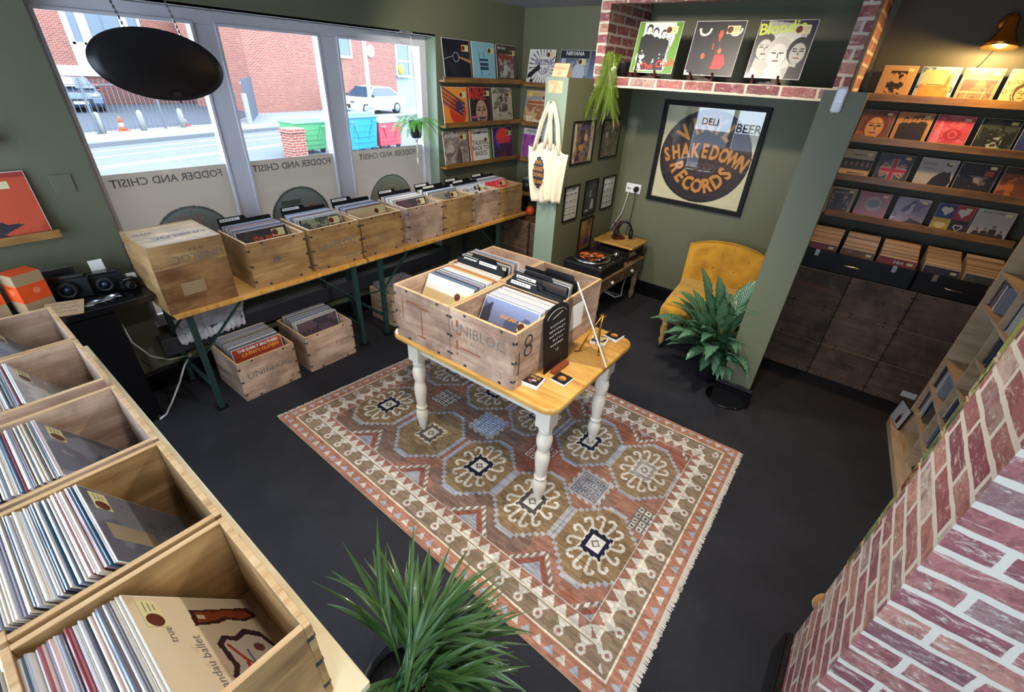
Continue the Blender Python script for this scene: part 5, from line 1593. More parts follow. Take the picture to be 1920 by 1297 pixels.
# ---------------------------------------------------------------- alcove: 7-inch ledges
LZ = (1.872, 1.621, 1.373, 1.119)
nm = ('top', 'second', 'third', 'lowest')
for i, z in enumerate(LZ):
    L = 1.48 if i < 3 else 1.05
    ledge(nm[i] + ' of four oak ledges of small records in the dark alcove', (2.97 + L / 2 + .003 if i < 3 else 3.0 + L / 2, 4.25, z), 0, L, 'oak ledges in the alcove', lip=.028, depth=.115)
def ws(label, x0, x1, i, art, **k):
    album(label, ((x0 + x1) / 2, 4.15, LZ[i] + .001), 0, .15, art, 'small records in the alcove', w=x1 - x0, h=.186, cat='record', t=.003, name='single_cover', st=(.82, .88), **k)
def s_(bg, *ops):
    a = Art(40, bg)
    for o in ops: getattr(a, o[0])(*o[1:])
    return a
a = Art(48, '#b98f5a'); a.blot(.52, '#2a1c14', 7, 3, a.box(.25, .15, .75, .85)); ws('kraft-brown small cover with a scribbled black figure on the top ledge', 3.008, 3.186, 0, a)
a = Art(48, '#8ba0a8'); a.rect(.08, .0, .92, .92, '#b3a070'); a.rect(.08, 0, .92, .45, '#c9823a'); a.blot(.55, '#b86a34', 5, 3, a.box(.08, 0, .92, .5)); a.blot(.6, '#4a6078', 10, 5, ~a.box(.08, -.1, .92, .92)); a.rect(.25, .48, .6, .50, '#6a4a34'); a.circ(.78, .6, .05, '#b8622c', .2)
ws('small cover with an orange field and patterned blue border on the top ledge', 3.208, 3.395, 0, a)
a = Art(48, '#8a5a44'); 
for x in (.05, .28, .5, .72, .95): a.rect(x - .008, 0, x + .008, .72, '#d8b078')
for y in (.32, .70, .97): a.rect(0, y - .01, 1, y + .01, '#d8b078')
a.blot(.55, '#5a3a38', 4, 4, a.box(.06, .05, .94, .68)); a.circ(.15, .85, .03, '#e8dcae', .05); a.circ(.85, .85, .06, '#e8e0c8', .05)
ws('reddish-brown grid-patterned small cover under the wall lamp', 3.413, 3.592, 0, a)
a = Art(64, '#c9ae7a'); a.ring(.5, .35, .26, .012, '#3c2c20'); a.head(.5, .34, .2, '#c2a472', '#4a3626'); 
for k in range(6): a.ring(.22 + .11 * k, .66, .045, .008, '#3c2c20')
ws('tan small cover with a curly line-drawn face under the wall lamp', 3.617, 3.795, 0, a, title=[('DE LA', .05, .5, .90, 'lettering_dark', 0, .01), ('S', .05, .08, .6, 'lettering_dark', 0, .01), ('O', .05, .06, .38, 'lettering_dark', 0, .01)])
a = Art(40, '#93a0a8'); a.blot(.5, '#4a4a4a', 6, 3); ws('grey small cover beyond the wall lamp at the end of the top ledge', 3.82, 4.0, 0, a)
a = Art(64, '#7d4f3c'); a.head(.5, .45, .34, '#d09a5c', '#6e3c22'); a.rect(0, .9, 1, 1, '#5c3c38'); a.blot(.66, '#b06a3a', 4, 5, a.y < .3)
ws('warm portrait small cover first on the second ledge', 2.992, 3.177, 1, a)
a = Art(64, '#b98444'); 
for x, h in ((.25, .8), (.5, .84), (.75, .88)): a.figure(x, .04, h, '#2a2222')
ws('small cover with three dark-suited standing figures on tan', 3.190, 3.374, 1, a, title=[('JAM', .045, .68, .88, 'lettering_dark', 0, .02)])
a = Art(64, '#b23c50'); a.blot(.55, '#c4606a', 9, 3); a.circ(.58, .42, .24, '#9a2a34', .18); a.ring(.58, .42, .1, .02, '#c8586a'); a.poly([(0, 0), (.18, .95), (.3, 0)], '#d8708a')
ws('crimson small cover with a swirled eye on the second ledge', 3.390, 3.574, 1, a)
a = Art(48, '#1c2018'); a.blot(.62, '#3c463c', 5, 3); a.poly([(.45, .0), (.65, .22), (.85, .05)], '#6aa88a'); a.blot(.75, '#a8b0a0', 7, 4, a.box(.3, .1, .7, .7))
ws('near-black small cover with a pale green patch on the second ledge', 3.607, 3.785, 1, a)
ws('deep blue small cover at the end of the second ledge', 3.80, 3.985, 1, s_('#33407c', ('blot', .6, '#5a6aa8', 4, 3)))
a = Art(48, '#2a2628'); a.rect(0, .68, 1, 1, '#b3a68c'); a.rect(0, 0, 1, .32, '#c9a878'); 
for k in range(5): a.circ(.15 + .18 * k, .52, .05, '#6a5c54', .08)
a.words(.3, .7, .82, .04, '#3a3430', seed=2); a.words(.3, .85, .16, .04, '#3a3430', seed=5)
ws('small cover banded cream, black, cream on the third ledge', 2.982, 3.162, 2, a)
a = Art(64, '#3a3c40'); d = np.hypot(a.x - .5, a.y - .45) < .40
a.put(d, '#4a5a66'); 
for sg in (1, -1): a.put(d & (abs((a.y - .45) - sg * (a.x - .5) * .6) < .07), '#b9a8a0'); a.put(d & (abs((a.y - .45) - sg * (a.x - .5) * .6) < .03), '#b03a4a')
a.put(d & ((abs(a.x - .5) < .09) | (abs(a.y - .45) < .09)), '#b9a8a0'); a.put(d & ((abs(a.x - .5) < .055) | (abs(a.y - .45) < .055)), '#a82a4a')
ws('small cover with a round red, white and blue flag on grey', 3.190, 3.378, 2, a)
a = Art(64, '#b5b0ac'); a.poly([(.35, 0), (.5, .42), (.68, .6), (.9, .62), (1, .3), (.9, 0)], '#1c181c'); a.circ(.80, .72, .09, '#c2b8b0', .13); a.circ(.80, .86, .10, '#241c1e', .07); a.words(.1, .45, .8, .04, '#6a6a70', seed=1); a.words(.15, .4, .66, .03, '#6a6a70', seed=4)
ws('white small cover with a black-jacketed figure with a blank face', 3.414, 3.603, 2, a)
a = Art(48, '#1f1a1c'); a.blot(.55, '#6a6468', 4, 3, a.box(0, .15, .8, .6)); a.blot(.75, '#a09a9c', 6, 5, a.box(0, .2, .7, .6)); a.rect(.66, .62, .9, .80, '#9a4a3a')
ws('smoky black small cover with a small red square, third ledge', 3.618, 3.805, 2, a)
ws('rust-coloured small cover at the end of the third ledge', 3.825, 4.0, 2, s_('#7a4228', ('blot', .6, '#b86a34', 3, 5), ('rect', 0, .8, 1, 1, '#3a2a24')))
a = Art(48, '#8a7248'); a.rect(.10, .06, .90, .94, '#1e1814'); a.blot(.62, '#8a7448', 6, 3, a.box(.15, .12, .85, .75)); a.rect(.2, .8, .8, .84, '#8a7448')
ws('small black cover with gold scrollwork and tan border, lowest ledge', 2.978, 3.146, 3, a)
a = Art(48, '#8c2f34'); a.circ(.52, .58, .26, '#a88a78', .26); a.circ(.52, .60, .22, '#3c3a30', .16); a.blot(.6, '#a83c3c', 4, 3, a.y < .25)
ws('red small cover with a dark oval emblem, lowest ledge', 3.168, 3.353, 3, a)
a = Art(48, '#8c8296'); a.blot(.5, '#6a5f78', 3, 3); a.poly([(.2, .5), (.45, .85), (.55, .9), (.5, .7), (.35, .48)], '#3a2f40'); a.poly([(.35, 0), (.6, .3), (1, .2), (1, 0)], '#2f2838'); a.blot(.7, '#b0a6ba', 4, 5)
ws('blurred lilac small cover, lowest ledge', 3.388, 3.570, 3, a)
a = Art(64, '#1c1c1c'); 
def heart(a, cx, cy, r, c):
    a.circ(cx - r * .45, cy + r * .3, r * .55, c); a.circ(cx + r * .45, cy + r * .3, r * .55, c); a.poly([(cx - r * .98, cy + r * .2), (cx + r * .98, cy + r * .2), (cx, cy - r)], c)
a.rect(0, .5, .5, 1, '#2c3468'); a.rect(.5, .5, 1, 1, '#962430'); a.rect(0, 0, .5, .5, '#b3a02c'); a.rect(.5, 0, 1, .5, '#1e1618')
heart(a, .27, .75, .16, '#c9c2b8'); heart(a, .73, .74, .16, '#c9c2b8'); heart(a, .25, .22, .15, '#cfc08a'); heart(a, .75, .24, .13, '#c9c2b8'); heart(a, .75, .24, .09, '#1e1618')
ws('four-square small cover with a heart in each coloured quarter', 3.612, 3.800, 3, a)
a = Art(64, '#aaa69e'); 
for x, h in ((.2, .42), (.42, .46), (.62, .56), (.84, .42)): a.figure(x, -.05, h, '#2a2624', '#8a7a70')
a.rect(.1, 0, .95, .2, '#2a2422')
ws('grey small cover lettered in black with a group in dark coats', 3.808, 3.992, 3, a, title=[('SECRET AFFAIR', .026, .42, .90, 'lettering_dark', 0, .01)])

# display records above the brick shelf
BS = 1.912
def easel_stand(x, lb):
    t = thing('display_easel', lb, 'display stand', (x, 3.66, BS), 0, 'dark red display easels')
    for s in (-1, 1):
        m = MB(); m.prism([(0, 0), (.10, 0), (.10, .012), (.035, .018), (.022, .034), (.012, .034), (-.012, .052), (-.02, .048), (-.004, .02)], .012, M4=Matrix.Translation((s * .075, -.07, 0)) @ Matrix.Rotation(PI / 2, 4, 'Z'))
        m.build('foot', 'wine_wood', t)
    m = MB(); m.box((0, .0, .006), (.15, .014, .012)); m.bar((0, .02, 0), (0, .075, .20), .02, .008); m.build('back_strut', 'wine_wood', t)
def disp(label, x0, x1, art, **k):
    album(label, ((x0 + x1) / 2, 3.640, BS + .034), 0, .20, art, 'records displayed on the brick shelf', w=.325, h=.318, st=(.78, .84), **k)
for x, lb in ((1.635, 'dark red wooden easel under the green-bordered cover'), (2.045, 'dark red wooden easel under the black cover with red figures'), (2.450, 'dark red wooden easel under the black-and-white trio cover')): easel_stand(x, lb)
a = Art(96, '#5c8a2c'); a.poly([(.08, .03), (.10, .2), (.06, .3), (.12, .45), (.09, .6), (.14, .8), (.12, .99), (.86, .99), (.84, .85), (.88, .7), (.80, .4), (.84, .2), (.78, .03)], '#d8d8d0')
for x, h in ((.26, .9), (.42, .84), (.62, .80)): a.figure(x, .05, h, '#1c1a1a', '#d0ccc4', '#1c1a1a')
a.blot(.62, '#1c1a1a', 6, 5, a.box(.15, .05, .8, .6)); a.blot(.75, '#e6e4de', 8, 9, a.box(.15, .05, .8, .9))
for k in range(12): a.line((.66, .30 + .035 * k), (.82, .26 + .04 * k), .006, '#1c1a1a')
disp('green-bordered cover with black-and-white figures on the brick shelf', 1.485, 1.80, a, title=[('The Clash', .06, .62, .16, 'lettering_red', -.18, .02)])
a = Art(96, '#23242a'); a.ring(.22, .86, .11, .022, '#c9c9c2'); a.ring(.84, .86, .11, .022, '#c9c9c2'); a.rect(0, .88, 1, 1, '#23242a')
a.circ(.56, .76, .045, '#c2452c', .08); a.blot(.5, '#a83c26', 9, 3, a.box(.45, .42, .60, .68)); a.circ(.30, .36, .04, '#d0542e', .055); a.circ(.62, .46, .035, '#d0683e', .05); a.poly([(.52, .12), (.55, .40), (.72, .40), (.80, .22), (.72, .12)], '#c21f28'); a.blot(.72, '#d8d8d8', 5, 6, a.y < .08)
disp('black cover with small red figures on the brick shelf', 1.895, 2.22, a)
a = Art(96, '#2a2438'); a.poly([(.15, 1), (.9, .92), (.85, 0), (.05, 0)], '#a8a6a0'); a.head(.20, .52, .17, '#bdb8b0', '#2a2628'); a.poly([(.32, .75), (.62, .95), (.8, .8), (.72, .2), (.5, .15)], '#c9c6be'); a.head(.47, .42, .20, '#d4d0c8', '#b8b4ac'); a.head(.82, .46, .17, '#aaa69e', '#1c1a1c'); a.poly([(.3, 0), (.35, .2), (.6, .2), (.7, 0)], '#d0ccc4'); a.poly([(.72, 0), (.75, .22), (.95, .2), (1, 0)], '#1f1c20')
disp('black-and-white cover of three faces with lime script on the brick shelf', 2.31, 2.62, a, title=[('Blondie', .085, .42, .86, 'lettering_lime', -.10, .02)])
# the oversize price stickers stay with their covers

# ================================================================ ALCOVE: crate stack, cases, boxed singles
cols = [(2.962, 3.326), (3.331, 3.695), (3.700, 4.064)]
rows = [0.0, .268, .536]
cn = ('bottom', 'middle', 'upper'); ck = ('by the partition', 'in the middle column', 'next to the rack')
lt = {(1, 2): [('55', .07, .03, .13, 'ink_black')], (0, 2): [('UNIBLOC', .05, 0, .14, 'ink_red', PI)], (0, 0): [('UNIBLOC', .05, .04, .16, 'ink_black', PI)], (1, 0): [('UNIBLOC', .05, 0, .15, 'ink_black', PI)]}
for i, (x0, x1) in enumerate(cols):
    for j, z in enumerate(rows):
        x0_ = x0
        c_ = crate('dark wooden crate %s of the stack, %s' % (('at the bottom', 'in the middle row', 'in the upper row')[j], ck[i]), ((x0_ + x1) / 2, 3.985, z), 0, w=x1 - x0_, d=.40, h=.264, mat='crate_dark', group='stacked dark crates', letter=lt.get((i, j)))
m = MB(); m.box((0, 0, 0), (.085, .001, .045)); o = m.build('torn_label', 'paper_white', [c for c in COL.objects if c.get('label') == 'dark wooden crate at the bottom of the stack, next to the rack'][0]); o.location = (.06, -.2012, .09)
CZ = .803
def case(label, x0, x1, h, n):
    t = thing('record_case', label, 'record case', ((x0 + x1) / 2, 3.97, CZ), 0, 'black record cases')
    w = x1 - x0; d = .37
    m = MB(); m.span(-w/2, w/2, -d/2, -d/2 + .008, 0, h); m.span(-w/2, w/2, d/2 - .008, d/2, 0, h); m.span(-w/2, -w/2 + .008, -d/2, d/2, 0, h); m.span(w/2 - .008, w/2, -d/2, d/2, 0, h); m.span(-w/2, w/2, -d/2, d/2, 0, .008)
    m.build('case_body', 'satin_black', t, bevel=.003)
    for sx in ((-.33, .33) if n == 3 else (-.28, .36)):
        m = MB(); m.box((sx * w, -d/2 - .004, h - .02), (.026, .008, .045)); m.box((sx * w, -d/2 - .008, h - .012), (.014, .006, .02)); m.build('latch', 'steel', t, bevel=.001)
    m = MB(); m.tube([(-.05, -d/2 - .002, h * .55), (-.045, -d/2 - .02, h * .5), (.045, -d/2 - .02, h * .5), (.05, -d/2 - .002, h * .55)], .005, 8); m.build('handle', 'steel', t)
    return t
case('black hinged record case holding three rows of singles', 2.962, 3.640, .135, 3)
case('black record case with two rows of singles, next to the rack', 3.648, 4.055, .135, 2)
sing = MB(); scols = []
fr = [(2.975, 3.176, '#8a2e20'), (3.203, 3.395, '#7a4a28'), (3.420, 3.622, '#8f2418'), (3.660, 3.838, '#3a2634'), (3.862, 4.046, '#4a4438')]
pal = ['#c9a878', '#b5946a', '#d4bc92', '#a88a62', '#c2a680', '#8f7350', '#e0caa4']
rr = random.Random(9)
for k, (x0, x1, fc) in enumerate(fr):
    n = 58
    for i in range(n):
        y = 3.812 + i * (.30 / n); zt = .985 + .0 * i + rr.uniform(-.003, .003) + .045 * (i / n)
        sing.span(x0 + rr.uniform(0, .003), x1 - rr.uniform(0, .003), y, y + .0042, CZ + .012, zt)
        scols += [lin(rr.choice(pal))] * 6
me = sing.mesh('packed_singles', 'print_coat'); at = me.attributes.new('Col', 'FLOAT_COLOR', 'FACE'); at.data.foreach_set('color', np.array([(*c, 1) for c in scols], np.float32).reshape(-1))
o = bpy.data.objects.new('packed_singles', me); COL.objects.link(o); tag(o, 'brown-papered seven-inch singles packed in five rows in the black cases', 'records', kind='stuff')
sl = ['red-brown single at the front of the row by the partition', 'tan single at the front of the second row of singles', 'red single with white lettering at the front of the third row', 'plum single with gold lettering at the front of the fourth row', 'grey-green single at the front of the row next to the rack']
tt = [None, None, [('Hot', .05, .55, .84, 'paper_white')], None, None]
for k, (x0, x1, fc) in enumerate(fr):
    a = Art(32, fc); a.blot(.62, tuple(x * 1.5 for x in lin(fc)), 4, k + 2)
    album(sl[k], ((x0 + x1) / 2, 3.802, CZ + .010), 0, .0, a, 'front singles in the black cases', w=x1 - x0, h=.170, name='single_cover', title=tt[k], st=(.84, .86), t=.003)

# ---------------------------------------------------------------- rack of pigeon-holes on the right
rk = thing('cubby_rack', 'tall pale wooden pigeon-hole rack standing behind the brick wall end', 'shelving', (3.912, 3.36, 0), math.radians(-90 + 5.0))
# local x runs from the far edge towards the camera, front at local -Y
RW, RD, RH = 1.80, .36, 1.60
for k in range(6):
    m = MB(); m.span(k * .36 - .008, k * .36 + .008, 0, RD, .05, RH); m.build('upright', 'rack_birch', rk, bevel=.001)
for j, z in enumerate((.05, .23, .41, .59, .77, .95, 1.13, 1.31, 1.584)):
    for k in range(5):
        if j == 4 and k == 0: continue
        m = MB(); m.span(k * .36 + .008, (k + 1) * .36 - .008, .004, RD, z - .007, z + .007); m.build('shelf', 'rack_birch', rk)
m = MB(); m.span(-.008, RW + .008, RD, RD + .008, .05, RH); m.build('back_panel', 'rack_birch', rk)
m = MB(); m.span(-.10, RW + .05, -.045, RD, 0, .05); m.build('plinth', 'rack_birch', rk, bevel=.002)
RM = Matrix.Translation((3.912, 3.36, 0)) @ Matrix.Rotation(math.radians(-85), 4, 'Z')
rr = random.Random(21)
cdp = ['#2c3038', '#4a5560', '#8c929c', '#c9ccd2', '#3a4656', '#6c5a54', '#20242c', '#9aa4b4', '#5c3a44', '#d6d2c8']
for nme, c in zip(range(len(cdp)), cdp): plain('cd_%d' % nme, c, .25, coat=.5)
cdm = {}
def cd(x, y, z, rot, ci, lb, w=.010, grp='discs filed in the pigeon-holes'):
    if ci not in cdm:
        m = MB(); m.box((0, .062, .070), (.0098, .124, .140)); cdm[ci] = m.mesh('disc_case', 'cd_%d' % ci)
    o = bpy.data.objects.new('disc_case', cdm[ci]); COL.objects.link(o)
    o.matrix_world = RM @ Matrix.Translation((x, y, z)) @ Matrix.Rotation(rot, 4, 'Y')
    tag(o, lb, 'disc case', grp)
for (k, j, n, side) in ((0, 1, 15, 0), (0, 2, 13, 0), (1, 1, 12, 0), (1, 2, 10, 0), (1, 4, 9, 0), (2, 2, 10, 0), (2, 4, 9, 0), (2, 5, 9, 0), (0, 5, 12, 0), (1, 5, 8, 0)):
    z = (.05, .23, .41, .59, .77, .95)[j] + .0075
    for i in range(n):
        cd(k * .36 + .022 + i * .0112, .02 + rr.uniform(0, .012), z, 0, rr.randrange(len(cdp)), 'slim disc case upright in the %s pigeon-hole, %s column of the rack' % (('lowest', 'second', 'third', 'fourth', 'fifth', 'sixth')[j], ('far', 'second', 'third')[k]), grp='discs in hole %d %d' % (k, j))
def face_item(lb, x, z, art, w=.13, h=.13, lean=.18, yy=.06, rz=0, name='disc_case', cat='disc case'):
    r = thing(name, lb, cat, (0, 0, 0)); r.matrix_world = RM @ Matrix.Translation((x, yy, z)) @ Matrix.Rotation(rz, 4, 'Z') @ Matrix.Rotation(-lean, 4, 'X')
    m = MB(); m.span(-w/2, w/2, 0, .011, 0, h); m.build('case', 'matt_black', r)
    g = grid_obj('printed_front', art, w * .96, h * .96, 'printed', r); g.location = (0, -.0006, h * .02)
a = Art(40, '#b8bcc0'); a.figure(.62, .1, .55, '#4a1c20', '#b08a78'); a.rect(0, 0, .04, 1, '#1c1c20')
face_item('white disc case with a small dark red portrait on the rack plinth', -.04, .052, a, .15, .15, .10, -.030, rz=.25)
a = Art(40, '#aeb8be'); a.circ(.6, .3, .12, '#2a2e34'); a.circ(.63, .33, .09, '#aeb8be'); a.words(.3, .8, .75, .06, '#3a4048', seed=2)
face_item('pale disc case with a dark crescent shown face-out high in the rack', .46, .965, a, .14, .14, .12, .10)
a = Art(40, '#8e8a92'); a.blot(.5, '#c4c0c8', 5, 3); a.blot(.62, '#4a4a58', 5, 6); a.rect(.1, .8, .6, .95, '#4a4a2c')
face_item('glossy photo-covered disc case slumped in the far column of the rack', .15, .598, a, .20, .13, .5, .12, rz=-.2)
a = Art(32, '#1c1a14'); a.blot(.6, '#5a4a1c', 5, 3)
face_item('black disc case lying against the lowest pigeon-hole', .47, .062, a, .12, .12, .5, .03)
# ================================================================ FRAMED THINGS
def framed(label, loc, rz, w, h, art, fw=.018, depth=.02, mat='frame_black', cat='framed poster', group=None, name='framed_poster', glass='poster_glass', title=None, printed='print_matt'):
    t = thing(name, label, cat, loc, rz, group)
    m = MB()
    m.span(-w/2, w/2, -depth, 0, 0, fw); m.span(-w/2, w/2, -depth, 0, h - fw, h); m.span(-w/2, -w/2 + fw, -depth, 0, fw, h - fw); m.span(w/2 - fw, w/2, -depth, 0, fw, h - fw)
    m.build('frame', mat, t, bevel=.0015)
    m = MB(); m.span(-w/2 + .002, w/2 - .002, -.003, -.0005, .002, h - .002); m.build('backing_board', 'card_kraft', t)
    g = grid_obj('print', art, w - 2 * fw, h - 2 * fw, printed, t); g.location = (0, -.0035, fw)
    if title:
        for T in title:
            text('print_lettering', T[0], T[1], T[4], g, (T[2], -.0006, T[3]), (0, T[5] if len(T) > 5 else 0, 0), bold=T[6] if len(T) > 6 else .01)
    m = MB(); m.v += [(-w/2 + fw, -depth + .003, fw), (w/2 - fw, -depth + .003, fw), (w/2 - fw, -depth + .003, h - fw), (-w/2 + fw, -depth + .003, h - fw)]; m.face((0, 1, 2, 3))
    m.build('glazing', glass, t)
    return t
def arc_text(s, r, a0, a1, size, mat, parent, c, up=True, bold=.02, sx=1.0, y=-.0008, r2=None):
    objs = []
    n = len(s)
    for i, ch in enumerate(s):
        if ch == ' ': continue
        t_ = i / (n - 1)
        a = a0 + (a1 - a0) * t_
        x, z = c[0] + r * math.cos(a), c[1] + (r2 or r) * math.sin(a)
        ang = (a - PI/2) if up else (a + PI/2)
        objs.append(text('letter', ch, size * (1 + .0 * t_), mat, parent, (x, y, z), (0, -ang, 0), bold=bold, sx=sx))
    return objs
def shop_logo(parent, c, R, y0=-.0008, small=False):
    o = []
    def both(s, r, a0, a1, size, up=True, sx=.8, r2=None):
        nonlocal o
        o += arc_text(s, r, a0, a1, size * 1.04, 'gold_outline', parent, c, up, .09, sx * 1.04, y0, r2)
        o += arc_text(s, r, a0, a1, size, 'gold_print', parent, c, up, .04, sx, y0 - .0006, r2)
    both('VINYL', R * .68, math.radians(140), math.radians(52), R * .46)
    both('SHAKEDOWN', R * 2.2, math.radians(112.5), math.radians(67.5), R * .40, sx=.66)
    # the middle word sits on a shallow arch through the centre
    for q in o[-18:]: q.location.z -= R * 2.07
    both('RECORDS', R * .62, math.radians(205), math.radians(335), R * .42, up=False)
    return join_meshes('logo_lettering', o, parent)
a = Art(150, '#d6cfa8'); d = np.hypot(a.x - .5, a.y - .5)
a.put(d < .487, '#1d1419'); a.put(d < .455, '#34272c'); a.put(d < .445, '#2a1e24'); a.ring(.5, .5, .15, .004, '#6a4a34')
for k in range(5): a.ring(.38 + .06 * k, .40 + .01 * (k % 2), .035, .005, '#5f4a34'); 
for k in range(3): a.ring(.5, .5, .20 + .07 * k, .0025, '#3a2b30')
P = framed('large framed poster of a dark record with gold shop lettering on the alcove wall', (1.995, 4.25, .945), 0, .850, .824, a, fw=.036, depth=.03)
pg = [c for c in P.children if c.name.startswith('print')][0]
shop_logo(pg, (0, .376), .376)

# posters on the partition's alcove side (plane x = 1.245, facing +X)
def pp(label, y0, y1, z0, z1, art, **k):
    framed(label, (1.246, (y0 + y1) / 2, z0), E90, y1 - y0, z1 - z0, art, fw=.010, depth=.014, group='framed pictures on the partition', cat='framed picture', name='framed_picture', **k)
a = Art(72, '#2e2540'); a.rect(0, 0, .16, 1, '#bdb4a0'); a.rect(.84, 0, 1, 1, '#bdb4a0'); a.blot(.5, '#6a5a3c', 6, 3, a.box(.16, 0, .84, 1)); a.blot(.62, '#3c3f8c', 5, 8, a.box(.4, 0, .84, .8)); a.circ(.42, .38, .12, '#c98e2a', .08); a.blot(.66, '#8a7858', 7, 4); a.rect(.3, .82, .78, .92, '#5a4a7a'); a.circ(.62, .62, .08, '#c9a890', .09)
pp('framed purple and gold gig picture with pale side borders, upper row', 3.306, 3.650, 1.283, 1.602, a)
a = Art(72, '#565244'); a.blot(.5, '#7e7860', 7, 3); a.blot(.6, '#3a3a34', 8, 7); a.circ(.3, .62, .09, '#b9b8a8'); a.blot(.68, '#8a4a3c', 5, 5)
pp('framed murky green-brown psychedelic picture, upper row', 3.775, 4.108, 1.290, 1.600, a)
def bill(seed, bg='#d6d9d3'):
    a = Art(72, bg, 96); 
    for k in range(4):
        for c in range(3):
            x0 = .08 + .30 * c; y = .76 - .20 * k; a.rect(x0, y, x0 + .22, y + .028, '#3e4240')
            for q in range(3): a.words(x0 + .02, x0 + .22, y - .035 - .03 * q, .012, '#8b908c', seed=seed + k * 9 + c * 3 + q)
    a.words(.15, .85, .94, .025, '#2e3230', seed=seed)
    return a
pp('framed white gig listing with a bold heading, lower row by the wall end', 3.280, 3.510, .828, 1.120, bill(1), title=[('ACADEMY 1', .034, 0, .248, 'lettering_dark')])
a = Art(64, '#191a1c', 84); a.head(.50, .62, .13, '#8c8c88', '#2a2a2a'); a.poly([(.55, .1), (.62, .42), (.80, .42), (.85, .12)], '#b9bab6'); a.rect(.12, .06, .45, .12, '#a9aaa6'); a.blot(.68, '#3a3c3e', 5, 4, a.y > .5)
pp('framed black photograph with a pale figure, middle of the lower row', 3.612, 3.838, .826, 1.126, a)
pp('framed white gig bill with close columns, lower row by the corner', 3.936, 4.178, .822, 1.120, bill(40))
a = Art(64, '#8c6c3e', 84); a.rect(.08, .55, .5, .95, '#b28a4c'); a.words(.12, .9, .6, .03, '#3a2a22', seed=3); a.circ(.75, .85, .12, '#4a2a3a', .10); a.poly([(.4, .1), (.5, .5), (.75, .55), (.9, .2)], '#5a3a7c'); a.words(.1, .6, .45, .03, '#3a2a22', seed=6); a.rect(.1, .08, .35, .3, '#9c4a2c')
pp('framed tan and purple flyer hanging alone under the others', 3.604, 3.838, .485, .795, a)

# tent card and note about the bags
t = thing('note_card', 'peach hand-lettered note taped to the mint wall end above the tote bags', 'note', (1.138, 3.178, 1.787))
m = MB(); m.span(-.062, .062, -.002, -.0008, 0, .078); m.build('card', 'card_peach', t)
text('handwriting', 'TOTE', .030, 'ink_black', t, (-.02, -.0026, .060), (0, .05, 0), bold=-.02); text('handwriting', 'BAG', .026, 'ink_black', t, (.012, -.0026, .038), bold=-.02); text('handwriting', '£5', .034, 'ink_black', t, (-.01, -.0026, .013), bold=-.02)
t = thing('tent_card', 'folded peach tent card standing on top of the mint wall end', 'note', (1.145, 3.235, 1.889), .15)
m = MB()
m.v += [(-.06, -.045, 0), (.06, -.045, 0), (.06, 0, .085), (-.06, 0, .085), (.06, .045, 0), (-.06, .045, 0)]; m.face((0, 1, 2, 3)); m.face((3, 2, 4, 5))
m.build('folded_card', 'card_peach', t, solid=.0012)
text('handwriting', 'TOTE BAG', .022, 'ink_black', t, (0, -.030, .055), (-.49, 0, 0), bold=-.02); text('handwriting', '£5', .028, 'ink_black', t, (0, -.042, .025), (-.49, 0, 0), bold=-.02)

# tote bags on a hook
def tote(label, loc, xs, zt, zb, fold, yb, logo, rz=0):
    t = thing('tote_bag', label, 'tote bag', loc, rz, 'cotton tote bags')
    (tl, tr), (bl_, br_) = xs
    def fn(u, v):
        top = tl + (tr - tl) * u; bot = bl_ + (br_ - bl_) * u
        k = v ** .8
        x = bot + (top - bot) * k
        z = zb + (zt(u) - zb - .012 * math.sin(u * 9)) * v
        y = yb - fold * (.5 + .5 * math.sin(u * 11 + 1.2 * (1 - v))) * (1 - .35 * v) - .012 * math.sin(PI * v)
        return (x, y, z)
    m = MB(); m.grid(fn, 30, 18); m.build('bag_body', 'cotton', t, solid=.006)
    for (hx, hy) in ((tl + (tr - tl) * .30, 0), (tl + (tr - tl) * .72, -.012)):
        pass
    m = MB()
    for off in (0.0, -.014):
        A = Vector((tl + (tr - tl) * .27, yb - .02 + off, zt(.27) - .03)); B = Vector((tl + (tr - tl) * .70, yb - .02 + off, zt(.7) - .03)); T = Vector((off * .8, yb + .012 + off, 0.0))
        mA = A.lerp(T, .5) + Vector((-.012, 0, .02)); mB = B.lerp(T, .5) + Vector((.014, 0, .02))
        path = [A, A.lerp(mA, .5) + Vector((.003, -.003, 0)), mA, mA.lerp(T, .6) + Vector((-.008, 0, .0)), T + Vector((-.012, 0, -.012)), T, T + Vector((.012, 0, -.012)), T.lerp(mB, .4) + Vector((.008, 0, 0)), mB, mB.lerp(B, .5) + Vector((-.003, -.003, 0)), B]
        m.tube(path, [.013, .012, .011, .010, .009, .008, .009, .010, .011, .012, .013], 8)
    m.build('handles', 'cotton', t)
    if logo:
        def fl(u, v):
            uu = .24 + .52 * u; vv = .26 + .52 * v
            p = fn(uu, vv); return (p[0], min(fn(.3 + .1 * q_, vv)[1] for q_ in range(5)) - .008, p[2])
        m = MB(); m.grid(fl, 12, 12)
        # oval
        keep = [i for i, f in enumerate(m.f) if math.hypot((i % 12 + .5) / 12 - .5, (i // 12 + .5) / 12 - .5) < .5]
        m.f = [m.f[i] for i in keep]; m.mi = [0] * len(keep); m.uv = [None] * len(keep); m.sm = [True] * len(keep)
        lo = m.build('printed_logo', 'disc_dark', t)
        for s, vv, sz in (('VINYL', .82, .040), ('SHAKE', .62, .048), ('DOWN', .42, .044), ('RECORDS', .20, .036)):
            p = fl(.5, vv); text('logo_lettering', s, sz, 'gold_print', lo, (p[0], min(fl(.2, vv)[1], fl(.5, vv)[1], fl(.8, vv)[1]) - .002, p[2]), (0, 0, 0), sx=.62, bold=.01)
    return t
HK = (1.137, 3.158, 1.732)
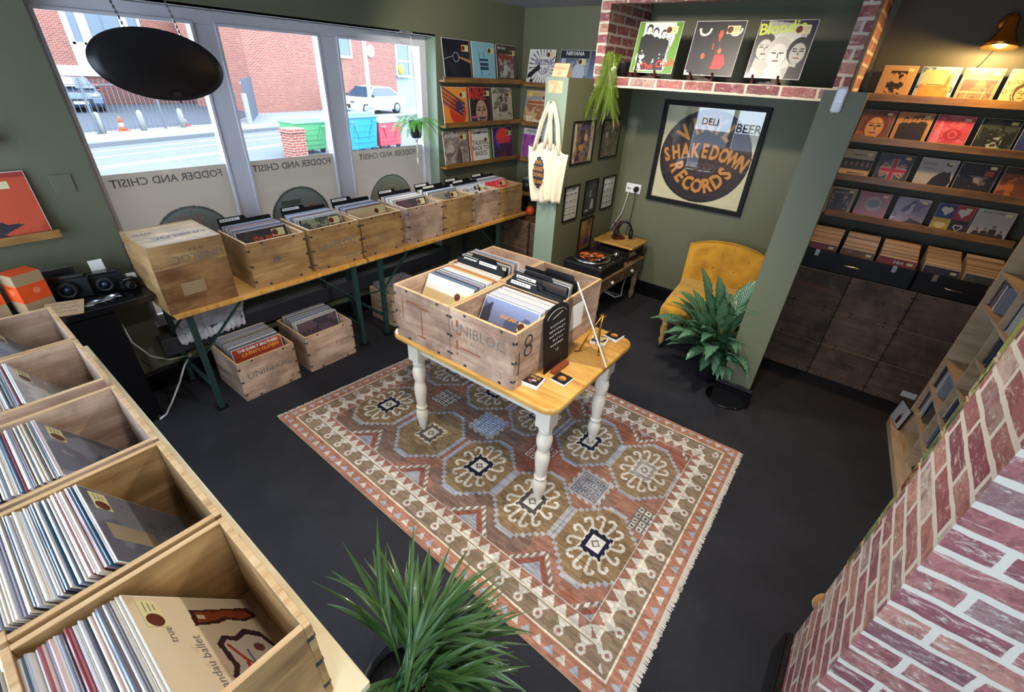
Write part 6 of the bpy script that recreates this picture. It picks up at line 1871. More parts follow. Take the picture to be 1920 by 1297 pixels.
tote('cream cotton tote bag with a dark oval logo hanging at the front on the hook', HK, ((-.175, .06), (-.100, .05)), lambda u: -.320 + .045 * u, -.735, .030, -.012, True)
tote('plain cream cotton tote bag folded behind the logo bag on the same hook', HK, ((-.02, .185), (.03, .155)), lambda u: -.275 - .065 * u, -.715, .045, -.002, False)
m = MB(); m.tube([(0, .02, .01), (0, 0, .012), (0, -.03, .0), (0, -.034, .018)], .004, 8); o = m.build('wall_hook', 'steel'); o.location = (HK[0], HK[1] + .002, HK[2] - .008); tag(o, 'small steel hook carrying the tote bags on the mint wall end', 'hook')

# white sensor on the right-hand partition end
t = thing('motion_sensor', 'slim white alarm sensor near the top of the green partition end', 'sensor', (2.948, 2.98, 1.862), 0)
m = MB(); m.span(-.023, .023, -.028, 0, -.055, .055); m.build('housing', 'white_plastic', t, bevel=.012, seg=4)
m = MB(); m.span(-.015, .015, -.031, -.026, -.046, -.012); m.build('lens', 'paper_white', t, bevel=.003)

# double socket with cables
t = thing('wall_socket', 'white double wall socket with one black plug in the alcove', 'socket', (1.420, 4.25, 1.010))
m = MB(); m.span(-.075, .075, -.012, 0, -.043, .043); m.build('face_plate', 'white_plastic', t, bevel=.004)
m = MB(); m.lathe([(.024, 0), (.024, .03), (.016, .045), (.008, .05)], n=18, M4=Matrix.Translation((.040, -.012, .0)) @ Matrix.Rotation(PI/2, 4, 'X')); m.build('plug', 'satin_black', t)
m = MB(); m.span(-.055, -.045, -.015, -.012, -.012, .002); m.span(-.035, -.025, -.015, -.012, -.012, .002); m.build('socket_holes', 'satin_black', t)
m = MB(); m.tube([(1.385, 4.235, .985), (1.37, 4.232, .88), (1.35, 4.228, .76), (1.30, 4.22, .66), (1.27, 4.20, .60)], .005, 8); tag(m.build('power_cable', 'white_cord'), 'white cable dropping from the alcove socket', 'cable')
m = MB(); m.tube([(1.460, 4.205, .985), (1.462, 4.222, .90), (1.455, 4.228, .75), (1.43, 4.225, .55), (1.47, 4.22, .40), (1.54, 4.21, .25), (1.57, 4.20, .12), (1.575, 4.19, .01)], .003, 8); tag(m.build('power_cable', 'satin_black'), 'black cable running down the alcove wall from the plug', 'cable')

# wall lamp above the singles
t = thing('wall_lamp', 'brass-shaded wall lamp glowing over the small records', 'wall lamp', (3.50, 4.25, 2.26))
m = MB(); m.lathe([(.045, 0), (.045, .02), (.02, .03)], n=20, M4=Matrix.Translation((0, 0, .02)) @ Matrix.Rotation(PI/2, 4, 'X')); m.build('wall_plate', 'brass', t)
m = MB(); m.tube([(0, -.03, .02), (0, -.10, .05), (0, -.17, .045), (0, -.19, .0)], .008, 8); m.build('arm', 'brass', t)
MS = Matrix.Translation((0, -.20, -.02)) @ Matrix.Rotation(-.16, 4, 'X')
m = MB(); m.lathe([(.001, .052), (.022, .05), (.030, .02), (.034, -.01), (.060, -.055), (.078, -.092)], n=28, M4=MS); m.build('shade', 'brass', t, solid=.002)
m = MB(); m.ball((0, 0, 0), .026, 16, 10); o = m.build('bulb', 'lamp_bulb', t); o.location = (0, -.212, -.088)
m = MB(); m.tube([(0, -.01, 0), (.0, -.02, -.10), (-.03, -.01, -.18), (-.05, -.008, -.21)], .003, 6); m.build('flex', 'matt_black', t)
light('wall_lamp_light', 'POINT', (3.50, 4.030, 2.145), 22, (1.0, .62, .24), .028)

# hanging black oval and fern
t = thing('hanging_sign', 'glossy black oval hanging on two chains before the window', 'sign', (.22, .985, 1.845), 0)
m = MB(); M4 = Matrix.Rotation(-.07, 4, 'X') @ Matrix.Rotation(PI/2, 4, 'Y')
m.lathe([(.001, .030), (.06, .027), (.13, .016), (.155, .002), (.155, -.004), (.12, -.010), (.001, -.012)], n=64, sx=1.0, sy=1.86, M4=M4)
m.build('oval_panel', 'oval_black', t)
for (y, z, yt) in ((-.10, .130, -.185), (.13, .112, .05)):
    m = MB(); a_, b_ = Vector((0, y, z)), Vector((-.03, yt, .585)); n = 46
    for k in range(n):
        p = a_.lerp(b_, (k + .5) / n); d = (b_ - a_).normalized()
        if k % 2: m.box(p, (.003, .009, .014))
        else: m.box(p, (.009, .003, .014))
    m.build('chain', 'steel', t)
m = MB(); m.box((.033, .025, -.125), (.002, .035, .022)); m.box((.03, .03, -.158), (.004, .008, .01)); m.build('label_tab', 'matt_black', t)

def frond(m, base, dirv, L, droop, leaf, nseg=14, mi=0, curl=0.0, wob=0.0, thin=1.0):
    """arching frond with paired leaflets"""
    d = Vector(dirv).normalized(); p = Vector(base); pts = [p.copy()]
    for i in range(nseg):
        d = (d + Vector((random.uniform(-wob, wob), random.uniform(-wob, wob) * .5, -droop / nseg))).normalized(); p = p + d * L / nseg; pts.append(p.copy())
    sr = random.uniform(-1.2, 1.2)
    for i in range(nseg):
        a_, b_ = pts[i], pts[i + 1]; t_ = (b_ - a_).normalized()
        side = t_.cross(Vector((0, 0, 1)));
        if wob: side = Vector((math.cos(sr), math.sin(sr), 0)) - t_ * t_.dot(Vector((math.cos(sr), math.sin(sr), 0)))
        if side.length < 1e-3: side = Vector((1, 0, 0))
        side.normalize(); s_ = i / nseg
        w = leaf * (math.sin(PI * min(1, s_ * .9 + .12)) ** .6)
        nrm = side.cross(t_)
        for q in (0, .5):
            c = a_.lerp(b_, q)
            for sg in (-1, 1):
                tip = c + side * sg * w + t_ * w * .35 + nrm * w * .12 + Vector((0, 0, random.uniform(-.1, .1) * w))
                h = (b_ - a_).length * .24 * thin
                bb = len(m.v); m.v += [tuple(c - t_ * h), tuple(c + side * sg * w * .6 + t_ * (w * .2 + h) ), tuple(tip), tuple(c + side * sg * w * .5 + t_ * (w * .15 - h))]
                m.face((bb, bb + 1, bb + 2, bb + 3), uv=((0, 0), (.5, .5), (1, 1), (.5, 0)))
        bb = len(m.v); h = side * .0012
        m.v += [tuple(a_ - h), tuple(a_ + h), tuple(b_ + h), tuple(b_ - h)]; m.face((bb, bb + 1, bb + 2, bb + 3), uv=((0, 0), (1, 0), (1, 1), (0, 1)))
    return m
FX, FY = .17, 2.665
t = thing('hanging_fern', 'green fern in a small dark pot hanging from a cord in the window', 'hanging plant', (FX, FY, 1.43))
m = MB(); m.lathe([(.036, -.02), (.042, 0), (.052, .09), (.054, .10), (.048, .10), (.046, .085)], n=22); m.build('pot', 'pot_dark', t)
m = MB(); m.lathe([(.046, .082), (.001, .088)], n=18); m.build('soil', 'soil', t)
m = MB()
for k in range(3):
    an = k * 2.1; m.tube([(.0, 0, .66), (.004 * math.cos(an), .004 * math.sin(an), .52), (.054 * math.cos(an), .054 * math.sin(an), .10), (.044 * math.cos(an), .044 * math.sin(an), .0), (0, 0, -.04)], .0022, 5)
m.tube([(0, 0, -.04), (.004, 0, -.10), (0, .004, -.18)], .005, 6); m.ball((0, 0, -.045), .010); m.ball((0, 0, -.18), .008)
m.tube([(0, 0, -.18), (.006, 0, -.22)], .006, 6); m.build('macrame_hanger', 'rope', t)
m = MB(); 
for k in range(24): a0 = 2 * PI * k / 24; a1 = 2 * PI * (k + 1) / 24; m.bar((0, .016 * math.cos(a0), .675 + .016 * math.sin(a0)), (0, .016 * math.cos(a1), .675 + .016 * math.sin(a1)), .003)
m.build('ring', 'steel', t)
m = MB(); rr_ = random.getstate()
for k in range(34):
    an = k * 2.399; el = random.uniform(.3, 1.1)
    frond(m, (.02 * math.cos(an), .02 * math.sin(an), .095), (math.cos(an), math.sin(an) * 1.0, el), random.uniform(.16, .30), random.uniform(1.6, 2.6), random.uniform(.014, .022), 14)
m.build('fronds', 'leaf_fern', t)
m = MB(); m.tube([(FX, FY, 2.115), (FX - .10, FY, 2.125), (FX - .17, FY, 2.11)], .003, 6); tag(m.build('ceiling_hook', 'steel'), 'thin wire hook in the window head holding the fern cord', 'hook')

# trailing plant on the brick shelf corner
t = thing('trailing_plant', 'long trailing fern spilling over the corner of the brick shelf in a dark pot', 'trailing plant', (1.385, 3.62, 1.912))
m = MB(); m.lathe([(.045, 0), (.055, .09), (.058, .10), (.05, .10)], n=20, c=(.02, .045, 0)); m.build('pot', 'pot_dark', t)
m = MB()
for k in range(40):
    x0 = random.uniform(-.06, .05)
    top = Vector((x0 * .4 - .01, .02, .12)); L = random.uniform(.16, .52)
    d0 = (random.uniform(-.5, .4), -random.uniform(.5, 1.0), random.uniform(.3, .9))
    frond(m, top, d0, .14, 2.2, .020, 8, wob=.1, thin=.7)
    st = top + Vector(d0).normalized() * .09 + Vector((0, 0, -.04))
    st.y = min(st.y, -.085 - random.uniform(0, .05)); st.x = st.x * .45 + random.uniform(-.03, .02)
    frond(m, st, (random.uniform(-.14, .12), -.05, -1), L, .3, random.uniform(.020, .030), max(6, int(L / .016)), wob=.12, thin=.5)
m.build('trailing_fronds', 'leaf_trail', t)

# ================================================================ ALCOVE FLOOR
# side table with record player and headphones
t = thing('side_table', 'rustic low side table with china-knobbed drawers on turned legs in the alcove', 'side table', (1.500, 3.70, 0), 0)
ZT = .43
m = MB(); m.span(-.21, .21, -.44, .44, ZT - .02, ZT); m.build('top', 'rustic_oak', t, bevel=.004)
m = MB(); m.span(-.19, .185, -.42, .42, ZT - .14, ZT - .02); m.build('apron', 'rustic_oak', t, bevel=.002)
for y in (-.20, .20):
    m = MB(); m.span(.185, .192, y - .16, y + .16, ZT - .13, ZT - .03); d_ = m.build('drawer', 'rustic_oak', t, bevel=.002)
    m = MB(); m.ball((.205, y, ZT - .08), .016, 14, 8); m.build('knob', 'white_plastic', d_)
for sx in (-1, 1):
    for sy in (-1, 1):
        m = MB(); m.lathe([(.020, 0), (.026, .03), (.030, .06), (.022, .10), (.018, .12), (.026, .14), (.030, .19), (.022, .24), (.028, .26), (.028, .30)], n=16, c=(sx * .165, sy * .385, 0)); m.box((sx * .165, sy * .385, .35), (.06, .06, .12)); m.build('leg', 'rustic_oak', t)
t = thing('record_player', 'black record player with an orange-printed record on its platter', 'record player', (1.500, 3.485, ZT), 0)
m = MB(); m.span(-.18, .20, -.22, .22, .02, .10); m.build('plinth', 'satin_black', t, bevel=.012, seg=3)
for sx in (-.14, .16):
    for sy in (-.18, .18):
        m = MB(); m.lathe([(.02, 0), (.02, .02)], n=12, c=(sx, sy, 0)); m.build('foot', 'matt_black', t)
m = MB(); m.lathe([(.001, .10), (.165, .10), (.168, .116), (.155, .120), (.001, .120)], n=48, c=(-.01, -.03, 0)); m.build('platter', 'steel', t)
m = MB(); m.lathe([(.001, .1205), (.150, .1205), (.150, .1235), (.001, .1235)], n=48, c=(-.01, -.03, 0)); rec = m.build('record', 'gloss_black', t)
a = Art(72, '#1c1314'); d = np.hypot(a.x - .5, a.y - .5); a.blot(.50, '#c8602a', 9, 3, (d < .40) & (d > .08)); a.blot(.66, '#7a2c14', 8, 8, d < .40); a.put(d < .06, '#c9b08a')
g = grid_obj('record_print', a, 1, 1, 'printed', rec, corners=[(-.15, -.17, .1240), (.13, -.17, .1240), (.13, .11, .1240), (-.15, .11, .1240)])
bmx = bmesh.new(); bmx.from_mesh(g.data); bmesh.ops.delete(bmx, geom=[f for f in bmx.faces if math.hypot(f.calc_center_median().x + .01, f.calc_center_median().y + .03) > .118], context='FACES'); bmx.to_mesh(g.data); bmx.free()
m = MB(); m.tube([(.13, .16, .14), (.13, .05, .145), (.10, -.06, .135)], .005, 8); m.box((.097, -.075, .132), (.018, .03, .012)); m.lathe([(.028, .10), (.026, .135), (.012, .15)], n=18, c=(.13, .16, 0)); m.build('tonearm', 'steel', t)
m = MB(); m.lathe([(.018, .10), (.018, .112)], n=18, c=(.165, -.185, 0)); m.span(.17, .18, -.08, .04, .10, .104); m.build('controls', 'steel', t)
t = thing('cutting_board', 'honey-coloured wooden board laid over the amplifier behind the record player', 'board', (1.500, 3.985, ZT + .135), 0)
slab(round_rect(-.205, .205, -.17, .17, .02), 0, .022, 'board', 'lid_wood', t, bevel=.005)
t = thing('amplifier', 'low black amplifier under the honey-coloured board', 'amplifier', (1.500, 3.985, ZT), 0)
m = MB(); m.span(-.16, .15, -.14, .14, .012, .095); m.build('case', 'satin_black', t, bevel=.004)
m = MB(); m.span(.15, .153, -.12, .12, .03, .08); m.build('fascia', 'steel', t)
m = MB(); m.lathe([(.016, 0), (.014, .02)], n=16, M4=Matrix.Translation((.153, .08, .055)) @ Matrix.Rotation(PI/2, 4, 'Y')); m.build('volume_knob', 'satin_black', t)
m = MB()
for sx in (-.17, .17):
    for sy in (-.15, .15): m.box((sx, sy, .067), (.012, .012, .134))
o = m.build('board_pegs', 'wine_wood'); o.location = (1.5, 3.985, ZT); o.parent = None
tag(o, 'four short dark pegs propping the honey-coloured board off the side table', 'supports'); 
hp = thing('headphones', 'black over-ear headphones on a dark red wooden stand', 'headphones', (1.500, 4.02, ZT + .158), .5)
m = MB()
m.tube([(-.07 * math.cos(PI * k / 12) if True else 0, 0, .06 + .10 * math.sin(PI * k / 12)) for k in range(13)], [.008 + .003 * math.sin(PI * k / 12) for k in range(13)], 8); m.build('headband', 'satin_black', hp)
for s in (-1, 1):
    m = MB(); m.lathe([(.001, -.02), (.036, -.018), (.040, 0), (.036, .016), (.001, .02)], n=22, M4=Matrix.Translation((s * .068, 0, .050)) @ Matrix.Rotation(PI/2, 4, 'Y') , sx=1.15); m.build('ear_cup', 'satin_black', hp)
hs = thing('headphone_stand', 'dark red folding wooden stand holding the headphones', 'stand', (1.455, 3.99, ZT + .158), .9)
m = MB(); m.bar((-.05, .0, .0), (.035, .03, .155), .035, .010); m.bar((.05, .0, .0), (-.045, .02, .15), .035, .010); m.box((0, -.02, .012), (.11, .06, .024)); m.build('stand_legs', 'wine_wood', hs)
m = MB(); m.tube([(1.60, 3.60, .20), (1.66, 3.72, .12), (1.66, 3.86, .09), (1.62, 3.95, .14), (1.60, 4.05, .22)], .006, 8); m.tube([(1.58, 3.58, .26), (1.60, 3.70, .16), (1.66, 3.80, .12)], .005, 8); tag(m.build('mains_cable', 'white_cord'), 'looped white cable hanging under the rustic side table', 'cable')

# armchair
ch = thing('armchair', 'mustard velvet slipper chair with a buttoned back in the alcove', 'armchair', (2.50, 3.66, 0), math.radians(6))
def seat_fn(u, v):
    x = -.30 + .60 * u; y = -.36 + .66 * v
    e_ = min(u, 1 - u, v, 1 - v)
    z = .40 - .05 * math.exp(-e_ * 22) + .02 * math.sin(PI * u) * math.sin(PI * v)
    return (x, y, z)
m = MB(); m.box((0, -.03, .33), (.60, .66, .15)); m.build('seat_base', 'mustard_velvet', ch, bevel=.045, seg=5)
m = MB(); m.box((0, -.05, .415), (.56, .58, .07)); m.build('seat_cushion', 'mustard_velvet', ch, bevel=.03, seg=5)
def back_fn(side):
    def fn(u, v):
        x = (-.29 + .58 * u) * (1 + .06 * v); z = .28 + .50 * v - .06 * (abs(u - .5) * 2) ** 2.2 * v
        wing = (abs(u - .5) * 2) ** 3
        tuft = 0
        for (tu, tv) in ((.22, .80), (.5, .82), (.78, .80), (.36, .58), (.64, .58), (.22, .38), (.5, .38), (.78, .38)):
            tuft += math.exp(-(((u - tu) * 9) ** 2 + ((v - tv) * 7) ** 2))
        pleat = .006 * (abs(math.sin(u * 3.5 * PI)))
        y = .25 + .10 * v - .05 * wing * (1 - .3 * v) + side * (.055 - .02 * v - (0 if side > 0 else 0))
        if side < 0: y += .030 * tuft - pleat
        e_ = min(u, 1 - u, 1 - v)
        y -= side * .05 * math.exp(-e_ * 26)
        return (x, y, z)
    return fn
m = MB(); m.grid(back_fn(-1), 40, 32); m.grid(back_fn(1), 40, 32)
b0 = 0; n1 = 41 * 33
for j in range(32):
    for i in (0, 40):
        a_ = j * 41 + i; c_ = a_ + 41; m.face((a_, c_, n1 + c_, n1 + a_) if i else (c_, a_, n1 + a_, n1 + c_), smooth=True)
for i in range(40):
    a_ = 32 * 41 + i; m.face((a_, a_ + 1, n1 + a_ + 1, n1 + a_)[::-1], smooth=True)
bk = m.build('backrest', 'mustard_velvet', ch)
m = MB()
for (tu, tv) in ((.22, .80), (.5, .82), (.78, .80), (.36, .58), (.64, .58), (.22, .38), (.5, .38), (.78, .38)):
    p = back_fn(-1)(tu, tv); m.ball((p[0], p[1] - .002, p[2]), .010, 8, 6)
m.build('buttons', 'mustard_velvet', bk)
m = MB()
for s in (-1, 1): m.tube([(s * .285, -.36, .335), (s * .285, .26, .335)], .005, 6)
m.tube([(-.285, -.355, .335), (.285, -.355, .335)], .005, 6); m.build('piping', 'mustard_velvet', ch)
for (x, y, fr_) in ((-.24, -.30, 1), (.24, -.30, 1), (-.24, .26, 0), (.24, .26, 0)):
    m = MB()
    if fr_: m.lathe([(.012, .035), (.016, .05), (.024, .08), (.016, .11), (.022, .13), (.030, .18), (.022, .22), (.03, .26)], n=16, c=(x, y, 0))
    else: m.bar((x, y + .04, 0), (x, y, .26), .035)
    L = m.build('leg', 'lid_wood', ch)
    if fr_:
        m = MB(); m.lathe([(.001, -.012), (.018, -.010), (.018, .010), (.001, .012)], n=14, M4=Matrix.Translation((x, y, .018)) @ Matrix.Rotation(PI/2, 4, 'Y')); m.build('castor', 'gloss_black', L)

# calathea
def blade(m, base, az, el, L, W, droop, wavy=.0, n=16, petiole=0.0, twist=0.0, fold=.25, mi=0):
    d = Vector((math.cos(az) * math.cos(el), math.sin(az) * math.cos(el), math.sin(el)))
    p = Vector(base)
    if petiole:
        q = p + d * petiole; m.tube([tuple(p), tuple(p.lerp(q, .5) + Vector((0, 0, -.005))), tuple(q)], .0028, 5, mi=mi); p = q
    side0 = Vector((-math.sin(az), math.cos(az), 0))
    b = len(m.v)
    for i in range(n + 1):
        s_ = i / n
        w = W * math.sin(PI * min(1, s_ ** .75)) if s_ < 1 else 0
        w = max(w, .0008) * (1 + wavy * math.sin(s_ * 34))
        nrm = side0.cross(d).normalized()
        sd = (side0 * math.cos(twist * s_) + nrm * math.sin(twist * s_)).normalized(); up_ = sd.cross(d).normalized() * (1)
        if up_.z < 0: up_ = -up_
        wz = wavy * .35 * W * math.sin(s_ * 30)
        m.v += [tuple(p - sd * w + up_ * (fold * w + wz)), tuple(p - sd * w * .5 + up_ * fold * w * .4), tuple(p), tuple(p + sd * w * .5 + up_ * fold * w * .4), tuple(p + sd * w + up_ * (fold * w - wz))]
        d = (d + Vector((0, 0, -droop / n))).normalized(); p = p + d * L / n
    for i in range(n):
        for k in range(4):
            a_ = b + i * 5 + k
            m.face((a_, a_ + 1, a_ + 6, a_ + 5), mi, uv=((k / 4, i / n), ((k + 1) / 4, i / n), ((k + 1) / 4, (i + 1) / n), (k / 4, (i + 1) / n)), smooth=True)
t = thing('potted_calathea', 'bushy striped-leaf calathea in a black pot before the mustard chair', 'potted plant', (2.735, 3.16, 0))
m = MB(); m.lathe([(.070, 0), (.078, .01), (.092, .20), (.094, .215), (.086, .215), (.084, .19)], n=28); m.build('pot', 'pot_dark', t)
m = MB(); m.lathe([(.084, .19), (.001, .198)], n=24); m.build('soil', 'soil', t)
m = MB(); random.seed(11)
for k in range(170):
    az = k * 2.399 + random.uniform(-.3, .3); ring = random.random()
    el = .15 + 1.15 * (1 - ring) + random.uniform(-.1, .15)
    base = (.03 * math.cos(az), .03 * math.sin(az), .19 + random.uniform(0, .12))
    blade(m, base, az, el, random.uniform(.18, .27), random.uniform(.032, .048), random.uniform(.4, 1.3), wavy=.14, petiole=random.uniform(.05, .34) if el > .5 else random.uniform(.04, .14), n=18)
m.v = [(min(x, .122) if y > -.20 else x, min(y, .62), z) for (x, y, z) in m.v]
m.build('striped_leaves', 'leaf_calathea', t)
m = MB(); m.lathe([(.125, 0), (.138, .012), (.128, .014), (.122, .006)], n=40, c=(0, 0, 0)); 
o = m.build('plant_saucer', 'gloss_black'); o.location = (2.935, 2.985, 0.001)
tag(o, 'wide shallow black saucer showing round the foot of the green partition', 'saucer')
# palm by the camera
t = thing('potted_palm', 'lush long-bladed palm standing on the floor at the end of the cream bench', 'potted plant', (2.65, .345, 0))
m = MB(); m.lathe([(.10, 0), (.13, .26), (.135, .28), (.12, .28), (.118, .25)], n=26); m.build('pot', 'pot_dark', t)
m = MB(); m.lathe([(.118, .25), (.001, .26)], n=22); m.build('soil', 'soil', t)
m = MB(); random.seed(5)
for k in range(28):
    az = random.uniform(-3.1, 3.1) if k > 21 else math.radians(75) + random.uniform(-1.5, 1.7) ; el = random.uniform(.65, 1.35)
    L = random.uniform(.08, .28); d = Vector((math.cos(az) * math.cos(el), math.sin(az) * math.cos(el), math.sin(el))); b0 = Vector((.05 * math.cos(az * 3), .05 * math.sin(az * 3), .23))
    q = b0 + d * L; m.tube([tuple(b0), tuple(b0.lerp(q, .5)), tuple(q)], [.006, .005, .003], 6)
    for j in range(6):
        s_ = .3 + .7 * j / 5; pp_ = b0.lerp(q, s_)
        for sg in (-1, 1):
            blade(m, pp_, az + sg * random.uniform(.1, .6), el * random.uniform(.6, 1.0), random.uniform(.18, .31), random.uniform(.0065, .0100), random.uniform(.4, 1.3), n=12, fold=.3, twist=random.uniform(-.6, .6))
m.v = [(x, max(y, -.14) if z > .1 else y, z) for (x, y, z) in m.v]
m.build('palm_blades', 'leaf_palm', t)
# ================================================================ BLACK CABINET CORNER
t = thing('black_cabinet', 'black cabinet with an overhanging top between the big crates and the window', 'cabinet', (0, 0, 0))
m = MB(); m.span(.01, .385, -.30, .565, .745, .780); m.build('cabinet_top', 'gloss_black', t, bevel=.003)
m = MB(); m.span(.025, .335, -.26, .395, .0, .745); m.build('cabinet_body', 'gloss_black', t, bevel=.002)
m = MB(); m.span(.335, .343, -.25, .06, .03, .72); m.span(.335, .343, .066, .388, .03, .72); m.build('cabinet_doors', 'gloss_black', t, bevel=.002)
def ob(label, x, y, rz, z, art_y=True):
    t = thing('cardboard_box', label, 'box', (x, y, z), rz, 'orange and kraft boxes')
    w, d, h = .105, .115, .20
    m = MB(); m.box((0, 0, h / 2), (w, d, h)); m.build('kraft_carton', 'card_kraft', t, bevel=.001)
    m = MB(); m.box((0, 0, h * .53), (w + .001, d + .001, h * .42)); m.box((0, 0, h + .0006), (w * .96, d * .96, .001)); b_ = m.build('orange_band', 'orange_box', t)
    m = MB(); m.lathe([(.014, 0), (.014, .0006)], n=16, M4=Matrix.Translation((w / 2 + .0006, .01, h * .56)) @ Matrix.Rotation(PI/2, 4, 'Y')); m.lathe([(.014, 0), (.014, .0006)], n=16, M4=Matrix.Translation((0, -d/2 - .0006, h * .56)) @ Matrix.Rotation(PI/2, 4, 'X')); m.build('round_logo', 'orange_logo', b_)
    return t
ob('orange-banded box nearer the cameras on the black cabinet', .20, .135, .35, .781)
ob('orange-banded box set back by the wall on the black cabinet', .16, -.02, .15, .781)
def camera_thing(label, x, y, rz, s=1.0, z=.781):
    t = thing('film_camera', label, 'camera', (x, y, z), rz, 'old cameras on the black cabinet')
    m = MB(); m.box((0, 0, .042 * s), (.062 * s, .13 * s, .084 * s)); m.build('camera_body', 'satin_black', t, bevel=.006, seg=3)
    m = MB(); m.box((0, 0, .088 * s), (.05 * s, .10 * s, .012 * s)); m.build('top_plate', 'gloss_black', t, bevel=.003)
    m = MB(); m.lathe([(.034 * s, 0), (.034 * s, .012), (.030 * s, .03), (.026 * s, .03), (.022 * s, .022)], n=24, M4=Matrix.Translation((.031 * s, -.01 * s, .042 * s)) @ Matrix.Rotation(PI/2, 4, 'Y')); L = m.build('lens_barrel', 'matt_black', t)
    m = MB(); m.lathe([(.001, .0235), (.023 * s, .022)], n=20, M4=Matrix.Translation((.031 * s, -.01 * s, .042 * s)) @ Matrix.Rotation(PI/2, 4, 'Y')); m.build('lens_glass', 'car_glass', L)
    return t
camera_thing('old black camera with a raised flash hood behind the handwritten card', .135, .300, -.35, 1.25)
camera_thing('boxy black camera with a round lens in the middle of the cabinet top', .150, .440, -.2, 1.1)
camera_thing('small black camera with a chrome ring closest to the upended crate', .21, .515, .2, .62)
m = MB(); m.box((.11, .235, .90), (.055, .12, .02)); m.box((.11, .235, .92), (.05, .11, .004)); 
t = thing('flash_hood', 'dark flip-up hood standing behind the old camera', 'camera accessory', (.075, .275, .781))
m = MB(); m.box((0, 0, .07), (.03, .13, .14)); m.build('hood', 'matt_black', t, bevel=.006); m = MB(); m.box((.0, 0, .144), (.036, .135, .006)); m.build('hood_edge', 'steel', t)
m = MB(); m.box((0, 0, .045), (.006, .06, .09)); o = m.build('price_tag', 'paper_white'); o.location = (.10, .435, .84); o.rotation_euler = (0, -.3, 0); tag(o, 'white swing tag standing up between the cameras', 'tag')
m = MB(); m.box((0, 0, .012), (.03, .045, .024)); o = m.build('flash_cube', 'white_plastic', bevel=.004); o.location = (.15, .548, .815); tag(o, 'small white flash cube on the corner of the cabinet top', 'camera accessory')
m = MB(); m.tube([(.13, .35, .785), (.155, .36, .786), (.20, .37, .786), (.25, .36, .786)], .010, 8); m.box((0, 0, 0), (.001, .001, .001))
for k, (x, y, lb) in enumerate(((.295, .330, 'clear packet catching the light by the handwritten card'), (.275, .405, 'clear packet catching the light before the boxy camera'))):
    m = MB(); m.grid(lambda u, v: (x - .03 + .06 * u, y - .045 + .09 * v, .783 + .010 * math.sin(PI * u) * math.sin(PI * v) + .003 * math.sin(9 * u + 7 * v)), 10, 10); tag(m.build('cellophane_packet', 'steel', solid=.001), lb, 'packet')
t = thing('price_card', 'kraft handwritten price card lying at the corner of the cabinet', 'note', (.325, .215, .800), -.25, rot=(0, .35, -.35))
m = MB(); m.box((0, 0, 0), (.105, .15, .002)); m.build('card', 'card_kraft', t)
rr = random.Random(4); m = MB()
for row in range(3):
    y = -.05
    while y < .05:
        L = rr.uniform(.006, .016); x = -.03 + row * .026; m.bar((x, y, .0014), (x + rr.uniform(-.008, .008), y + L, .0014), .0016, .0006); y += L + .004
m.build('handwriting', 'ink_black', t)
m = MB(); m.tube([(.27, .40, .62), (.275, .41, .50), (.23, .47, .36), (.16, .56, .26), (.10, .66, .215)], .005, 8); tag(m.build('trailing_cable', 'white_cord'), 'white cable curving from the cabinet to the sill', 'cable')
m = MB(); m.tube([(.10, .69, .215), (.17, .62, .19), (.23, .55, .12), (.24, .47, .012), (.28, .44, .008), (.33, .41, .008), (.35, .37, .008)], .006, 8); tag(m.build('trailing_cable', 'white_cord'), 'white cable dropping to the carpet at the foot of the cabinet', 'cable')
# crumpled sheet on the sill
m = MB(); rs = np.random.RandomState(3); ff_ = rs.rand(14, 30)
def crn(u, v):
    i, j = min(12, int(v * 12)), min(28, int(u * 28)); fu, fv = u * 28 - j, v * 12 - i
    h = (ff_[i, j] * (1 - fu) + ff_[i, j + 1] * fu) * (1 - fv) + (ff_[i + 1, j] * (1 - fu) + ff_[i + 1, j + 1] * fu) * fv
    return (-.09 + .20 * v + .01 * h, .66 + (.50 - .1 * v) * u, .372 + .035 * h - (.0 if v < .82 else (v - .82) * .5))
m.grid(crn, 56, 24); tag(m.build('crumpled_sheet', 'upvc_white', solid=.001), 'crumpled pale plastic sheet lying along the window sill', 'plastic sheet')
t = thing('potted_plant', 'dark leafy plant at the picture edge behind the orange-banded boxes', 'potted plant', (.15, -.17, .781))
m = MB(); m.lathe([(.05, 0), (.062, .10), (.064, .11), (.056, .11)], n=20); m.build('pot', 'pot_dark', t)
m = MB(); m.lathe([(.056, .095), (.001, .10)], n=18); m.build('soil', 'soil', t)
m = MB(); random.seed(8)
for k in range(26):
    az = k * 2.399; blade(m, (.02 * math.cos(az), .02 * math.sin(az), .10), az, random.uniform(.5, 1.2), random.uniform(.16, .26), random.uniform(.010, .016), random.uniform(.8, 1.8), n=10, petiole=.05)
m.v = [(max(x, -.14), y, z) for (x, y, z) in m.v]
m.build('arching_leaves', 'leaf_palm', t)
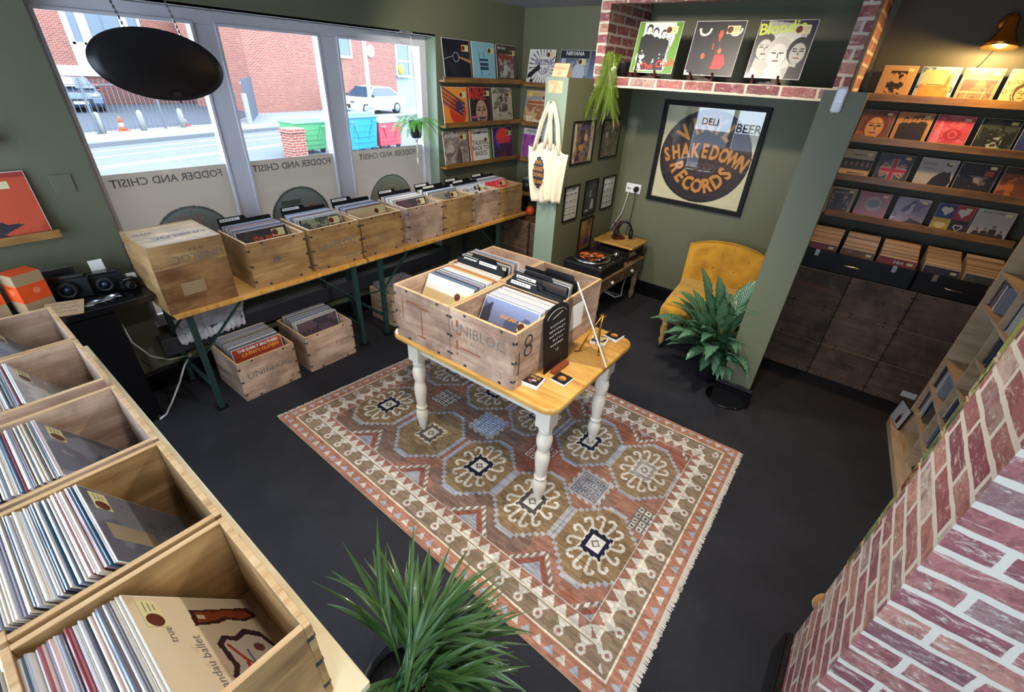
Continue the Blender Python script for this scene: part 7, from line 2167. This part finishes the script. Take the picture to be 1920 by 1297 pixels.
# ================================================================ FAR CORNER BEYOND THE BENCH
t = thing('corner_shelf', 'small wooden shelf in the far corner behind the tote bags', 'shelf', (.42, 4.25, .80))
m = MB(); m.span(-.40, .60, -.32, 0, 0, .03); m.build('shelf_board', 'ledge_oak', t, bevel=.003)
for x in (-.25, .45):
    m = MB(); m.bar((x, -.01, -.18), (x, -.25, 0), .02); m.span(x - .01, x + .01, -.012, 0, -.2, 0); m.build('bracket', 'satin_black', t)
t = thing('potted_succulent', 'blue-green succulent in a black pot in the far corner', 'potted plant', (.325, 4.02, .83))
m = MB(); m.lathe([(.040, 0), (.056, .01), (.060, .10), (.054, .10), (.052, .085)], n=22); m.build('pot', 'pot_dark', t)
m = MB(); m.lathe([(.052, .085), (.001, .09)], n=18); m.build('soil', 'soil', t)
m = MB(); random.seed(3)
for k in range(46):
    az = k * 2.399; el = 1.35 - k * .026
    blade(m, (.006 * math.cos(az), .006 * math.sin(az), .09), az, max(.15, el), .05 + .0004 * k, .012, -.3, n=6, fold=.5)
m.build('rosette_leaves', 'leaf_succulent', t)
m = MB(); m.ball((0, 0, .05), .05, 22, 14); o = m.build('orange_ball', 'orange_box'); o.location = (.42, 3.97, .595); tag(o, 'small orange ball on the dark crates in the far corner', 'ball')
for i, (x, y, z, lb) in enumerate(((.335, 3.98, .0, 'shaded crate on the floor in the far corner beyond the bench'), (.335, 3.98, .292, 'shaded crate stacked on another in the far corner beyond the bench'), (.80, 3.98, .0, 'shaded floor crate just behind the mint wall end'), (.80, 3.98, .292, 'shaded crate stacked just behind the mint wall end'))):
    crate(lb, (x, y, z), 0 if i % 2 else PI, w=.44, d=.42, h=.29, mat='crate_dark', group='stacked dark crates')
m = MB(); m.span(.12, 1.03, 3.78, 4.19, .582, .594); tag(m.build('crate_lid_board', 'crate_dark'), 'thin wooden board laid across the stacked crates in the far corner', 'board')
# ================================================================ PLUSH BEAR BEHIND THE BRICK WALL END
t = thing('plush_bear', 'tan plush toy sitting on the floor behind the brick wall end', 'soft toy', (0, 0, 0))
V_ = [((3.76, 1.56, .12), .085), ((3.76, 1.56, .26), .075), ((3.725, 1.57, .36), .05), ((3.685, 1.575, .450), .078), ((3.668, 1.57, .430), .05), ((3.71, 1.50, .25), .04), ((3.66, 1.45, .188), .040), ((3.80, 1.64, .28), .04), ((3.76, 1.70, .22), .038),
      ((3.70, 1.50, .08), .05), ((3.648, 1.445, .062), .046), ((3.74, 1.64, .08), .05), ((3.66, 1.70, .07), .046)]
E_ = [(0, 1), (1, 2), (2, 3), (3, 4), (1, 5), (5, 6), (1, 7), (7, 8), (0, 9), (9, 10), (0, 11), (11, 12)]
me = bpy.data.meshes.new('plush_body'); me.from_pydata([v[0] for v in V_], E_, []); o = bpy.data.objects.new('plush_body', me); COL.objects.link(o); o.parent = t
md = o.modifiers.new('k', 'SKIN')
for i, v in enumerate(V_): me.skin_vertices[0].data[i].radius = (v[1], v[1])
me.skin_vertices[0].data[0].use_root = True
md2 = o.modifiers.new('s', 'SUBSURF'); md2.levels = 2; md2.render_levels = 2
me.materials.append(M('plush_tan'))
for s_ in (-1, 1):
    m = MB(); m.ball((3.695 + .02 * s_, 1.575 + s_ * .06, .515), .026, 14, 10); m.build('ear', 'plush_tan', t)
m = MB(); m.ball((3.76, 1.56, .27), .096, 18, 12, sc=(1, 1, .62)); m.build('red_waistcoat', 'red_cloth', t)
# small cards tucked along the far edge of the brick wall end
cardc = ['#7c7c34', '#4c6a2c', '#918c50', '#6a2420', '#6e8450', '#3c4a24', '#a09a64', '#7a8c3c', '#2c2a1c', '#7a978a', '#5a1c24']
lbs = ['lime', 'dark green', 'pale yellow-green', 'maroon', 'soft green', 'olive black', 'cream-yellow', 'moss green', 'black and gold', 'mint', 'deep red']
z = 1.62
for k in range(11):
    hgt = .095; a = Art(20, cardc[k], 26); a.blot(.55, '#8f8a50' if k % 2 else '#2c3018', 4, k); a.rect(0, 0, 1, .06, '#a8a47c'); a.rect(0, 0, .06, 1, '#a8a47c')
    zz = .62 + k * .112
    r = thing('sticker_card', '%s picture card on the brick wall end, number %s from the floor' % (lbs[k], ('one', 'two', 'three', 'four', 'five', 'six', 'seven', 'eight', 'nine', 'ten', 'eleven')[k]), 'card', (3.598, 1.371, zz), 0, 'picture cards on the brick edge', rot=(0, 0, -E90))
    m = MB(); m.span(-.016, .014, 0, .0015, 0, .104); m.build('card', 'card_kraft', r)
    g = grid_obj('card_print', a, .027, .098, 'printed', r); g.location = (-.001, -.0005, .003)
print('objects', len(bpy.data.objects))
